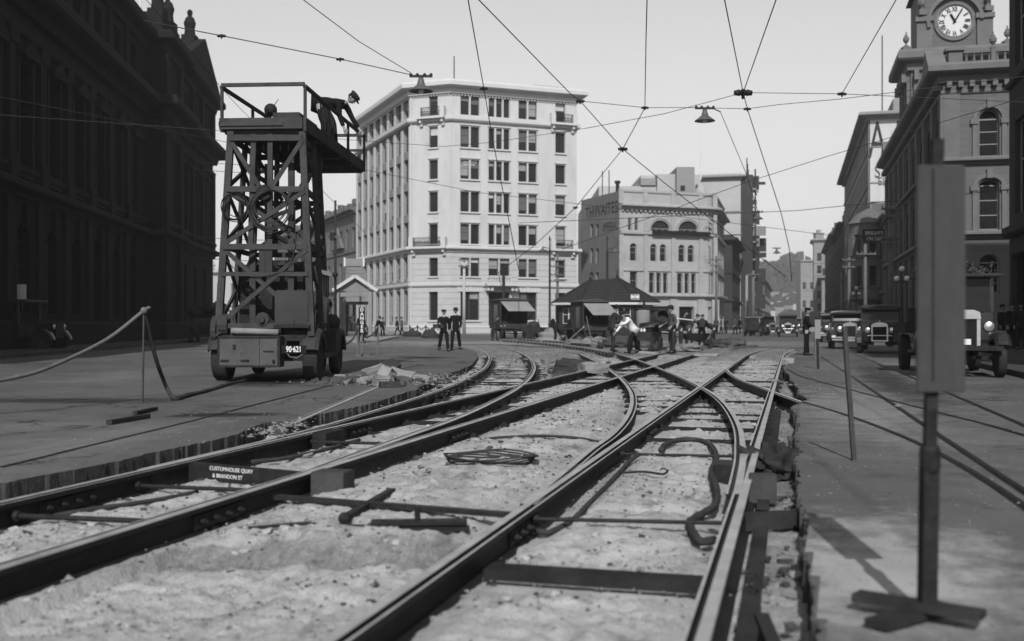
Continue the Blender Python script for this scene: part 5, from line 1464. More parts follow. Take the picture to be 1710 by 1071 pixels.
def sign_building():
    a, c = rl(126.0), rl(188.0); st = Face(c, a); H = 25.2
    b, fc = block('tall_building', 'tall narrow building with a big lettered white end wall', [c, a, (a[0] + 16, a[1] - 4.1)], H, 'midstone', [(5.5 + 4.2 * k, 8.2 + 4.2 * k) for k in range(5)], 4.4, cornice=1.3, skip=(1,), closed_back=[(a[0] + 20, a[1] + 20)], parapet=.4)
    ef = fc[1]; d = a[1]
    q = MB(); p0 = fc[1]; ef.box(q, .15, 3.0, 11, H - .4, .0, .05); b.part('quoin_strip', q, M['clockst'])
    q = MB(); ef.box(q, ef.u(1450.5), 15.5, ef.z(340, 1450), ef.z(196, 1450), .02, .09); panel = b.part('painted_panel', q, M['white_stucco'])
    q = MB()
    ua, ub, za, zb = ef.u(1451), 15.4, ef.z(339, 1450), ef.z(197, 1450)
    for (x0, x1, y0, y1) in ((ua, ub, zb - .12, zb), (ua, ub, za, za + .12), (ua, ua + .12, za + .12, zb - .12)): ef.box(q, x0, x1, y0, y1, .09, .11)
    b.part('panel_border', q, M['framedk'])
    rd = (ef.d.x, ef.d.y, 0)
    for tx, px, py, sz, sx in (('A N', 1490, 236, 6.2, .50), ('S U', 1476, 288, 2.1, .7), ('ES', 1473, 304, 1.3, .8)):
        text_on('lettering', tx, sz, M['darkstone'], b.root, ef.P(ef.u(px), ef.z(py, px), .11) - b.loc, rd, (0, 0, 1), .02, sx=sx)
    q = MB(); ef.box(q, 2.6, 15.5, H + .5, H + 2.2, -8, -.6); b.part('penthouse', q, M['whiteside'])
    q = MB(); ef.box(q, 6.2, 15.6, H + 2.2, H + 2.7, -8.2, -.3); b.part('roof', q, M['midstone'])
    q = MB(); p = ef.P(1.5, H, -2); q.tube([p, p + Vector((0, 0, 10))], .07, 5); b.part('flagpole', q, M['iron'])
    q = MB(); p = st.P(st.L - 20, H, -2); q.tube([p, p + Vector((0, 0, 4))], .07, 5); b.part('aerial_mast', q, M['iron'])
sign_building()
rr_ = [(190, 236, 18.5, 'darkstone', 'dark building with a ragged skyline beyond the tall lettered building'), (238, 300, 20.5, 'darkstone', 'dark lower building further down the right of the far street'), (332, 420, 15, 'midstone', 'grey building near the far end of the street on the right')]
for (y0, y1, H, m, lab) in rr_:
    a, c = rl(y0), rl(y1)
    rows = [(5.2 + 4.0 * k, 7.8 + 4.0 * k) for k in range(int((H - 5) / 4))]
    b, fc = block('street_building', lab, [c, a, (a[0] + 14, a[1] - 3.6)], H, m, rows, 4.6, closed_back=[(c[0] + 14, c[1] - 3)], cornice=1.1, skip=(1,), group='buildings on the right of the far street', trim='darkstone' if m == 'darkstone' else 'midstone', fm='framedk')
    q = MB(); r_ = random.Random(int(y0)); f = fc[0]
    for i in range(9):
        u = f.L * (i + .5) / 9
        if r_.random() < .8: f.box(q, u - .5, u + .5 + r_.random(), H + .3, H + 1.2 + 2.2 * r_.random(), -1.6, -.3)
    b.part('chimney', q, M['darkstone'])
def pale_tower():
    a, c = (96.6, 345.0), (100.5, 360.0)
    b, fc = block('pale_tower', 'slender pale tower building far down the right of the street', [c, a, (a[0] + 13, a[1] - 3.4)], 27.5, 'farpale', [(5 + 4 * k, 7.6 + 4 * k) for k in range(5)], 3.4, cornice=1.0, closed_back=[(a[0] + 14, a[1] + 20)])
    q = MB(); p = fc[0].P(fc[0].L - 1.5, 27.6, -1.5); q.box(p + Vector((0, 0, 1.1)), (2.6, 2.6, 2.2)); q.box(p + Vector((0, 0, 2.35)), (3.1, 3.1, .3)); q.box(p + Vector((0, 0, 3.0)), (1.2, 1.2, 1.0)); b.part('turret', q, M['farpale'])
pale_tower()
b, fc = block('pale_church', 'distant pale tower closing the end of the street under the hill', [((1337 - CX) / F * 470, 470), ((1362 - CX) / F * 470, 470)], 28, 'farpale', [(8, 11), (16, 19)], 3.3, cornice=.8, closed_back=[(132, 478), (126, 478)])
q = MB(); fc[0].box(q, 2.6, 3.8, 21.8, 23.6, 0, .2); b.part('round_window', q, M['midstone'])
q = MB(); p = fc[0].P(2.5, 28, -3); q.tube([p, p + Vector((0, 0, 16))], .25, 5); b.part('flagpole', q, M['whitepaint'])

# ================================================================ HILL
def hill():
    vs = []; fs = []; NX, NY = 120, 26
    # ridge profile measured against the photograph's skyline, at about 800 m
    prof = [(-300, 8), (110, 10), (140, 25), (165, 41), (190, 43), (198, 43), (207, 49), (215, 49), (224, 43), (236, 42), (255, 45), (300, 55), (380, 70), (520, 70), (700, 50)]
    f = interp(prof)
    for j in range(NY):
        y = 560 + 300 * j / (NY - 1)
        for i in range(NX):
            x = -100 + 750 * i / (NX - 1)
            t = j / (NY - 1); s = sstep(0, .85, t)
            z = f(x * 800 / y) * s * (y / 800) + 5 * fbm(x * .03, y * .03, 1, 4) * s + 2.4 * fbm(x * .12, y * .12, 4, 3) * s
            vs.append((x, y, max(.0, z) - .5))
    for j in range(NY - 1):
        for i in range(NX - 1):
            k = j * NX + i; fs.append((k, k + 1, k + NX + 1, k + NX))
    me = bpy.data.meshes.new('hill'); me.from_pydata(vs, [], fs); me.materials.append(M['hill']); me.polygons.foreach_set('use_smooth', [True] * len(fs)); me.update()
    tag(obj('hill', me), kind='structure')
    # bush crowns along the slope, one far mass
    r = random.Random(9); mb = MB()
    for _ in range(900):
        y = r.uniform(600, 850); x = (.13 + .24 * r.random()) * y + 14
        t = (y - 560) / 300; s = sstep(0, .85, t); z = f(x * 800 / y) * s * (y / 800)
        R = r.uniform(1.6, 4.2); o = len(mb.v); mb.ball((x, y, z + R * .4), R, 6, 4, (1, 1, r.uniform(.7, 1.2)))
        for i in range(o, len(mb.v)):
            v = Vector(mb.v[i]); mb.v[i] = tuple(v + noise.noise_vector(v * .5) * R * .45)
    tag(mb.build('hill_bush', M['hill'], fix=False), 'bush and trees covering the far hill', 'bush', kind='stuff')
    for k in range(16):
        y = r.uniform(590, 680); x = (.245 + .03 * r.random()) * y - 8; t = (y - 560) / 300; z = f(x * 800 / y) * sstep(0, .85, t) * (y / 800)
        mb = MB(); w = r.uniform(5, 9); mb.box((x, y, z + 2), (w, 7, 8)); t_ = thing('hill_house', ['pale house low on the far hill', 'distant house among the bush of the hill'][k % 2], 'house', (0, 0, 0), 0, 'distant houses on the hill'); mb.build('wall', M['pale'] if k % 2 else M['midstone'], t_)
        mb = MB(); mb.prism([(-w / 2 - .4, 0), (w / 2 + .4, 0), (0, 2.6)], -4, 4, 'Y', (x, y, z + 6)); mb.build('roof', M['slate'], t_)
hill()
# kerbs and pavements
def strip(name, pts, z0, z1, m, kind='structure'):
    mb = MB(); mb.prism(pts, z0, z1); return tag(mb.build(name, M[m]), kind=kind)
o_ = 4.3
strip('pavement', [(rl(5)[0] - o_, 5), (rl(5)[0] + .5, 5), (rl(44.9)[0] + .3, 44.9), (rl(44.9)[0] - o_, 44.9)], -.05, .13, 'pave')
strip('pavement', [(rl(63)[0] - o_, 63), (rl(60.5)[0] + 16, 58), (rl(65)[0] + 14, 62), (rl(65)[0] + .3, 65.2), (rl(440)[0] + .3, 440), (rl(440)[0] - o_, 440)], -.05, .13, 'pave')
strip('pavement', [(-16.6 + 2.6, 12), (-24.85 + 3.2, 88), (-24.85 - 1, 90), (-17.2, 12)], -.05, .13, 'pave')
strip('pavement', [(-9.6, 110.6), (-6.0, 109.0), (9.2, 114.8), (8.2, 119), (-6, 113.4), (-10.5, 115.2), (-19, 136), (-22.4, 135.5), (-13.2, 113.2)], -.05, .12, 'concrete')
strip('pavement', [(10.6, 125.6), (25, 131), (28.5, 134), (29.5, 138), (110, 440), (106, 440), (24.5, 136), (12.8, 130.5)], -.05, .12, 'concrete')
# ================================================================ VEHICLES AND PLANT
def local(mb, name, m, par, fix=True): return mb.build(name, m, par, fix=fix)
def bevelled(o, w=.012, seg=2, ang=40):
    me = o.data; bm = bmesh.new(); bm.from_mesh(me)
    bmesh.ops.remove_doubles(bm, verts=bm.verts, dist=1e-5)
    es = [e for e in bm.edges if len(e.link_faces) == 2 and e.calc_face_angle(0) > radians(ang)]
    bmesh.ops.bevel(bm, geom=es, offset=w, segments=seg, affect='EDGES', clamp_overlap=True); bm.to_mesh(me); bm.free(); return o
def tyre_prof(R, W):
    r = R * .76
    return [(r, -W * .42), (R * .93, -W * .5), (R * .985, -W * .40), (R, -W * .2), (R, W * .2), (R * .985, W * .40), (R * .93, W * .5), (r, W * .42)]
def wheel(par, x, y, R, W, side=1, spokes=0, rimm='rim', mt='rubber', solid=False):
    t = MB(); t.smooth = True; t.lathe(tyre_prof(R, W), (0, 0, 0), 24, 'X')
    w = obj('wheel', t.mesh('tyre', M[mt]), par, (x, y, R)); 
    q = MB(); r = R * .77
    if spokes:
        q.lathe([(r, -W * .36), (r, W * .36), (r * .88, W * .3), (r * .88, -W * .3)], (0, 0, 0), 24, 'X')
        for i in range(spokes):
            a = 2 * pi * i / spokes; q.bar((0, cos(a) * R * .12, sin(a) * R * .12), (0, cos(a) * r * .9, sin(a) * r * .9), R * .07, R * .05, (1, 0, 0))
    else:
        q.lathe([(r, -W * .36), (r, W * .36), (r * .9, W * .40), (r * .8, W * .2), (r * .3, W * .42), (0.01, W * .5)] if side > 0 else [(0.01, -W * .5), (r * .3, -W * .42), (r * .8, -W * .2), (r * .9, -W * .40), (r, -W * .36), (r, W * .36)], (0, 0, 0), 20, 'X')
    q.lathe([(R * .16, -W * .5), (R * .18, 0), (R * .16, W * .5), (R * .08, W * .62)], (0, 0, 0), 10, 'X')
    q.build('rim', M[rimm], w); return w
def fender(par, x, y, R, W, a0, a1, m, name='mudguard', tail=None, lip=.05):
    """arched mudguard over a wheel centred at (x, y, R0); angles measured from +y upwards"""
    q = MB(); q.smooth = False; n = 14; rings = []
    for i in range(n + 1):
        a = radians(a0 + (a1 - a0) * i / n); c, s_ = cos(a), sin(a)
        def P(xx, r): return (x + xx, y + c * r, R + s_ * r * (1.0))
        k = 1.0
        rings.append([P(-W / 2, R * .98), P(-W / 2, R + .10), P(-W * .3, R + .15), (P(W * .3, R + .15)), P(W / 2, R + .10), P(W / 2, R * .98), P(W / 2 - .02, R * .98), P(W / 2 - .02, R + .09), P(-W / 2 + .02, R + .09), P(-W / 2 + .02, R * .98)])
    q.loft(rings)
    return q.build(name, M[m], par)
def lamp(par, p, r, m='paintdk', name='headlamp', face=-1, lens='chrome'):
    q = MB(); q.smooth = True
    q.lathe([(r * .15, -face * r * 1.0), (r * .6, -face * r * .8), (r * .95, -face * r * .3), (r, 0), (r * 1.04, face * .02), (r * .98, face * .03)], (0, 0, 0), 16, 'Y')
    o = obj(name, q.mesh(name, M[m]), par, p)
    g = MB(); g.smooth = True; g.lathe([(r * .93, face * .032), (r * .75, face * (.032 + r * .12)), (.005, face * (.032 + r * .2))], (0, 0, 0), 14, 'Y'); g.build('lens', M[lens], o); return o

def car(label, loc, rz, W=1.62, H=1.80, L=4.0, paint='paintdk', big_lamp=.11, bumper=True, roofm=None, group=None, plate=True, simple=False, radm='chrome'):
    t = thing('motor_car', label, 'car', loc, rz, group); t['kind'] = 'thing'
    hw = W / 2; R = .36; fy, ry = -1.35, 1.35   # axles; nose towards -Y
    q = MB()                                     # bonnet tapering to the radiator
    def ring(y, w, z0, z1, sh): return [(-w, y, z0), (w, y, z0), (w, y, z1 - sh), (w * .8, y, z1 - sh * .25), (w * .35, y, z1), (-w * .35, y, z1), (-w * .8, y, z1 - sh * .25), (-w, y, z1 - sh)]
    q.loft([ring(-1.62, .26, .52, 1.10, .12), ring(-1.1, .33, .50, 1.15, .12), ring(-.45, .46, .48, 1.20, .14)]); q.build('bonnet', M[paint], t)
    q = MB()
    q.loft([ring(-.44, hw * .78, .45, 1.2, .08), ring(-.40, hw * .86, .42, 1.22, .08), ring(.9, hw * .88, .42, 1.22, .06), ring(1.75, hw * .80, .45, 1.2, .1), ring(1.95, hw * .7, .55, 1.1, .2)]); b = bevelled(q.build('body', M[paint], t), .02)
    # cabin of posts, with glass
    q = MB(); zr = H - .10
    for sx in (-1, 1):
        for (y0, y1, x) in ((-.42, -.30, .80), (.40, .40, .83), (1.05, 1.05, .83), (1.72, 1.62, .76)):
            q.bar((sx * hw * x, y0, 1.2), (sx * hw * (x - .03), y1, zr), .06, .07)
        q.b2((sx * hw * .79 - .025, -.36, zr - .06), (sx * hw * .79 + .025, 1.7, zr))
    q.b2((-hw * .76, -.32, zr - .09), (hw * .76, -.27, zr)); q.b2((-hw * .8, -.44, 1.2), (hw * .8, -.38, 1.26)); q.b2((-hw * .7, 1.6, 1.2), (hw * .7, 1.68, zr))
    q.build('window_frame', M[paint], t)
    q = MB(); q.add([(-hw * .77, -.40, 1.26), (hw * .77, -.40, 1.26), (hw * .74, -.30, zr - .09), (-hw * .74, -.30, zr - .09)], [(0, 1, 2, 3)])
    q.build('windscreen', M['glass'], t)
    q = MB()
    for sx in (-1, 1): q.add([(sx * hw * .81, -.35, 1.24), (sx * hw * .81, 1.68, 1.24), (sx * hw * .775, 1.6, zr - .06), (sx * hw * .775, -.28, zr - .06)], [(0, 1, 2, 3)])
    q.build('side_glass', M['glass'], t)
    q = MB(); q.b2((-.55, .1, .7), (.55, .3, 1.3)); q.b2((-.55, 1.0, .7), (.55, 1.25, 1.35)); q.build('seat', M['void'], t)
    q = MB(); n = 7; rings = []
    for (y, k, dz) in ((-.62, .74, -.02), (-.5, .84, .03), (.2, .88, .07), (1.2, .87, .06), (1.72, .8, -.02)):
        rings.append([(hw * k * math.sin(-pi / 2 + pi * i / n), y, zr + dz - .02 + .06 * cos(-pi / 2 + pi * i / n)) for i in range(n + 1)] + [(hw * k, y, zr - .03), (-hw * k, y, zr - .03)])
    q.loft(rings); q.build('roof', M[roofm or paint], t)
    # radiator with shell
    q = MB(); q.b2((-.25, -1.66, .50), (.25, -1.60, 1.06)); q.build('radiator', M['void'], t)
    q = MB(); q.b2((-.30, -1.70, .46), (-.25, -1.60, 1.02)); q.b2((.25, -1.70, .46), (.30, -1.60, 1.02)); q.b2((-.25, -1.70, .46), (.25, -1.60, .51))
    q.prism([(-.30, 1.02), (.30, 1.02), (.27, 1.12), (.1, 1.18), (-.1, 1.18), (-.27, 1.12)], -1.70, -1.58, 'Y'); q.lathe([(.03, 1.18), (.04, 1.2), (.05, 1.23), (.02, 1.27)], (0, -1.64, 0), 8)
    bevelled(q.build('radiator_shell', M[radm], t), .012)
    for sx in (-1, 1):
        lamp(t, (sx * .43, -1.66, .88), big_lamp)
        q = MB(); q.bar((sx * .30, -1.6, .62), (sx * .43, -1.6, .78), .03); q.bar((sx * .43, -1.6, .74), (sx * .43, -1.6, .84), .03); q.build('lamp_bracket', M['iron'], t)
        fender(t, sx * (hw - .13), fy, R, .27, 10, 175, paint)
        fender(t, sx * (hw - .13), ry, R, .27, 5, 178, paint)
        q = MB(); q.b2((sx * (hw - .26), fy + .45, .34), (sx * hw, ry - .45, .38)); q.build('running_board', M['iron'], t)
        q = MB(); q.lathe([(.045, -.05), (.06, 0), (.05, .01)], (sx * (hw - .1), -1.45, .92), 8, 'Y'); q.build('side_lamp', M['chrome'], t)
        for y in (fy, ry): wheel(t, sx * (hw - .13), y, R, .13, sx, 10)
    q = MB(); q.bar((-hw + .15, fy, R), (hw - .15, fy, R), .06); q.bar((-hw + .15, ry, R), (hw - .15, ry, R), .07); q.b2((-.35, -1.75, .36), (-.28, 1.8, .46)); q.b2((.28, -1.75, .36), (.35, 1.8, .46)); q.build('chassis', M['iron'], t)
    if bumper:
        q = MB()
        for z in (.42, .52): q.b2((-hw * .93, -1.94, z - .035), (hw * .93, -1.90, z + .035))
        for sx in (-.32, .32): q.b2((sx - .03, -1.9, .42), (sx + .03, -1.62, .47))
        bevelled(q.build('bumper', M['chrome'], t), .01)
    else:
        q = MB(); q.tube([(-.43, -1.68, .68), (.43, -1.68, .68)], .022, 8); q.build('lamp_bar', M['chrome'], t)
    if plate:
        q = MB(); q.b2((-.2, -1.80, .32), (.2, -1.785, .43)); o = q.build('number_plate', M['whitepaint'], t)
    return t
cs = -atan2(.26, 1)       # street heading
c1 = car('dark car with a bright double bumper and big shiny headlamps facing the camera', AT(1415, 49.3), cs + .02, 1.66, 1.72, big_lamp=.15, bumper=True)
c2 = car('tall dark saloon with a pale roof edge and framed radiator left of the parked lorry', AT(1471, 42.2), cs - .10, 1.74, 1.88, big_lamp=.13, bumper=False, roofm='paintmid')
FAR = 'far cars along the street'
dup(c1, 'first small car in the row parked behind the double bumper car', AT(1391, 66), cs, FAR)
dup(c2, 'second small car in the parked row, half hidden by the first', AT(1386, 76), cs + .03, FAR)
dup(c1, 'third small car in the parked row', AT(1381, 88), cs, FAR)
dup(c2, 'farthest small car of the parked row', AT(1376, 103), cs, FAR)
dup(c1, 'dark car standing by the left kerb of the far street', AT(1262, 96), cs + 3.0, FAR)
dup(c2, 'car just behind the one at the left kerb of the far street', AT(1279, 104), cs + .4, FAR)
dup(c2, 'car in the middle of the far street coming towards the camera', AT(1316, 92), cs, FAR)
dup(c1, 'car further off beside the one in the middle of the far street', AT(1327, 118), cs, FAR)
dup(c2, 'dark car standing in the gateway view behind the gable roofed shelter', AT(583, 104), 1.4, FAR)

# ---------------------------------------------------------------- dark delivery van by the left building
def van():
    t = thing('delivery_van', 'dark delivery van with posted bills, lost in the shade at the far left', 'van', AT(38, 43.5), 1.50)
    hw = .82; q = MB()
    q.b2((-hw, -.3, .55), (hw, 2.9, 1.15)); q.build('body', M['paintdk'], t)
    q = MB(); 
    for y in (-.25, .5, 1.3, 2.1, 2.85):
        for sx in (-1, 1): q.b2((sx * hw - .04, y - .04, 1.15), (sx * hw + .04, y + .04, 2.0))
    q.b2((-hw - .1, -.6, 2.0), (hw + .1, 3.05, 2.1)); q.build('roof', M['paintdk'], t)
    q = MB(); q.b2((-.3, -1.5, .55), (.3, -.3, 1.15)); bevelled(q.build('bonnet', M['paintdk'], t), .06)
    q = MB(); q.b2((-.32, -1.56, .55), (.32, -1.5, 1.2)); q.build('radiator', M['iron'], t)
    q = MB(); q.b2((-hw + .05, -.2, 1.15), (hw - .05, 2.8, 1.6)); q.build('load', M['void'], t)
    for sx in (-1, 1):
        for y in (-1.15, 2.1): wheel(t, sx * .68, y, .40, .13, sx, 10); fender(t, sx * .7, y, .40, .26, 10, 170, 'paintdk')
        lamp(t, (sx * .42, -1.5, 1.0), .12)
        q = MB(); q.b2((sx * (hw + .09) - .01, 1.95, 2.14), (sx * (hw + .09) + .01, 2.45, 2.75)); q.b2((sx * (hw + .09) - .01, .35, 2.14), (sx * (hw + .09) + .01, .85, 2.75))
        for k in islands(q): k.build('bill', M['whitepaint'], t)
van()

# ---------------------------------------------------------------- coal cart
def coal_cart():
    t = thing('coal_cart', 'dark cart heaped with sacks standing at the corner of the sooty building', 'cart', AT(345, 63.5), .1)
    q = MB(); q.b2((-1.0, -.8, .95), (1.0, 2.6, 1.10)); 
    for sx in (-1, 1): q.b2((sx * 1.0 - .03, -.8, 1.1), (sx * 1.0 + .03, 2.6, 1.45))
    q.b2((-.97, -.8, 1.1), (.97, -.74, 1.45)); q.build('bed', M['darktimber'], t)
    q = MB(); q.smooth = True; r_ = random.Random(2)
    for i in range(26): q.ball((r_.uniform(-.8, .8), r_.uniform(-.5, 2.2), 1.5 + r_.random() * .65), r_.uniform(.25, .4), 8, 6)
    for i, v in enumerate(q.v): q.v[i] = tuple(Vector(v) + noise.noise_vector(Vector(v) * 3) * .12)
    q.build('load', M['coal'], t)
    for sx in (-1, 1):
        for y in (-.2, 2.0): wheel(t, sx * .85, y, .52, .12, sx, 12)
    q = MB(); q.bar((-.9, -.2, .55), (.9, -.2, .55), .09); q.bar((-.9, 2.0, .55), (.9, 2.0, .55), .09); q.b2((-.3, -.6, .6), (.3, 2.4, .94)); q.build('axle', M['iron'], t)
coal_cart()

# ---------------------------------------------------------------- tower lorry
def tower_lorry():
    t = thing('tower_lorry', 'overhead line repair lorry with a tall wooden tower and railed platform', 'lorry', (-4.90, 21.7, 0), radians(.6))
    R = .45
    for sx in (-1, 1):
        wheel(t, sx * .90, 0, R, .30, sx, 0, 'paintmid'); wheel(t, sx * .88, 3.05, R, .20, sx, 8, 'paintmid')
        fender(t, sx * .90, 0, R, .38, 18, 162, 'paintmid'); fender(t, sx * .88, 3.05, R, .34, 8, 168, 'paintmid')
        q = MB(); q.b2((sx * .72, .60, .42), (sx * 1.02, 2.45, .52)); q.b2((sx * .74, 1.9, .52), (sx * 1.06, 2.5, .98)); bevelled(q.build('step_box', M['paintmid'], t), .015)
    q = MB()
    for sx in (-.42, .42): q.b2((sx - .05, -.55, .62), (sx + .05, 4.2, .80))
    q.bar((-.9, 0, R), (.9, 0, R), .12); q.bar((-.9, 3.05, R), (.9, 3.05, R), .09); q.ball((0, 0, R), .2, 10, 8); q.b2((-.82, -.45, .80), (.82, 3.6, .92)); q.tube([(.3, -.45, .45), (.3, -1.0, .42)], .03, 6); q.build('chassis', M['iron'], t)
    # rear tool box panel
    q = MB(); q.b2((-.78, -.95, .30), (.42, -.50, .90)); o = bevelled(q.build('tool_box', M['paintlite'], t), .012)
    q = MB()
    for (a, b_) in (((-.78, -.955, .86), (.42, -.962, .90)), ((-.78, -.955, .30), (.42, -.962, .34)), ((.37, -.955, .34), (.42, -.962, .86)), ((-.78, -.955, .34), (-.74, -.962, .86)), ((-.72, -.955, .42), (-.56, -.975, .45)), ((-.33, -.955, .42), (-.17, -.975, .45)), ((-.48, -.955, .66), (-.43, -.985, .74)), ((.02, -.952, .34), (.03, -.958, .86)), ((.1, -.955, .60), (.3, -.97, .62))): q.b2(a, b_)
    q.build('hasp', M['iron'], o)
    # number plate
    q = MB(); q.b2((.455, -.97, .57), (.93, -.95, .72)); o = q.build('number_plate', M['blackpaint'], t)
    text_on('lettering', '90·621', .155, M['whitepaint'], o, (.692, -.975, .645), (1, 0, 0), (0, 0, 1), .006, sx=.70, bold=.003)
    q = MB(); q.tube([(.55, -.94, .58), (.62, -.97, .50), (.75, -.97, .48), (.86, -.95, .55)], .012, 5); q.build('lamp_cable', M['rope'], t)
    # rear locker
    q = MB(); q.b2((.22, -.50, 1.10), (.90, .35, 1.80)); o = bevelled(q.build('locker', M['paintdk'], t), .03)
    q = MB(); q.b2((.22, -.56, 1.06), (.92, -.44, 1.12)); q.b2((.60, -.52, 1.14), (.62, -.505, 1.2)); q.build('latch', M['iron'], o)
    q = MB(); q.smooth = True; q.lathe([(.05, -.3), (.28, -.28), (.30, 0), (.28, .28), (.05, .3)], (.58, .0, .96), 14, 'X'); q.build('air_tank', M['iron'], t)
    q = MB(); q.smooth = True; q.tube([(-.62, -.50, 1.0), (.30, -.50, .97)], .065, 10); q.build('pipe_roller', M['canvas'], t)
    # winch at the left rear
    q = MB(); q.lathe([(.30, -.05), (.30, .05)], (-.98, -.25, 1.0), 16, 'X'); q.lathe([(.22, -.08), (.22, .10)], (-.80, -.35, 1.12), 14, 'X'); q.bar((-.95, -.5, .9), (-.55, -.45, 1.2), .05); q.bar((-.62, -.46, .9), (-.62, -.46, 1.3), .05); q.b2((-1.05, -.4, .82), (-.5, -.2, .9)); q.build('winch', M['paintmid'], t)
    q = MB(); q.lathe([(.13, -.05), (.15, 0), (.13, .05)], (-.02, -.46, 1.22), 12, 'Y'); q.lathe([(.06, -.12), (.06, .1)], (-.02, -.46, 1.22), 8, 'Y'); q.bar((-.02, -.46, 1.22), (-.55, -.48, .95), .03); q.build('crank', M['paintmid'], t)
    # driver's cab ahead of the tower
    q = MB(); q.b2((-.85, 1.05, .92), (.86, 2.25, 1.75)); o = bevelled(q.build('cab', M['paintdk'], t), .03)
    q = MB()
    for y in (1.1, 1.38, 1.66, 1.94, 2.2):
        for sx in (-1, 1): q.b2((sx * .84 - .025, y - .03, 1.75), (sx * .84 + .025, y + .03, 2.2))
    for k in islands(q): k.build('window_post', M['paintdk'], o)
    q = MB(); n = 9
    q.loft([[(.93 * sin(-pi / 2 + pi * i / n), y, 2.18 + .30 * cos(-pi / 2 + pi * i / n)) for i in range(n + 1)] for y in (.95, 1.6, 2.35)], closed=True); q.build('cab_roof', M['paintdk'], t)
    q = MB(); q.b2((-.45, 2.25, .85), (.45, 3.9, 1.45)); bevelled(q.build('bonnet', M['paintdk'], t), .08)
    q = MB(); q.b2((-.48, 3.9, .6), (.48, 4.0, 1.5)); q.build('radiator', M['iron'], t)
    for sx in (-1, 1): lamp(t, (sx * .80, 3.1, 1.18), .17, face=1, m='paintmid')
    # ------------ timber tower
    Y0, Y1 = -.30, 2.1
    def X(sx, z, y=Y0):
        f = (z - 1.0) / 3.9; k = 0 if y < 1 else .07
        return (-.90 + .22 * f if sx < 0 else .93 - .19 * f - k * 1.5)
    def P(sx, z, y=Y0): return Vector((X(sx, z, y), y + .10 * (1 - (z - 1) / 3.9) * (-1 if y < 1 else 0), z))
    tw = 'towertimber'
    for y in (Y0, Y1):
        for sx in (-1, 1):
            q = MB(); q.bar(P(sx, .9, y), P(sx, 4.95, y), .13, .12, (0, 1, 0)); q.build('post', M[tw], t)
        for fx in (.32, .55):
            q = MB(); q.bar(P(-1, 2.65, y).lerp(P(1, 2.65, y), fx), P(-1, 4.9, y).lerp(P(1, 4.9, y), fx), .10, .09, (0, 1, 0)); q.build('stud', M[tw], t)
        for z, h in ((1.1, .10), (2.12, .08), (2.66, .11), (3.80, .11), (4.82, .12)):
            q = MB(); a, b_ = P(-1, z, y), P(1, z, y); dy = Vector((0, -.07 if y < 1 else .07, 0)); q.bar(a + dy, b_ + dy, .05, h); q.build('rail', M[tw], t)
        for (z0, z1) in ((1.1, 2.62), (2.7, 3.76), (3.85, 4.78)):
            dy = Vector((0, -.03, 0))
            for s in (-1, 1):
                mid = .5 if z0 > 3.8 else 1.0
                a = P(s, z1, y); b_ = P(-s, z0, y)
                if mid < 1: b_ = P(s, z0, y).lerp(P(-s, z0, y), .42)
                q = MB(); q.bar(a + dy * (1 + (s > 0)), b_ + dy * (1 + (s > 0)), .05, .085); q.build('brace', M[tw], t)
    for sx in (-1, 1):
        for z in (1.1, 2.66, 3.80, 4.82): q = MB(); q.bar(P(sx, z, Y0), P(sx, z, Y1), .07, .10); q.build('rail', M[tw], t)
        for (z0, z1) in ((1.1, 2.62), (2.7, 3.76), (3.85, 4.78)):
            for (ya, yb) in ((Y0, Y1), (Y1, Y0)): q = MB(); q.bar(P(sx, z0, ya), P(sx, z1, yb), .05, .08); q.build('brace', M[tw], t)
        q = MB(); q.bar(P(sx, 1, .9), P(sx, 4.9, .9), .10, .10, (0, 1, 0)); q.build('post', M[tw], t)
    # inner sliding tower
    for (x, y) in ((-.38, .3), (.40, .3), (-.38, 1.7), (.40, 1.7)): q = MB(); q.bar((x, y, .95), (x, y, 4.6), .12); q.build('inner_post', M[tw], t)
    for z in (1.6, 3.2, 4.2):
        for s in (-1, 1): q = MB(); q.bar((-.38, .3, z), (.40, 1.7, z + s * .5), .06, .08); q.build('inner_brace', M[tw], t)
    q = MB(); q.b2((-.10, -.42, 2.10), (.16, -.36, 2.62)); q.b2((-.06, -.44, 2.16), (.02, -.42, 2.55)); q.build('guide_box', M['paintmid'], t)
    q = MB(); q.b2((-.70, .5, .95), (.6, 1.0, 2.35)); q.build('gear_case', M['iron'], t)
    # ladder like slats at the back right and tool pulley
    q = MB(); q.lathe([(.14, -.04), (.17, 0), (.14, .04)], (.0, -.42, 3.72), 12, 'Y'); q.build('pulley', M['iron'], t)
    # ------------ platform, turned slightly
    pl = obj('platform', None, t); pl.rotation_euler.z = radians(-4.4); pl.location = (-.03, -.20, 0)
    def PB(mb, name, m='towertimber'): return mb.build(name, M[m], pl)
    q = MB(); 
    for i in range(9): q.b2((-.82 + i * .183, -.1, 5.06), (-.82 + i * .183 + .175, 5.75, 5.10))
    for y in (0, 1.0, 2.1, 3.2, 4.4, 5.6): q.b2((-.80, y - .05, 4.92), (.80, y + .05, 5.055))
    PB(q, 'deck')
    q = MB(); q.b2((-.88, -.16, 5.00), (.80, -.10, 5.22)); q.b2((-.88, -.19, 5.06), (.42, -.16, 5.15)); PB(q, 'edge_board')
    q = MB(); q.b2((.78, -.1, 4.98), (.83, 5.75, 5.22)); PB(q, 'edge_board')
    q = MB(); q.b2((-.87, -.1, 4.98), (-.83, 5.75, 5.16)); PB(q, 'edge_board')
    q = MB(); q.b2((-.8, 5.75, 4.98), (.8, 5.79, 5.16)); PB(q, 'edge_board')
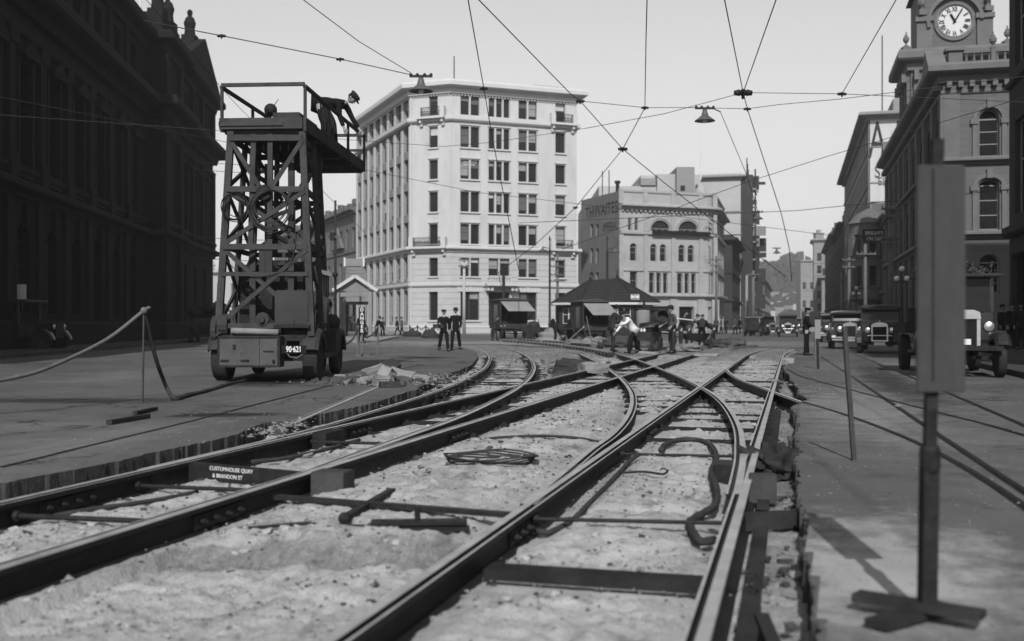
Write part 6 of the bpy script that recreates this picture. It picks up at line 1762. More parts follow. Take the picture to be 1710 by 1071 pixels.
    for sx in (-1, 1):
        for y in (-.1, 1.9, 3.8, 5.65):
            q = MB(); q.bar((sx * .84, y, 4.95), (sx * .84, y, 5.82), .055, .055, (0, 1, 0)); PB(q, 'rail_post')
        q = MB(); q.bar((sx * .84, -.14, 5.84), (sx * .84, 5.7, 5.84), .07, .06); PB(q, 'hand_rail')
    for y in (-.13, 5.68): q = MB(); q.bar((-.84, y, 5.88), (.84, y, 5.88), .06, .07); PB(q, 'hand_rail')
    q = MB(); q.bar((.2, 5.68, 5.5), (.84, 5.68, 5.5), .05, .06); PB(q, 'hand_rail')
    q = MB()
    for i in range(3): q.b2((.12, .1 + i * .02, 5.22 + i * .055), (.72 - .03 * i, 1.6, 5.27 + i * .055))
    PB(q, 'loose_boards')
    q = MB(); q.smooth = True; q.ball((-.06, .6, 5.52), .135, 12, 9); q.lathe([(.10, 5.1), (.06, 5.2), (.06, 5.4), (.1, 5.45)], (-.10, .6, 0), 10); q.bar((-.02, .6, 5.42), (.16, .6, 5.24), .07, .05); q.bar((.0, .6, 5.6), (.10, .6, 5.74), .012); PB(q, 'winch_head', 'iron')
    # wire coils hung on the rear frame
    for (cx, cz, Rr, nn, lab) in ((-.54, 3.42, .26, 6, 'small dark coil of wire hanging left on the lorry tower'), (.16, 3.36, .40, 9, 'large pale coil of wire hanging in the middle of the lorry tower')):
        r_ = random.Random(nn); q = MB()
        for k in range(nn):
            Rk = Rr * r_.uniform(.75, 1.08); ox, oz = r_.gauss(0, .02), -Rk + Rr + r_.gauss(0, .015); 
            q.tube([(-4.90 + cx + ox + Rk * cos(2 * pi * i / 26), 21.7 - .52 - .014 * (k % 4) + .02 * sin(i), cz - .0 + oz * .9 + Rk * sin(2 * pi * i / 26)) for i in range(26)], .010, 5, closed=True)
        tag(q.build('wire_coil', M['paintmid' if nn > 6 else 'iron']), lab, 'coil')
    q = MB(); q.tube(catmull([(-4.9 + .62, 21.28, 3.4), (-4.9 + .60, 21.2, 2.5), (-4.9 + .2, 21.2, 2.12), (-4.9 - .4, 21.25, 2.1), (-4.9 - .75, 21.3, 2.4)], .1), .008, 5)
    tag(q.build('rope', M['paintmid']), 'slack line drooping across the lower tower of the lorry', 'rope')
    # tangle of ropes over the rail
    q = MB(); r_ = random.Random(17)
    for k in range(22):
        x = -4.16 + r_.uniform(-.04, .10) - .0; y = 24.0 + r_.uniform(-.5, .5); z0 = 5.85; L = r_.uniform(.4, 1.0)
        q.tube(catmull([(x - .03, y, z0 - r_.random() * .3), (x, y, z0 + .03), (x + .05 + r_.random() * .05, y + r_.gauss(0, .05), z0 - L * .5), (x + .03 + r_.random() * .08, y + r_.gauss(0, .1), z0 - L), (x + .02, y + r_.gauss(0, .14), z0 - L * .8)], .08), .008, 4)
    tag(q.build('rope_tangle', M['sack']), 'tangle of pale line hanging over the platform rail of the lorry', 'rope')
tower_lorry()

# ---------------------------------------------------------------- parked lorry on the right
def lorry():
    t = thing('flat_lorry', 'dark flat bed lorry with a foliage topped cab facing the camera on the right', 'lorry', AT(1605, 23.0), cs)
    R = .42
    for sx in (-1, 1):
        wheel(t, sx * .76, 0, R, .17, sx, 8); wheel(t, sx * .80, 3.6, R + .02, .22, sx, 8)
        fender(t, sx * .76, 0, R, .30, 15, 150, 'paintdk'); lamp(t, (sx * .48, -.42, 1.08), .125, face=-1)
        q = MB(); q.b2((sx * .62, .5, .50), (sx * .92, 1.7, .55)); q.build('running_board', M['iron'], t)
    q = MB(); q.loft([[(-w, y, .62), (w, y, .62), (w, y, z), (w * .6, y, z + .09), (-w * .6, y, z + .09), (-w, y, z)] for y, w, z in ((-.36, .28, 1.28), (.5, .42, 1.32))]); q.build('bonnet', M['paintdk'], t)
    q = MB(); q.b2((-.24, -.44, .66), (.24, -.38, 1.22)); q.build('radiator', M['void'], t)
    q = MB(); q.b2((-.31, -.47, .62), (-.24, -.37, 1.24)); q.b2((.24, -.47, .62), (.31, -.37, 1.24)); q.b2((-.24, -.47, .62), (.24, -.37, .67)); q.prism([(-.32, 1.24), (.32, 1.24), (.30, 1.38), (.18, 1.43), (-.18, 1.43), (-.30, 1.38)], -.49, -.35, 'Y'); q.build('radiator_shell', M['chrome'], t)
    q = MB()
    for i in range(9): q.b2((-.225 + i * .054, -.452, .68), (-.213 + i * .054, -.441, 1.22))
    q.build('radiator_slat', M['iron'], t)
    q = MB(); q.b2((-.22, -.52, .70), (.12, -.50, .82)); q.build('number_plate', M['whitepaint'], t)
    q = MB(); q.b2((-.72, .5, .75), (.72, 1.55, 1.38)); o = bevelled(q.build('cab', M['paintdk'], t), .03)
    q = MB()
    for sx in (-.7, .7):
        for y in (.56, 1.5): q.bar((sx, y, 1.38), (sx, y, 2.15), .06)
    q.build('cab_post', M['paintdk'], o)
    q = MB(); q.b2((-.66, .53, 1.4), (.66, .55, 2.1)); q.build('windscreen', M['glass'], t)
    q = MB(); q.b2((-.88, .25, 2.15), (.88, 1.75, 2.22)); bevelled(q.build('cab_roof', M['paintmid'], t), .02)
    q = MB(); r_ = random.Random(31)
    for i in range(900):
        c = Vector((r_.gauss(0, .36), 1.0 + r_.gauss(0, .32), 2.24 + abs(r_.gauss(0, .10)))); n_ = Vector((r_.gauss(0, 1), r_.gauss(0, 1), r_.gauss(0, 1))).normalized(); u = n_.orthogonal().normalized(); v = n_.cross(u); s = r_.uniform(.03, .07)
        if abs(c.x) < .84 and .3 < c.y < 1.7: q.add([c - u * s, c + v * s * .5, c + u * s, c - v * s * .5], [(0, 1, 2, 3)])
    tag(q.build('foliage_load', M['foliage'], t, fix=False), kind='stuff')
    q = MB(); q.b2((-.95, 1.75, .92), (.95, 5.0, 1.02)); q.b2((-.95, 1.75, 1.02), (-.90, 5.0, 1.18)); q.b2((.90, 1.75, 1.02), (.95, 5.0, 1.18)); q.b2((-.9, 1.75, 1.02), (.9, 1.81, 1.5)); q.build('flat_bed', M['darktimber'], t)
    q = MB()
    for sx in (-.38, .38): q.b2((sx - .05, -.5, .55), (sx + .05, 4.8, .70)); q.b2((sx - .07, 1.8, .70), (sx + .07, 4.9, .92))
    q.bar((-.76, 0, R), (.76, 0, R), .08); q.bar((-.8, 3.6, R), (.8, 3.6, R), .12); q.b2((-.75, -.56, .58), (.75, -.5, .68)); q.ball((0, 3.6, R), .2, 10, 8); q.build('chassis', M['iron'], t)
lorry()

# ---------------------------------------------------------------- workmen's huts on wheels
def hut(label, px, d, w, dep, h, rz, zfl=.75, plat=True):
    t = thing('work_hut', label, 'wagon', AT(px, d), rz)
    q = MB(); T = .05                      # origin at the near left corner; front along +X, depth +Y
    q.b2((0, 0, zfl), (T, dep, h)); q.b2((w - T, 0, zfl), (w, dep, h)); q.b2((T, dep - T, zfl), (w - T, dep, h)); q.b2((T, T, zfl), (w - T, dep - T, zfl + .08)); q.b2((T, 0, h - .35), (w - T, T, h)); q.b2((T, 0, zfl), (w - T, T, zfl + .35)); q.build('body', M['paintmid'], t)
    q = MB(); q.prism([(-.1, h), (w + .1, h), (w + .1, h + .05), (w / 2, h + .22), (-.1, h + .05)], -.1, dep + .1, 'Y'); q.build('roof', M['slate'], t)
    q = MB(); a, b_ = Vector((.02, -.03, h - .05)), Vector((.3, -.75, h - .78))
    q.add([(.0, -.02, h - .08), (w + .0, -.02, h - .08), (w + .35, -.85, h - .78), (.35, -.85, h - .78), (.0, -.05, h - .11), (w, -.05, h - .11), (w + .35, -.88, h - .81), (.35, -.88, h - .81)], [(0, 1, 2, 3), (7, 6, 5, 4), (0, 4, 5, 1), (1, 5, 6, 2), (2, 6, 7, 3), (3, 7, 4, 0)]); q.build('flap', M['canvas'], t)
    q = MB()
    for x in (.12, w - .12): q.bar((x, 0, zfl + .4), (x + .3, -.8, h - .8), .03)
    q.build('flap_stay', M['iron'], t)
    q = MB(); q.b2((.15, .5, zfl + .1), (w - .15, .9, zfl + .55)); q.b2((w * .6, .4, zfl + .6), (w * .6 + .12, .5, h - .5)); q.build('bench', M['darktimber'], t)
    q = MB(); q.b2((-.03, dep * .25, zfl + .15), (-.002, dep * .55, h - .3)); o = q.build('door', M['paintdk'], t)
    for x in (.14, w - .14):
        for y in (.35, dep - .4): wheel(t, x, y, .40, .10, 1 if x > w / 2 else -1, 8)
    q = MB(); q.bar((.1, .35, .4), (w - .1, .35, .4), .07); q.bar((.1, dep - .4, .4), (w - .1, dep - .4, .4), .07); q.b2((.3, .1, .5), (w - .3, dep - .1, .74)); q.build('axle', M['iron'], t)
    return t
hut('grey hut on wheels with a raised pale flap, in front of the office door', 836, 80, 2.1, 3.0, 2.85, .30)
hut('nearer hut on wheels with a raised flap beside the hip roofed shelter', 974, 66, 1.65, 2.6, 2.45, .25, .7)
def cart(label, loc, rz, R=.6, barrel=False, cat='cart'):
    t = thing('hand_cart', label, cat, loc, rz)
    for sx in (-1, 1): wheel(t, sx * .55, 0, R, .07, sx, 12, 'darktimber', 'darktimber')
    q = MB(); q.bar((-.5, 0, R), (.5, 0, R), .06); q.b2((-.45, -.8, R + .05), (.45, .9, R + .12))
    for sx in (-.45, .45): q.b2((sx - .02, -.8, R + .12), (sx + .02, .9, R + .4)); q.bar((sx * .8, -.8, R + .1), (sx * .8, -2.0, R - .25), .05)
    q.build('bed', M['darktimber'], t)
    if barrel:
        q = MB(); q.smooth = True; q.lathe([(.25, -.4), (.36, -.2), (.38, 0), (.36, .2), (.25, .4)], (0, .1, R + .48), 14, 'Y'); q.build('barrel', M['darktimber'], t)
        q = MB(); q.bar((-.1, -.2, R + .5), (.5, .5, R + 1.3), .07); q.bar((.1, -.3, R + .4), (.7, .2, R + 1.0), .05); q.build('tool_handle', M['darktimber'], t)
    return t
cart('hand cart with a barrel and slanting poles right of the far hut', AT(893, 79), .9, .45, True)
cart('big wheeled cart standing against the nearer hut', AT(938, 66), .25, .72)
cart('low cart at the foot of the lamp post behind the white heap', AT(924, 80), 1.3, .4)
lump('canvas_heap', 'pale canvas sheet heaped beside the big wheeled cart', 'canvas', AT(921, 66), (.85, .55, .6), 'canvas', 5, .5, n=26, k=16)
def bench():
    t = thing('work_bench', 'small low bench in front of the barrel cart', 'bench', AT(904, 72), .1)
    q = MB(); q.b2((-.55, -.2, .48), (.55, .2, .55)); q.build('top', M['darktimber'], t)
    for x in (-.45, .45):
        q = MB(); q.b2((x - .03, -.15, 0), (x + .03, .15, .48)); q.build('leg', M['darktimber'], t)
bench()
def mixer():
    t = thing('concrete_mixer', 'concrete mixer with a tilted round drum among the workers', 'mixer', AT(1104, 58), .1)
    q = MB(); q.smooth = True; rot = Matrix.Rotation(radians(62), 3, 'X')
    q.lathe([(.10, -.55), (.34, -.42), (.50, -.10), (.50, .12), (.40, .38), (.33, .50), (.30, .50), (.36, .36), (.42, .1), (.3, -.3)], (0, 0, 1.35), 22, rot=rot); q.build('drum', M['paintmid'], t)
    q = MB(); q.lathe([(.54, -.05), (.56, 0), (.54, .05)], (0, .02, 1.33), 22, rot=rot); q.build('gear_ring', M['iron'], t)
    q = MB()
    for sx in (-.62, .62):
        q.bar((sx, .5, .45), (sx, .5, 2.0), .07); q.bar((sx, -.3, .45), (sx, .3, 1.4), .07); q.bar((sx, -.4, .5), (sx, .8, .5), .08)
    for z in (1.92, 2.05): q.bar((-.75, .5, z), (.85, .5, z), .06)
    q.bar((-.75, .5, .6), (.75, .5, .6), .07); q.bar((-.6, .45, .6), (.6, .45, 1.2), .05); q.build('frame', M['paintmid'], t)
    for sx in (-1, 1):
        for y in (-.25, .7): wheel(t, sx * .68, y, .30, .09, sx, 8)
    t2 = thing('water_tank', 'pale upright water tank beside the concrete mixer', 'tank', AT(1074, 57))
    q = MB(); q.smooth = True; q.lathe([(.33, .75), (.36, .78), (.36, 1.75), (.33, 1.82), (.05, 1.86)], (0, 0, 0), 18); q.build('tank', M['canvas'], t2)
    q = MB()
    for a in range(4): q.bar((.28 * cos(a * pi / 2 + .7), .28 * sin(a * pi / 2 + .7), 0), (.28 * cos(a * pi / 2 + .7), .28 * sin(a * pi / 2 + .7), .75), .06)
    q.build('stand', M['iron'], t2)
    q = MB(); q.lathe([(.10, 1.86), (.07, 2.1), (.05, 2.35)], (.05, 0, 0), 8); q.build('funnel', M['iron'], t2)
mixer()
def trolley():
    t = thing('tool_trolley', 'dark four wheeled trolley with tools and white lamps behind the bending worker', 'trolley', AT(1076, 45.5), -.35)
    for sx in (-1, 1):
        for y in (-.5, .8): wheel(t, sx * .50, y, .30, .12, sx)
    q = MB(); q.b2((-.5, -.8, .42), (.5, 1.1, .52)); q.b2((-.5, -.8, .52), (.5, -.74, .80)); q.b2((-.5, 1.04, .52), (.5, 1.1, .8)); q.b2((-.5, -.74, .52), (-.45, 1.04, .8)); q.b2((.45, -.74, .52), (.5, 1.04, .8)); q.build('bed', M['darktimber'], t)
    q = MB(); q.smooth = True; q.lathe([(.2, -.4), (.26, 0), (.2, .4)], (.1, .5, .95), 12, 'X'); q.b2((-.4, -.4, .8), (.4, .6, .92)); q.build('engine', M['iron'], t)
    q = MB(); q.add([(.15, -.6, .95), (.65, -.3, 1.15), (.65, .3, 1.2), (.2, .2, 1.05)], [(0, 1, 2, 3)]); q.build('sheet', M['canvas'], t)
    for i in range(5):
        q = MB(); q.lathe([(.05, 0), (.06, .05), (.04, .1), (.02, .13)], (-.35 + i * .13, -.72, .80), 8); q.build('lamp', M['whitepaint'], t)
    q = MB()
    q.bar((-.5, -.3, .9), (.55, -.5, 1.02), .04); q.bar((-.2, -.9, .85), (.3, .6, 1.1), .035); q.build('tool_handle', M['timber'], t)
trolley()

# clutter of the works
def barrow():
    t = thing('wheelbarrow', 'wooden wheelbarrow tipped beside the digging gang', 'wheelbarrow', AT(1160, 49), .9)
    w = wheel(t, 0, -.75, .22, .06, 1, 6, 'darktimber', 'darktimber')
    q = MB(); q.loft([[(-.25, -.45, .38), (.25, -.45, .38), (.38, -.6, .68), (-.38, -.6, .68)], [(-.25, .35, .38), (.25, .35, .38), (.38, .45, .68), (-.38, .45, .68)]]); q.build('tray', M['darktimber'], t)
    q = MB()
    for s_ in (-1, 1): q.bar((s_ * .1, -.8, .24), (s_ * .32, .95, .56), .05); q.bar((s_ * .25, .3, .42), (s_ * .28, .35, 0), .05)
    q.build('frame', M['darktimber'], t)
barrow()
for i, (px, d, sx, sy, sz, lab, m) in enumerate(((1215, 52, .9, .6, .32, 'spoil heap at the right of the digging gang', 'dirt'), (1052, 52, 1.2, .7, .4, 'dark spoil heap behind the white shirted worker', 'dirt'), (990, 56, 1.2, .9, .3, 'low heap of rubble before the nearer hut', 'soil'), (1142, 44.5, .7, .5, .22, 'small heap of wet mortar by the mixer worker', 'soil'))):
    lump('spoil_heap', lab, 'heap', AT(px, d), (sx, sy, sz), m, 20 + i, .55, fr=2.4, n=30, k=18)
for i, (px, d, lab) in enumerate(((1003, 49, 'bucket left of the tall overalled worker'), (1094, 43.8, 'bucket beside the trolley wheel'))):
    t = thing('bucket', lab, 'bucket', AT(px, d)); q = MB(); q.smooth = True; q.lathe([(.11, 0), (.15, .30), (.14, .30), (.10, .03)], (0, 0, 0), 14); q.build('pail', M['paintmid'], t); q = MB(); q.tube([(-.15, 0, .3), (-.1, 0, .42), (0, 0, .46), (.1, 0, .42), (.15, 0, .3)], .01, 5); q.build('handle', M['iron'], t)
for i, (a, b, lab) in enumerate((((1085, 44.6), (1130, 46), 'long plank lying behind the crossing below the mixer'), ((1140, 47), (1185, 49), 'plank lying before the digging gang'), ((960, 52), (1010, 53.5), 'timber baulk lying before the nearer hut'), ((1220, 47), (1262, 50), 'loose baulk beside the far right rails'))):
    mb = MB(); mb.bar(AT(*a, .07), AT(*b, .09), .22, .10); tag(mb.build('plank', M['timber' if i % 2 else 'darktimber']), lab, 'plank')
# ---------------------------------------------------------------- shelters
def hip_shelter():
    d = 97.0; x0, x1 = AT(925, d).x, AT(1108, d).x; D = 8.5
    t = thing('tram_shelter', 'tram shelter with a dark tiled many sided hip roof', 'shelter', (x0, d, 0))
    W = x1 - x0; zc = 3.05; ins = 2.3
    P = [(ins, 0), (W - ins, 0), (W, ins), (W, D - ins), (W - ins, D), (ins, D), (0, D - ins), (0, ins)]
    za = ZT(464, d + D / 2); xa, xb = AT(986, d + D / 2).x - x0, AT(1031, d + D / 2).x - x0
    q = MB(); ev = [(x, y, zc) for x, y in P]; a = (xa, D / 2, za - .25); b_ = (xb, D / 2, za)
    def tri(*ps): q.poly(ps)
    tri(ev[0], ev[1], b_, a); tri(ev[1], ev[2], b_); tri(ev[2], ev[3], b_); tri(ev[3], ev[4], b_); tri(ev[4], ev[5], a, b_); tri(ev[5], ev[6], a); tri(ev[6], ev[7], a); tri(ev[7], ev[0], a)
    q.build('roof', M['tile'], t)
    q = MB()
    for p in ev:
        e = a if p[0] < W / 2 else b_; q.tube([Vector(p) + Vector((0, 0, .04)), Vector(e) + Vector((0, 0, .04))], .09, 5)
    for e in (a, b_): q.lathe([(.12, 0), (.16, .15), (.05, .4), (.04, .8)], e, 8)
    for k in islands(q): k.build('ridge', M['tile'], t)
    c = Vector((W / 2, D / 2)); wp = [tuple(c + (Vector(p) - c) * .88) for p in P]
    q = MB(); g = MB(); fcs = [Face(p, r) for p, r in zip(wp, wp[1:] + wp[:1])]; win = []
    for k, f in enumerate(fcs):
        ops = []; n = max(1, int(f.L / 1.6))
        for i in range(n): ops.append((f.L * (i + .12) / n, f.L * (i + .88) / n, 1.1, 2.55)); win.append((f, ops[-1]))
        wall(q, f, 0, f.L, 0, zc - .05, ops, .15)
    q.build('wall', M['darktimber'], t)
    for f, o in win:
        me, pg, _ = win_mesh(round(o[1] - o[0], 2), 1.45, 3, 2, .05, False, 'whitepaint')
        w = obj('window', me, t, f.P((o[0] + o[1]) / 2, o[2], -.12), f.rz); obj('pane', pg, w)
    q = MB(); molding(q, P, [(-.35, zc - .22), (.02, zc - .22), (.05, zc - .02), (-.35, zc - .02)], True); q.build('fascia', M['whitepaint'], t)
    q = MB(); f = Face(P[0], P[1]); u0, u1 = AT(1051.5, d).x - x0 - ins, AT(1068.5, d).x - x0 - ins
    f.box(q, u0, u1, ZT(501.5, d), ZT(491, d), .15, .22); o = q.build('notice_board', M['blackpaint'], t)
    q = MB(); f.box(q, u0 + .08, u1 - .08, ZT(500.8, d), ZT(491.8, d), .22, .235); o2 = q.build('notice', M['whitepaint'], o)
    zm = ZT(496.3, d)
    um = (u0 + u1) / 2                      # rows of lettering too small to read in the photograph
    for dz, w, h in ((.17, .30, .07), (.0, .12, .05), (-.16, .34, .09)): q = MB(); f.box(q, um - w, um + w, zm + dz - h / 2, zm + dz + h / 2, .236, .242); q.build('lettering', M['blackpaint'], o2)
hip_shelter()
def gable_shelter():
    d = 80.0; t = thing('gable_shelter', 'small gable roofed street shelter with a louvred roof turret', 'shelter', AT(593, d), .12)
    za, ze = 4.70, 3.62; hw = 1.62; D = 4.5
    q = MB()
    for sx in (-1, 1): q.add([(0, -.35, za), (sx * hw, -.35, ze), (sx * hw, D, ze), (0, D, za), (0, -.35, za - .10), (sx * hw, -.35, ze - .10), (sx * hw, D, ze - .10), (0, D, za - .10)], [(0, 1, 2, 3), (7, 6, 5, 4), (0, 4, 5, 1), (1, 5, 6, 2), (2, 6, 7, 3), (3, 7, 4, 0)])
    q.build('roof', M['slate'], t)
    for sx in (-1, 1):
        q = MB(); q.bar((0, -.40, za - .06), (sx * (hw + .03), -.40, ze - .06), .05, .24, (0, 0, 1)); q.build('barge_board', M['whitetrim'], t)
    q = MB(); q.add([(-hw + .3, -.05, ze - .1), (hw - .3, -.05, ze - .1), (0, -.05, za - .2)], [(0, 1, 2)]); q.b2((-1.15, -.1, 2.75), (.98, .0, 3.5)); 
    q.build('gable_panel', M['canvas'], t)
    q = MB()
    for i in range(4): q.b2((-1.08 + i * .52, -.13, 3.12), (-1.08 + i * .52 + .42, -.101, 3.42))
    n = 12
    for i in range(n):
        a0, a1 = pi * i / n, pi * (i + 1) / n; q.bar((-.09 - cos(a0) * .75, -.12, 2.78 + sin(a0) * .42), (-.09 - cos(a1) * .75, -.12, 2.78 + sin(a1) * .42), .05, .04)
    q.build('panel_moulding', M['concrete'], t)
    q = MB(); q.b2((-1.0, -.08, 2.52), (1.0, .02, 2.75)); q.build('lintel', M['blackpaint'], t)
    for (x, w) in ((-1.22, .22), (-.92, .5), (1.10, .26)):
        for y in (0, D - .4): q = MB(); q.b2((x - w / 2, y - .12, 0), (x + w / 2, y + .12, 3.5)); q.build('post', M['midstone' if w < .4 else 'darktimber'], t)
    q = MB()
    for i in range(4): k = 1 - i * .06; q.b2((-.72 * k, .6, za - .35 + i * .26), (.72 * k, 1.8, za - .35 + i * .26 + .24))
    q.build('turret', M['canvas'], t)
    q = MB(); q.b2((-.72, .5, za + .72), (.55, .56, za + 1.28)); q.build('roof_sign', M['midstone'], t)
    q = MB(); q.b2((-.85, .45, za + .7), (-.73, .6, za + 1.34)); q.b2((.56, .45, za + .7), (.68, .6, za + 1.34)); q.build('sign_post', M['whitepaint'], t)
    q = MB(); q.b2((-1.9, -.9, 0), (1.9, D, .15)); q.build('plinth', M['concrete'], t)
gable_shelter()
mb = MB(); mb.prism([(-9.3, 63), (-8.5, 62.6), (-8.0, 64), (-9.0, 86), (-15, 87), (-14.2, 74)], -.05, .12)
tag(mb.build('pavement', M['concrete']), kind='structure')
# ================================================================ PEOPLE
QUEUE = []          # (object holding the skin, finish function)
def skin_tmp(verts, edges, radii, root=0):
    me = bpy.data.meshes.new('skin_tmp'); me.from_pydata([tuple(v) for v in verts], edges, []); me.update()
    bm = bmesh.new(); bm.from_mesh(me); lay = bm.verts.layers.skin.verify(); bm.verts.ensure_lookup_table()
    for i, v in enumerate(bm.verts):
        r = radii[i]; v[lay].radius = (r, r) if not isinstance(r, tuple) else r; v[lay].use_root = (i == root)
    bm.to_mesh(me); bm.free()
    o = bpy.data.objects.new('skin_tmp', me); COL.objects.link(o)
    s = o.modifiers.new('s', 'SKIN'); s.use_smooth_shade = True; s.branch_smoothing = .4
    o.modifiers.new('u', 'SUBSURF').levels = 1; o.modifiers['u'].render_levels = 1
    return o
def rotx(v, a):      # pitch forward (towards -Y) by a
    c, s_ = cos(a), sin(a); return Vector((v[0], v[1] * c - v[2] * s_, v[1] * s_ + v[2] * c))
def person(label, loc, rz, pose=None, top='suit', legs='suit', hat='felt', S=1.0, group=None, skirt=True, shirtfront=False, sleeves=True, hair='hair', braces=False, bag=None, low=0.0):
    p = dict(lean=0, thL=0, thR=0, knL=0, knR=0, abL=3, abR=3, shL=4, shR=4, aoL=9, aoR=9, elL=12, elR=12, head=0, turn=0, twist=0); p.update(pose or {})
    t = thing('person', label, 'person', loc, rz, group); t.scale = (S, S, S)
    R_ = radians; ln = R_(p['lean'])
    d = Vector((0, -sin(ln), cos(ln)))
    def leg(s, th, kn, ab):
        th, kn, ab = R_(th), R_(kn), R_(ab)
        a = Vector((s * sin(ab), -sin(th) * cos(ab), -cos(th) * cos(ab))); b = Vector((s * sin(ab) * .6, -sin(th - kn), -cos(th - kn)))
        h = Vector((s * .095, 0, -.02)); k = h + a * .43; an = k + b * .42; return h, k, an, b
    Ls = {1: leg(1, p['thL'], p['knL'], p['abL']), -1: leg(-1, p['thR'], p['knR'], p['abR'])}
    hz = .085 - min(l[2].z for l in Ls.values()) - low
    P0 = Vector((0, 0, hz)); chest = P0 + d * .34; nb = P0 + d * .52
    hd = R_(p['lean'] * .55 + p['head']); hdir = Vector((0, -sin(hd), cos(hd))); neck = nb + hdir * .07; hc = nb + hdir * .19 + rotx((0, -1, 0), 0) * .02
    Zr = Matrix.Rotation(R_(p['turn']), 3, 'Z')
    A = {}
    for s, sh, ao, el in ((1, p['shL'], p['aoL'], p['elL']), (-1, p['shR'], p['aoR'], p['elR'])):
        sh, ao, el = R_(sh), R_(ao), R_(el); so = nb - d * .045 + Vector((s * .185, 0, 0))
        ua = Vector((s * sin(ao), -sin(sh) * cos(ao), -cos(sh) * cos(ao))); e = so + ua * .29
        fa = Vector((s * sin(ao) * .2, -sin(sh + el), -cos(sh + el))).normalized(); w = e + fa * .25; A[s] = (so, e, w, fa)
    # body skeleton
    V = [P0, P0 + d * .17, chest, nb, neck]; Rr = [.125, .115, (.145, .12), .07, .052]; E = [(0, 1), (1, 2), (2, 3), (3, 4)]
    for s in (1, -1):
        h, k, an, b = [P0 + q if i < 3 else q for i, q in enumerate(Ls[s])]
        i = len(V); toe = an + Vector((s * .02, -.12, -.045)); V += [h, h.lerp(k, .5), k, k.lerp(an, .35), an, toe]; Rr += [.088, .078, .056, .058, .038, .032]; E += [(0, i), (i, i + 1), (i + 1, i + 2), (i + 2, i + 3), (i + 3, i + 4), (i + 4, i + 5)]
        so, e, w, fa = A[s]; i = len(V); V += [so, so.lerp(e, .5), e, w, w + fa * .07]; Rr += [.058, .046, .038, .027, .030]; E += [(2, i), (i, i + 1), (i + 1, i + 2), (i + 2, i + 3), (i + 3, i + 4)]
    tb = skin_tmp(V, E, Rr)
    x = MB(); x.smooth = True          # head with a face, hands with five fingers
    Hm = Matrix.Rotation(0, 3, 'Z') @ Zr
    def H(v): return hc + Hm @ (Vector((v[0], v[1] * cos(hd) - v[2] * sin(hd) * 1, v[1] * sin(hd) + v[2] * cos(hd)))) if True else None
    o0 = len(x.v); x.ball((0, 0, 0), 1, 14, 12)
    for i in range(o0, len(x.v)):
        v = Vector(x.v[i]); w_ = .076 * (1 - .22 * max(0, -v.z)); q = Vector((v.x * w_, v.y * (.098 - .012 * max(0, -v.z)) - .012 * max(0, -v.z), v.z * .118)); x.v[i] = tuple(H(q))
    x.loft([[H((a, b, c)) for a, b, c in r] for r in ([(-.006, -.094, .02), (.006, -.094, .02), (0, -.09, .02)], [(-.016, -.098, -.03), (.016, -.098, -.03), (0, -.122, -.028)], [(-.012, -.09, -.038), (.012, -.09, -.038), (0, -.10, -.04)])])
    for s in (1, -1): x.ball(H((s * .078, .005, -.005)), .024, 6, 5, (.4, .8, 1.2))
    for s in (1, -1):
        so, e, w, fa = A[s]; pc = w + fa * .075; side = Vector((1, 0, 0)) * s; up = fa.cross(side).normalized(); inn = up.cross(fa)
        x.ball(pc, .042, 8, 6, (.8, .8, 1.0))
        for k, (off, L) in enumerate(((-.030, .062), (-.010, .076), (.011, .070), (.030, .054))):
            b0 = pc + fa * .03 + up * off; b1 = b0 + fa * L * .5; b2_ = b1 + (fa * .75 - side * .55) * L * .5; x.tube([b0, b1, b2_], [.010, .009, .007], 5)
        b0 = pc - fa * .01 - up * .034 - side * .005; x.tube([b0, b0 + fa * .03 - up * .022 - side * .01, b0 + fa * .06 - up * .022 - side * .02], [.012, .010, .008], 5)
    x.cur = 1
    for s in (1, -1): x.ball(H((s * .030, -.088, .008)), .010, 6, 4)
    x.loft([[H((a, b, c)) for a, b, c in r] for r in ([(-.026, -.092, -.062), (0, -.104, -.060), (.026, -.092, -.062)], [(-.024, -.090, -.070), (0, -.102, -.070), (.024, -.090, -.070)])], closed=True)
    x.cur = 0
    QUEUE.append((tb, 'body', t, ['skin', 'hair'], x))
    # clothes
    hem = P0 - d * (.16 if skirt else .02) + Vector((0, 0, 0)) * 0
    if p['lean'] > 25: hem = P0 - Vector((0, -.02, 1)) * .06
    if not skirt: hem = P0 - d * .10
    V = [P0 + d * .02, hem, P0 + d * .18, chest, nb - d * .015, nb + hdir * .035]; Rr = [.165, .17 if skirt else .10, .148, (.185, .155), .10, .066]; E = [(0, 1), (0, 2), (2, 3), (3, 4), (4, 5)]
    for s in (1, -1):
        so, e, w, fa = A[s]; i = len(V); V += [so, so.lerp(e, .5), e, w - fa * .0]; Rr += [.078, .066, .058, .046]; E += [(3, i), (i, i + 1), (i + 1, i + 2), (i + 2, i + 3)]
    QUEUE.append((skin_tmp(V, E, Rr), 'jacket' if skirt else 'shirt', t, [top], None))
    V = [P0 + d * .06]; Rr = [.138]; E = []
    V.append(P0 - Vector((0, 0, .02))); Rr.append(.155); E.append((0, 1))
    for s in (1, -1):
        h, k, an, b = [P0 + q if i < 3 else q for i, q in enumerate(Ls[s])]; i = len(V)
        V += [h.lerp(k, .15), h.lerp(k, .55), k, k.lerp(an, .5), an + Vector((0, -.01, -.01))]; Rr += [.108, .098, .078, .074, .070]; E += [(1, i), (i, i + 1), (i + 1, i + 2), (i + 2, i + 3), (i + 3, i + 4)]
    QUEUE.append((skin_tmp(V, E, Rr), 'trousers', t, [legs], None))
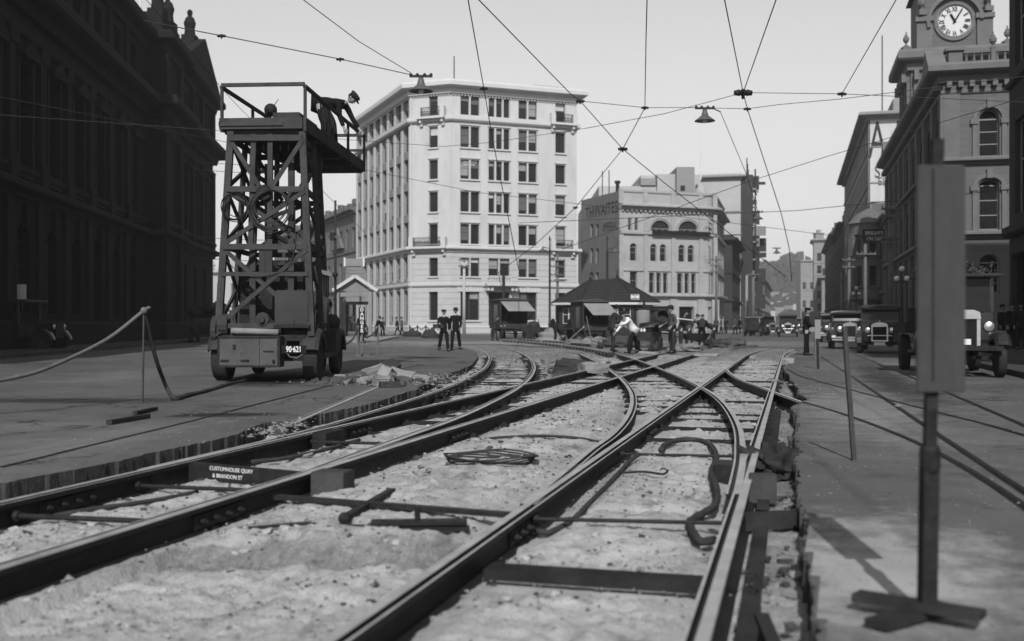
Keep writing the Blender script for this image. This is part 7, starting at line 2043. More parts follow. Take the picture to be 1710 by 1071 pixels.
    for s in (1, -1):
        an = P0 + Ls[s][2]; q = MB(); q.smooth = True
        rings = []
        for (y, w, z0, z1) in ((.085, .030, -.085, .02), (.05, .045, -.085, .05), (-.02, .045, -.085, .04), (-.10, .050, -.085, -.02), (-.165, .040, -.085, -.04), (-.19, .018, -.08, -.055)): rings.append([an + Vector((a, y, b)) for a, b in ((-w, z0), (w, z0), (w, z1 * .6 - .01), (w * .5, z1), (-w * .5, z1), (-w, z1 * .6 - .01))])
        q.loft(rings); q.build('boot', M['blackpaint'], t)
    q = MB(); q.smooth = True; o0 = 0; q.ball((0, 0, 0), 1, 12, 10)
    for i in range(len(q.v)):
        v = Vector(q.v[i]); z = max(v.z, -.35 + (.55 if v.y < -.2 else 0)); q.v[i] = tuple(H((v.x * .083, v.y * .103 + .008, z * .122 + .006)))
    q.build('hair', M[hair], t)
    if hat:
        q = MB(); q.smooth = True
        if hat == 'felt' or hat == 'pale':
            pr = [(.145, .040), (.15, .046), (.10, .056), (.098, .075), (.090, .135), (.07, .150), (.03, .140), (.002, .138)]
            q.lathe(pr, (0, 0, 0), 16)
        elif hat == 'cap':
            q.lathe([(.088, .035), (.094, .05), (.115, .085), (.10, .108), (.05, .118), (.002, .12)], (0, 0, 0), 14); q.loft([[(a, b, c) for a, b, c in r] for r in ([(-.07, -.07, .045), (.07, -.07, .045), (.07, -.07, .052), (-.07, -.07, .052)], [(-.05, -.155, .03), (.05, -.155, .03), (.05, -.155, .036), (-.05, -.155, .036)])])
        elif hat == 'peak':
            q.lathe([(.090, .030), (.092, .07), (.128, .105), (.125, .118), (.06, .128), (.002, .128)], (0, 0, 0), 16); q.loft([[(a, b, c) for a, b, c in r] for r in ([(-.075, -.065, .04), (.075, -.065, .04), (.075, -.065, .047), (-.075, -.065, .047)], [(-.055, -.15, .018), (.055, -.15, .018), (.055, -.15, .024), (-.055, -.15, .024)])])
        for i in range(len(q.v)):
            v = q.v[i]; q.v[i] = tuple(H((v[0], v[1] * 1.1, v[2])))
        q.build('hat' if hat in ('felt', 'pale') else 'cap', M['canvas' if hat == 'pale' else 'felt'], t)
    if shirtfront:
        q = MB(); c_ = nb - d * .06 + Vector((0, -.135, 0)); c2 = nb + Vector((0, -.085, 0)) + d * .03
        q.add([c2 + Vector((-.032, .0, .015)), c2 + Vector((.032, .0, .015)), c_ + Vector((.0, -.028, .02))], [(0, 1, 2)]); q.build('shirt_front', M['shirt'], t)
        q = MB(); q.bar(c2 + Vector((0, -.012, 0)), c_ + Vector((0, -.040, .02)), .024, .008); q.build('necktie', M['blackpaint'], t)
    if braces:
        for s in (1, -1):
            q = MB(); q.tube([P0 + d * .05 + Vector((s * .06, .165, 0)), chest + Vector((s * .05, .0, 0)) + Vector((0, cos(ln), sin(ln))) * .185, nb + Vector((s * .09, 0, 0)) + Vector((0, cos(ln), sin(ln))) * .10], .014, 5); q.build('brace', M['suit'], t)
    t['hold'] = 0; del t['hold']
    t_w = [Vector(A[1][2]), Vector(A[-1][2])]
    return t, t_w, P0
ST = dict(thL=6, thR=-6, knL=4, knR=6)
# the two men walking out of the bend
person('man in dark suit and flat cap striding beside a hatted man', AT(741, 44.3), .25, dict(thL=20, thR=-14, knL=4, knR=22, shL=-16, shR=30, elR=60, elL=14, aoR=14, turn=10), 'suit', 'suit', 'cap', .985, shirtfront=True)
person('man in dark suit and brimmed hat with white collar walking beside the capped man', AT(761, 46.2), -.1, dict(thL=-14, thR=18, knL=20, knR=3, shL=14, shR=-12, elL=24), 'suit', 'suit', 'felt', 1.03, shirtfront=True)
mb = MB(); mb.b2((-.20, -.12, 0), (.16, .12, .16)); o = mb.build('parcel', M['paintmid'], None, AT(732, 44.15, .95), .3); tag(o, 'small dark parcel carried by the capped walking man', 'parcel')
# workers round the trolley and the mixer
person('tall worker in dark overalls and brimmed hat standing beside the white shirted man', AT(1024, 43.6), 1.9, dict(lean=8, head=14, shL=26, shR=20, elL=34, elR=30, thL=4, thR=-6), 'work', 'work', 'felt', 1.06, skirt=False)
person('worker in white shirt and braces bending forward beside the trolley', AT(1058, 41.4), -1.05, dict(lean=42, head=10, thL=34, thR=-26, knL=16, knR=6, shL=60, shR=24, elL=20, elR=20, abL=8, abR=8), 'shirt', 'suit', 'cap', 1.06, skirt=False, braces=True)
person('worker in hat and faded shirt standing with hands at his belt by the mixer', AT(1123, 41.2), -1.35, dict(lean=3, shL=-12, shR=8, elL=62, elR=55, aoL=22, aoR=22, head=6), 'work2', 'work', 'felt', 1.02, skirt=False)
person('dark coated worker behind the belted man holding a pale board', AT(1137, 47.5), 1.5, dict(lean=18, shL=50, shR=42, elL=20, elR=20, head=6), 'work', 'work', 'cap', .98)
mb = MB(); mb.bar(AT(1132, 47.2, 1.36), AT(1158, 46.8, 1.28), .16, .03); tag(mb.build('board', M['whitepaint']), 'pale board held out by the dark coated worker', 'board')
GG = 'gang digging at the right end of the works'
person('stooping worker with bent back at the left end of the digging gang', AT(1151, 55), 1.4, dict(lean=38, thL=16, thR=-10, knL=14, shL=46, shR=40, elL=20, elR=24, head=4), 'work2', 'work', 'cap', .98, GG, skirt=False)
person('worker seen from behind bending down in the middle of the digging gang', AT(1172, 53), 2.9, dict(lean=46, thL=10, thR=4, knL=8, knR=8, shL=50, shR=44, elL=10, head=6), 'work', 'suit', None, 1.0, GG, skirt=False)
person('worker bent right over his shovel at the right end of the digging gang', AT(1192, 54), -1.3, dict(lean=68, thL=26, thR=-8, knL=20, knR=8, shL=52, shR=60, elL=12, elR=12), 'work', 'work', 'cap', 1.0, GG, skirt=False)
mb = MB(); mb.tube([AT(1189, 53.7, .75), AT(1178, 53.2, .12)], .022, 6); mb.box(AT(1177, 53.2, .08), (.2, .24, .03), .3); tag(mb.build('shovel', M['timber']), 'shovel held by the worker bent right over', 'shovel')
person('worker stooping over tools in front of the far hut', AT(826, 70.5), 1.1, dict(lean=22, thL=10, thR=-8, shL=40, shR=36, elL=30, elR=30), 'work', 'work', 'cap', .94)
# constable on the right
person('uniformed constable in a peaked cap standing on the right pit edge', AT(1347, 38.6), 1.35, dict(shL=14, shR=18, elL=50, elR=58, head=4, thL=3, thR=-4), 'suit', 'suit', 'peak', .955)
lump('satchel', 'pale cloth bundle held at the waist of the constable', 'bundle', AT(1358, 38.4, .82), (.15, .10, .2), 'canvas', 9, .3)
# men on the tower lorry
person('worker bent double over the platform rail of the tower lorry', (-4.36, 24.6, 5.10), 1.30, dict(lean=92, thL=30, thR=18, knL=26, knR=20, shL=24, shR=8, elL=10, elR=14, head=5), 'suit', 'suit', 'cap', 1.12, skirt=False)
person('hatted driver with white collar beside the cab of the tower lorry', AT(549, 26.6), .15, dict(), 'suit', 'suit', 'felt', .93, shirtfront=True)
# passers by
person('dark man standing behind the danger board', AT(603, 62), .4, dict(), 'suit', 'suit', 'cap', .98)
PB_ = 'people near the pale office building'
person('dark figure stooping by the gable roofed shelter', AT(629, 80), 1.2, dict(lean=22), 'suit', 'suit', 'felt', .95, PB_)
person('woman sized figure in pale jacket behind the stooping man near the shelter', AT(639, 88), .3, dict(), 'work2', 'suit', 'felt', .9, PB_)
person('man stepping along the foot of the pale office building with a dog ahead', AT(664, 104), -1.2, dict(lean=10, thL=22, thR=-18, knR=24), 'suit', 'suit', 'felt', 1.0, PB_)
person('second man close behind the man with a dog', AT(671, 106), -1.2, dict(thL=14, thR=-12, knR=14), 'work2', 'suit', 'felt', 1.0, PB_)
PR_ = 'people on the right pavement'
for (px, d_, lab, rz_) in ((1673, 46.5, 'dark hatted man on the right pavement leftmost of the three', .5), (1689, 43, 'tall dark man with pale collar on the right pavement in the middle of the three', .2), (1705, 42, 'dark man at the right margin on the pavement', -.4)):
    person(lab, (AT(px, d_).x, d_, .13), rz_, dict(shL=8), 'suit', 'suit', 'felt', 1.02, PR_, shirtfront=px == 1689)
PH_ = 'people by the hotel corner'
for i, (px, d_, lab) in enumerate(((1196, 112, 'dark pedestrian by the pole at the hotel corner'), (1204, 116, 'pedestrian in a hat beside the hotel doorway'), (1212, 120, 'pedestrian right of the hotel doorway'), (1228, 108, 'dark pedestrian stepping off the kerb right of the hotel'), (1236, 118, 'pedestrian furthest right by the hotel side street'))):
    person(lab, (AT(px, d_).x, d_, .0), i * 1.3, dict(thL=10, thR=-8), ('suit', 'work2')[i % 2], 'suit', 'felt', 1.0, PH_)
# small dog
def dog():
    V = [(0, 0, .34), (0, -.2, .36), (0, -.34, .44), (0, -.44, .50), (0, -.56, .47), (0, .22, .35), (0, .36, .46), (0, .44, .56)]; Rr = [.085, .10, .06, .065, .03, .075, .02, .012]; E = [(0, 1), (1, 2), (2, 3), (3, 4), (0, 5), (5, 6), (6, 7)]
    for s in (1, -1):
        i = len(V); V += [(s * .06, -.2, .26), (s * .06, -.19, .14), (s * .06, -.21, .02)]; Rr += [.045, .026, .024]; E += [(1, i), (i, i + 1), (i + 1, i + 2)]
        i = len(V); V += [(s * .06, .2, .26), (s * .06, .27, .15), (s * .06, .23, .02)]; Rr += [.05, .026, .024]; E += [(5, i), (i, i + 1), (i + 1, i + 2)]
    t = thing('dog', 'small pale dog trotting in front of the office building', 'dog', AT(653, 101), -1.3)
    q = MB()
    for s in (1, -1): q.loft([[(s * .03, -.40, .54), (s * .06, -.42, .54), (s * .045, -.38, .54)], [(s * .05, -.40, .61), (s * .055, -.40, .61), (s * .05, -.395, .61)]])
    QUEUE.append((skin_tmp([Vector(v) for v in V], E, Rr), 'body', t, ['canvas'], q))
dog()
def flush_queue():
    bpy.context.view_layer.update(); dg = bpy.context.evaluated_depsgraph_get()
    for tmp, name, par, mats, extra in QUEUE:
        me = bpy.data.meshes.new_from_object(tmp.evaluated_get(dg))
        q = MB(); q.smooth = True; q.add([tuple(v.co) for v in me.vertices], [tuple(p.vertices) for p in me.polygons])
        if extra:
            o = len(q.v); q.v += extra.v
            for f, mi in zip(extra.f, extra.mi): q.cur = mi; q.face([i + o for i in f])
        q.build(name, [M[m] for m in mats], par)
        bpy.data.meshes.remove(me)
    for tmp, *_ in QUEUE:
        me = tmp.data; bpy.data.objects.remove(tmp); bpy.data.meshes.remove(me)
flush_queue()
lump('sack', 'dark sack lying on the road left of the walking men', 'sack', AT(688, 92), (.8, .4, .45), 'sack', 6, .4)
lump('sack', 'dark heap on the road just left of the capped walking man', 'sack', AT(719, 84), (.7, .4, .5), 'sack', 8, .4)
# ================================================================ WIRES, LAMPS, POLES, SIGNS, STAKES AND ROPES
WZ = 6.5
def W3(px, py, z=WZ): d = (z - CAMH) * F / (HY - py); return Vector(((px - CX) / F * d, d, z))
def wire(label, pts, r=.0105, group='overhead tramway wires', sag=0.0, name='overhead_wire', ext=(0, 0)):
    P = [p if isinstance(p, Vector) else W3(*p) for p in pts]
    ex = [25 if not isinstance(p, Vector) and p[1] <= 0 else e for p, e in ((pts[0], ext[0]), (pts[-1], ext[1]))]   # wires run on to supports beyond the view
    if ex[0]: P.insert(0, P[0] + (P[0] - P[1]).normalized() * ex[0])
    if ex[1]: P.append(P[-1] + (P[-1] - P[-2]).normalized() * ex[1])
    if sag:
        out = []
        for a, b in zip(P, P[1:]):
            for i in range(8): t_ = i / 8; out.append(a.lerp(b, t_) - Vector((0, 0, sag * 4 * t_ * (1 - t_))))
        P = out + [P[-1]]
    rr = [r * max(1, p.y / 26) for p in P]
    mb = MB(); mb.tube(P, rr, 5); return tag(mb.build(name, M['wire']), label, 'wire', group)
def insul(label, p, s=.1):
    p = p if isinstance(p, Vector) else W3(*p)
    t = MB(); t.smooth = True
    t.ball(p, s * .55, 10, 8); t.tube([p + Vector((-s * 1.3, 0, -.01)), p + Vector((-s * .5, 0, 0))], [s * .35, s * .5], 8); t.tube([p + Vector((s * .5, 0, 0)), p + Vector((s * 1.3, 0, -.01))], [s * .5, s * .35], 8); t.tube([p, p + Vector((0, 0, -s * .9))], s * .25, 6)
    return tag(t.build('wire_insulator', M['iron']), label, 'insulator', 'insulators on the tramway wires')
N1, N2, N3, N4 = W3(1241, 155), W3(1040, 249), W3(1077, 180), W3(1248, 182)
insul('large dark wire junction where the top right wires meet', N1, .16); insul('dark pull-off junction in the sky above the hotel', N2, .11); insul('small insulator on the span wire above the hotel junction', N3, .07); insul('insulator just below the large right wire junction', N4, .07)
insul('insulator hanging alone at the right below the clock tower', W3(1406, 157), .08); insul('insulator in front of the office building cornice', W3(808, 148), .07); insul('insulator at the right corner of the office cornice', W3(969, 169), .08)
insul('insulator on the upper left span wire nearer the tower lorry', W3(568, 99), .06); insul('insulator on the upper left span wire nearer the sooty building', W3(370, 60), .06)
insul('small insulator on the wire crossing the office corner', W3(961, 347), .09)
wire('wire running up right from the large junction to the top edge', [N1, (1303, -20)])
wire('wire running up left from the large junction to the top edge', [N1, (1206, -20)])
wire('contact wire falling away from the large junction towards the far street', [N1, N4, (1283, 290), (1305, 358), (1318, 415), (1322, 470)])
wire('span wire from the large junction to the office building corner', [N1, (1110, 190), (975, 215)], .008)
wire('span wire from the large junction to the clock building', [N1, (1406, 157), (1515, 162)], .008, ext=(0, 9))
wire('wire rising steeply right from the lone right insulator', [(1406, 157), (1505, -15)], .009)
wire('span wire from the office cornice through the lamp', [(969, 169), N3, (1160, 180), N4, (1300, 175), (1400, 166), (1530, 150)], .008, ext=(0, 8))
wire('wire from the hotel junction up through the small insulator to the top edge', [N2, N3, (1079, 60), (1081, -15)])
wire('wire from the top edge slanting past the office corner to the hotel junction', [(785, -15), (954, 158), (969, 169), N2, (1110, 306), (1190, 368)], .0105, ext=(0, 70))
wire('pull-off wire from the hotel junction down left across the office front', [N2, (961, 347), (890, 412), (840, 450)], .009, ext=(0, 25))
wire('wire from the top edge down across the middle of the office front', [(779, -15), (808, 148), (822, 230), (842, 330)], .0105, ext=(0, 60))
wire('knotted span wire from the sooty building to the big hanging lamp', [(240, 35), (370, 60), (568, 99), (690, 126)], .010)
wire('wire from the top edge to the big hanging lamp', [(500, -5), (600, 70), (686, 122)], .008)
wire('thin wire behind the rail of the tower platform', [(300, 65), (390, 170), (470, 250)], .006, ext=(12, 30))
wire('guy wire from the middle lamp down to the far street', [(1203, 187), (1246, 290), (1265, 352)], .008)
wire('long thin wire from the hotel to the clock tower', [(1150, 340), (1255, 302), (1380, 262), (1540, 214)], .008, ext=(30, 12))
wire('thin wire across the office upper windows', [(600, 235), (740, 245), (820, 238), (975, 215)], .006, ext=(14, 0))
wire('thin wire across the office lower windows', [(600, 282), (690, 300), (800, 322), (960, 340), (1000, 345)], .006, ext=(14, 60))
wire('high wire crossing the street before the far hill', [(1240, 356), (1330, 352), (1450, 340)], .008, ext=(12, 8))
for i, y in enumerate((270, 283, 395, 430)): wire(['upper line', 'second line', 'third line', 'lowest line'][i] + ' of the thin wires between the sooty building and the tower lorry', [AT(325, 75, ZT(y, 75)), AT(470, 90, ZT(y + 6, 90))], .007, 'thin wires left of the tower lorry', .1)

def hang_lamp(label, p, s=1.0):
    t = thing('street_lamp', label, 'lamp', p, 0, 'bell shaped lamps hung on the span wires')
    q = MB(); q.smooth = True; q.lathe([(.055, .0), (.075, -.08), (.09, -.14), (.16, -.20), (.255, -.27), (.265, -.285), (.24, -.28), (.05, -.2)], (0, 0, 0), 20); q.build('shade', M['enamel'], t)
    q = MB(); q.smooth = True; q.ball((0, 0, -.27), .07, 10, 8); q.build('bulb', M['lampglass'], t)
    q = MB(); q.bar((-.25, 0, .045), (.25, 0, .045), .035, .05)
    for x in (-.22, -.08, .08, .22): q.lathe([(.03, .05), (.04, .08), (.02, .11)], (x, 0, 0), 8)
    q.tube([(0, 0, 0), (0, 0, .05)], .05, 8); q.build('hanger', M['lampiron'], t)
    t.scale = (s, s, s); return t
l0 = hang_lamp('large bell lamp hanging in front of the office roof corner', W3(703, 131))
for lab, pos, s in (('bell lamp hanging in the sky between office and clock tower', W3(1177, 184), .98), ('small bell lamp hanging above the far street', W3(1265, 356), 1.05), ('smallest bell lamp far over the street before the hill', W3(1297, 416), 1.1)):
    c = dup(l0, lab, pos); c.scale = (s, s, s)
wire('short lead from the middle lamp to its two insulators', [(1190, 181), (1203, 187)], .014)

# ---------------------------------------------------------------- poles and posts
def pole(label, x, y, h, r=.11, arms=(), m='timber', group='telegraph poles along the street', extra=None, al=.65):
    t = thing('telegraph_pole', label, 'pole', (x, y, 0), 0, group)
    q = MB(); q.smooth = True; q.tube([(0, 0, -.1), (0, 0, h)], [r, r * .72], 10); q.build('shaft', M[m], t)
    for z in arms:
        q = MB(); q.b2((-al, -r - .10, z - .05), (al, -r + .02, z + .05))
        for k in range(5):
            if abs(k - 2) > .1: q.lathe([(.03, .05), (.045, .1), (.03, .16), (.015, .18)], (al * (k - 2) / 2.2, -r - .03, z), 6)
        q.build('cross_arm', M['timber'], t)
    return t
def kx(y): return 4.95 + .26 * y
def pt(px, d, top, **k): return AT(px, d).x, d, ZT(top, d)
pole('stout pale telegraph pole with four crossarms in front of the clock building', *pt(1487, 52.5, 345), .15, (6.7, 6.35, 5.3, 5.05), 'timber', al=.5)
pole('telegraph pole past the stout pale one, under the hanging tap sign', *pt(1445, 71, 408), .14, (5.7,), 'timber')
pole('thin pole beyond the tap sign, rising behind the saloon car', *pt(1418, 93, 430), .16, (6.6, 6.0), 'timber')
pole('short pole left of the thin pole behind the saloon car', *pt(1405, 108, 455), .15, (5.6,), 'timber')
pole('telegraph pole with crossarms at the hotel corner', *pt(1196, 110, 428), .16, (7.6, 7.0, 6.4), 'timber')
pole('pale pole on the left kerb of the far street with a white band', *pt(1247, 112, 460), .18, (), 'concrete')
pole('taller pole beside the banded one on the left kerb of the far street', *pt(1258, 108, 452), .2, (6.0,), 'timber')
pole('pale pole with insulators standing before the first office window', *pt(775, 100, 436), .16, (7.0, 6.4), 'pale', al=.5)
pole('dark post rising behind the far hut before the office door', *pt(841, 84, 460), .16, (), 'iron')
pole('dark pole with a box and a round signal left of the office building', *pt(560, 72, 335), .10, (6.9,), 'darktimber', al=.4)
pole('pole with many insulators in the gap between office and hotel', *pt(931, 104, 425), .15, (7.2, 6.6, 5.8, 5.2), 'timber', al=.7)
q = MB(); q.b2((AT(551, 71.8).x, 71.7, ZT(402, 71.8)), (AT(559, 71.8).x, 71.95, ZT(388, 71.8))); tag(q.build('signal_box', M['iron']), 'dark box fixed on the pole left of the office building', 'box')
q = MB(); q.smooth = True; q.ball(AT(559.5, 71.6, ZT(459, 71.6)), .20, 12, 8); q.tube([AT(550, 71.6, ZT(459, 71.6)), AT(556, 71.6, ZT(459, 71.6))], .02, 5); tag(q.build('signal_ball', M['iron']), 'dark round signal hung on the pole above the gable shelter', 'signal')
def lamp_post(label, px, d, top, arm=-1, dish=True):
    x = AT(px, d).x; h = ZT(top, d); t = thing('lamp_post', label, 'lamp post', (x, d, 0))
    q = MB(); q.smooth = True; q.lathe([(.20, 0), (.22, .1), (.13, .3), (.11, 1.0), (.14, 1.05), (.09, 1.15), (.07, h - 1.2), (.10, h - 1.15), (.05, h - 1.0), (.035, h - .4), (.09, h - .3), (.05, h - .15), (.01, h)], (0, 0, 0), 10); q.build('shaft', M['lampiron'], t)
    q = MB(); q.bar((0, 0, h - 1.0), (arm * .55, 0, h - .85), .05); q.bar((0, 0, h - 1.35), (arm * .4, 0, h - .9), .03); q.build('bracket', M['lampiron'], t)
    q = MB(); q.smooth = True; q.lathe([(.06, .25), (.10, .12), (.34, .0), (.34, -.03), (.05, .0)], (arm * .52, 0, h - 1.15), 14); o = q.build('shade', M['enamel'], t)
    q = MB(); q.smooth = True; q.ball((arm * .52, 0, h - 1.17), .12, 8, 6); q.build('bulb', M['lampglass'], o)
lamp_post('dark lamp post with a dish lamp before the right corner of the office', 918, 80, 393)
lamp_post('dark pole with a dish lamp on its right before the hotel side wall', 1014, 72, 392, 1)
def globes():
    d = 47; x = AT(1506, d).x; t = thing('lamp_post', 'lamp standard with three white globes before the clock building', 'lamp post', (x, d, .1))
    q = MB(); q.smooth = True; q.lathe([(.15, 0), (.08, .5), (.06, 2.6), (.04, 3.3)], (0, 0, 0), 10); q.bar((-.22, 0, 2.85), (.22, 0, 2.85), .04); q.build('shaft', M['lampiron'], t)
    for dx, z in ((0, 3.42), (-.22, 3.0), (.22, 3.0)): q = MB(); q.smooth = True; q.ball((dx, 0, z), .12, 12, 8); q.build('globe', M['lampglass'], t)
    c = dup(t, 'further lamp standard with three globes beyond the parked saloon', AT(1430, 104, .1)); c.scale = (1.3, 1.3, 1.3)
globes()
# hanging bar sign
d = 105.0; x0, x1 = AT(1440, d).x, AT(1478, d).x; z0, z1 = ZT(404, d), ZT(384.5, d)
t = thing('hanging_sign', 'dark hanging sign with pale letters over the right pavement', 'sign', (x0, d, 0))
q = MB(); q.b2((0, -.06, z0), (x1 - x0 + .6, .06, z1)); q.build('board', M['blackpaint'], t)
q = MB(); q.b2((-.03, -.08, z1), (x1 - x0 + .8, .08, z1 + .10)); q.b2((-.03, -.08, z0 - .08), (x1 - x0 + .8, .08, z0)); q.build('sign_frame', M['iron'], t)
for tx, z in (("SPEIGHT'S", z1 - .32), ('ON TAP', z0 + .27)): text_on('lettering', tx, .50, M['whitepaint'], t, (1.12, -.075, z), (1, 0, 0), (0, 0, 1), .01, sx=.8, bold=.008)

# ---------------------------------------------------------------- danger board, chain posts, stakes
g = AT(604.5, 37.8); t = thing('danger_board', 'black post board lettered downwards with the word danger', 'sign', g, .05)
q = MB(); q.b2((-.10, -.02, .80), (.10, .02, 1.70)); q.build('board', M['blackpaint'], t)
q = MB(); q.bar((0, .035, 0), (0, .035, 1.6), .05); q.b2((-.25, -.03, 0), (.25, .03, .05)); q.b2((-.03, -.25, .05), (.03, .25, .09)); q.build('post', M['timber'], t)
for i, ch in enumerate('DANGER'): text_on('lettering', ch, .165, M['whitepaint'], t, (0, -.024, 1.615 - i * .148), (1, 0, 0), (0, 0, 1), .006, bold=.005)
def post(label, p, h, w=.06, m='timber', lean=(0, 0), name='chain_post', group=None):
    q = MB(); q.bar((0, 0, -.05), (lean[0], lean[1], h), w, w, (0, 1, 0)); return tag(q.build(name, M[m], None, p), label, 'post', group)
CP = 'posts carrying the chain round the lorry'
post('chain post left of the danger board', AT(597.5, 39), 1.08, .07, group=CP); post('chain post right of the danger board', AT(631, 40.5), 1.05, .07, group=CP)
wire('rope swag between the two chain posts by the danger board', [AT(598, 39, 1.0), AT(603, 39.2, .78), AT(612, 39.6, .62), AT(622, 40, .72), AT(631, 40.5, .98)], .022, None, name='rope')
wire('rope swag running left from the chain post behind the lorry wheel', [AT(598, 39, 1.0), AT(590, 38.7, .60), AT(580, 38, .42), AT(570, 37.5, .5), AT(556, 36.5, .85)], .022, None, name='rope')
# ring of low chain posts at the foot of the office
for i, (px, d_) in enumerate(((684, 107), (697, 106.5), (711, 106), (725, 105.6), (739, 105.2), (753, 105.2), (767, 106))): post('low post of the chain rail at the foot of the office', AT(px, d_), .95, .12, 'darktimber', group='posts of the office chain rail')
for i, (a, b) in enumerate((((684, 107), (697, 106.5)), ((697, 106.5), (711, 106)), ((711, 106), (725, 105.6)), ((725, 105.6), (739, 105.2)))): wire('sagging chain link rail before the office base', [AT(*a, .85), AT((a[0] + b[0]) / 2, (a[1] + b[1]) / 2, .5), AT(*b, .85)], .012, 'chains of the office rail', name='chain')
# left rope stake
g = G(238, 673); post('thin stake carrying the ropes on the left road', g, 1.34, .024, 'towertimber', (.02, 0), 'rope_stake')
top = Vector((g.x + .02, g.y, 1.33))
P = catmull([top + Vector((.08, 0, .04)), top, AT(180, 15.2, 1.15 - (566 - 540) / 118.4), AT(100, 14.3, 1.15 - (606 - 540) / 125.9), AT(40, 13.7, 1.15 - (627 - 540) / 131), AT(-60, 13, .40), AT(-160, 12.5, .42)], .12)
mb = MB(); mb.smooth = True; mb.tube(P, .027, 8); mb.ball(top, .055, 8, 6); tag(mb.build('rope', M['rope']), 'pale rope sagging from the stake to the left edge', 'rope')
P = catmull([top, AT(252, 15.8, 1.15 - 28 / 114), AT(262, 16, 1.15 - 65 / 112.5), AT(272, 16.3, 1.15 - 92 / 110), AT(281, 16.4, .12), G(293, 666, .03), G(315, 660, .03), G(350, 652, .02), G(390, 640, .02), G(425, 634, .02)], .1)
rr = random.Random(5); mb = MB(); mb.smooth = True; mb.tube(P, [.036 * rr.uniform(.75, 1.3) if i > 14 else .03 for i in range(len(P))], 8); tag(mb.build('rope', M['tarrope']), 'dark frayed rope falling from the stake and trailing along the left road', 'rope')
# right stakes
g = G(1427, 770); post('leaning pale stake standing in the right road', g, 1.12, .036, 'towertimber', (-.085, .0), 'road_stake')
g = AT(1367, 27.0); t = thing('marker_board', 'small narrow board on a stake beside the constable', 'sign', g, .1)
q = MB(); q.bar((0, .02, -.05), (-.03, .02, 1.1), .05); q.build('stake', M['darktimber'], t); q = MB(); q.b2((-.10, -.01, .76), (.05, .01, 1.24)); q.build('board', M['midstone'], t)
post('thin stake right of the lying stones by the pit edge', AT(1361, 34), .75, .05, 'timber', (.01, 0), 'road_stake')
# the blurred board close to the camera
g = G(1556, 1042); t = thing('warning_post', 'tall narrow grey board on an iron post close to the camera at the right', 'sign', g, .06)
q = MB(); q.b2((-.062, -.012, .885), (.128, .006, 1.755)); bevelled(q.build('board', M['boardgrey'], t), .004)
q = MB(); q.b2((-.004, -.018, .93), (.001, -.0125, 1.74)); q.build('board_joint', M['iron'], t)
q = MB(); q.bar((-.01, .03, .02), (.035, .03, 1.86), .045, .03, (0, 1, 0)); q.bar((-.005, .03, .02), (.005, .03, .64), .06, .05, (0, 1, 0)); q.lathe([(.036, .58), (.040, .60), (.040, .66), (.034, .68)], (.006, .03, 0), 10); q.build('post', M['iron'], t)
for k, (a, b) in enumerate((((-.26, -.10), (.12, .14)), ((-.22, .20), (.14, -.12)))):
    q = MB(); q.bar((a[0], a[1], .03 + .032 * k), (b[0], b[1], .03 + .032 * k), .10, .03); q.build('foot', M['darktimber'], t)
# leaning tools by the hut
mb = MB(); mb.tube([G(937, 580, .05), AT(975, 44, 1.0)], .022, 6); tag(mb.build('crowbar', M['whitepaint']), 'pale pole slanting up in front of the nearer hut', 'bar')
mb = MB(); mb.tube([AT(991, 46, .02), AT(979, 46.4, 1.45)], .02, 6); mb.b2((AT(991, 46).x - .1, 45.9, .0), (AT(991, 46).x + .1, 45.98, .22)); tag(mb.build('shovel', M['timber']), 'long handled shovel leaning before the open side of the nearer hut', 'shovel')
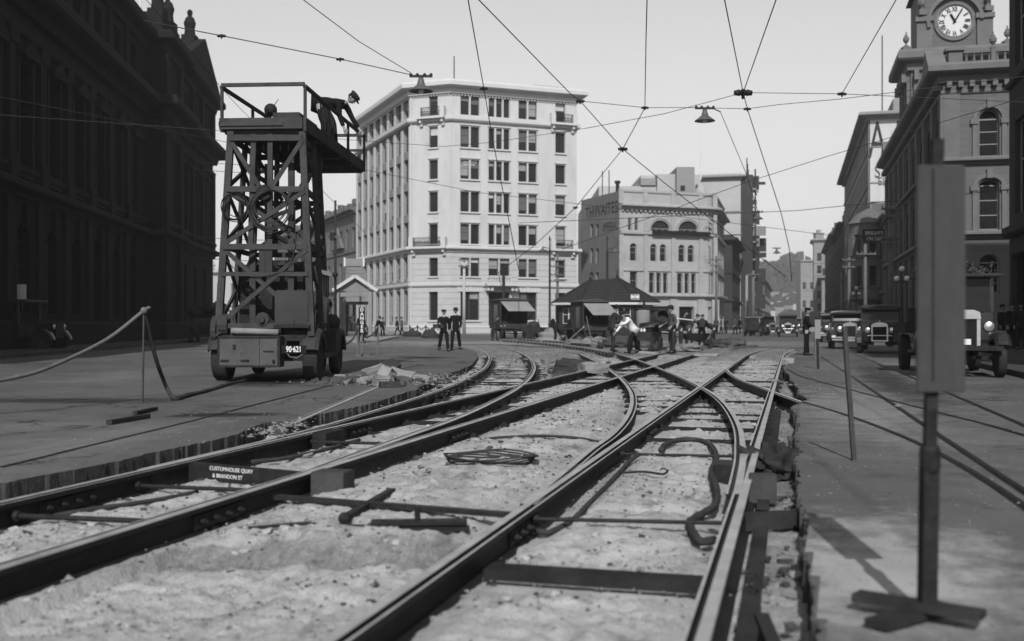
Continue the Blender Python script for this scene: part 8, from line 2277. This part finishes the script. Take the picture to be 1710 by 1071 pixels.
# ================================================================ SKY, SUN, HAZE, CAMERA
SUN_EL, SUN_AZ = 38.0, -4.0     # sun behind the camera, a little to its left
def light():
    w = bpy.data.worlds.new('World'); SC.world = w; w.use_nodes = True
    nt = w.node_tree; bg = nt.nodes['Background']
    sky = nt.nodes.new('ShaderNodeTexSky'); sky.sky_type = 'NISHITA'; sky.sun_disc = False
    sky.sun_elevation = radians(SUN_EL)
    sky.sun_rotation = radians(180 - SUN_AZ)
    sky.air_density = 1.3; sky.dust_density = .7; sky.ozone_density = 1.0
    # a black and white plate, most sensitive to blue light: a fixed mix of the green and blue channels
    sp = nt.nodes.new('ShaderNodeSeparateColor'); mx = nt.nodes.new('ShaderNodeMix'); mx.data_type = 'FLOAT'; mx.inputs[0].default_value = .75
    nt.links.new(sky.outputs[0], sp.inputs[0]); nt.links.new(sp.outputs['Green'], mx.inputs[2]); nt.links.new(sp.outputs['Blue'], mx.inputs[3]); nt.links.new(mx.outputs[0], bg.inputs['Color'])
    bg.inputs['Strength'].default_value = .128
    s = bpy.data.lights.new('Sun', 'SUN'); s.energy = 4.8; s.angle = radians(.6); s.color = (1, 1, 1)
    o = bpy.data.objects.new('Sun', s); COL.objects.link(o)
    e = radians(SUN_EL); a = radians(SUN_AZ)
    to = Vector((sin(a) * cos(e), -cos(a) * cos(e), sin(e)))   # towards the sun
    o.rotation_euler = to.to_track_quat('Z', 'Y').to_euler(); o.location = (-5, -20, 40)
light()
def cam():
    c = bpy.data.cameras.new('Camera'); c.sensor_width = 36; c.sensor_fit = 'HORIZONTAL'
    c.lens = 36 * F / 1710; c.clip_start = .1; c.clip_end = 4000
    c.shift_y = (HY - 535.5) / 1710
    o = bpy.data.objects.new('Camera', c); COL.objects.link(o); o.location = (0, 0, CAMH); o.rotation_euler = (radians(90), 0, 0)
    c.dof.use_dof = True; c.dof.focus_distance = 17; c.dof.aperture_fstop = (c.lens / 1000) / APERTURE
    SC.camera = o
APERTURE = .023
cam()
if HAZE:
    mb = MB(); mb.b2((-690, -55, -1.4), (690, 895, 130))
    me = mb.mesh('haze', []); m = bpy.data.materials.new('haze_air'); m.use_nodes = True; nt = m.node_tree
    nt.nodes.remove(nt.nodes['Principled BSDF'])
    v = nt.nodes.new('ShaderNodeVolumePrincipled'); v.inputs['Color'].default_value = (.92, .92, .92, 1); v.inputs['Density'].default_value = HAZE; v.inputs['Anisotropy'].default_value = .2
    nt.links.new(v.outputs[0], nt.nodes['Material Output'].inputs['Volume']); me.materials.append(m)
    tag(obj('haze', me), 'thin summer haze over the street', 'haze', kind='stuff')
SC.view_settings.view_transform = 'Standard'; SC.view_settings.look = 'None'; SC.view_settings.gamma = 1
SC.view_settings.exposure = 0.0; SC.view_settings.use_curve_mapping = False
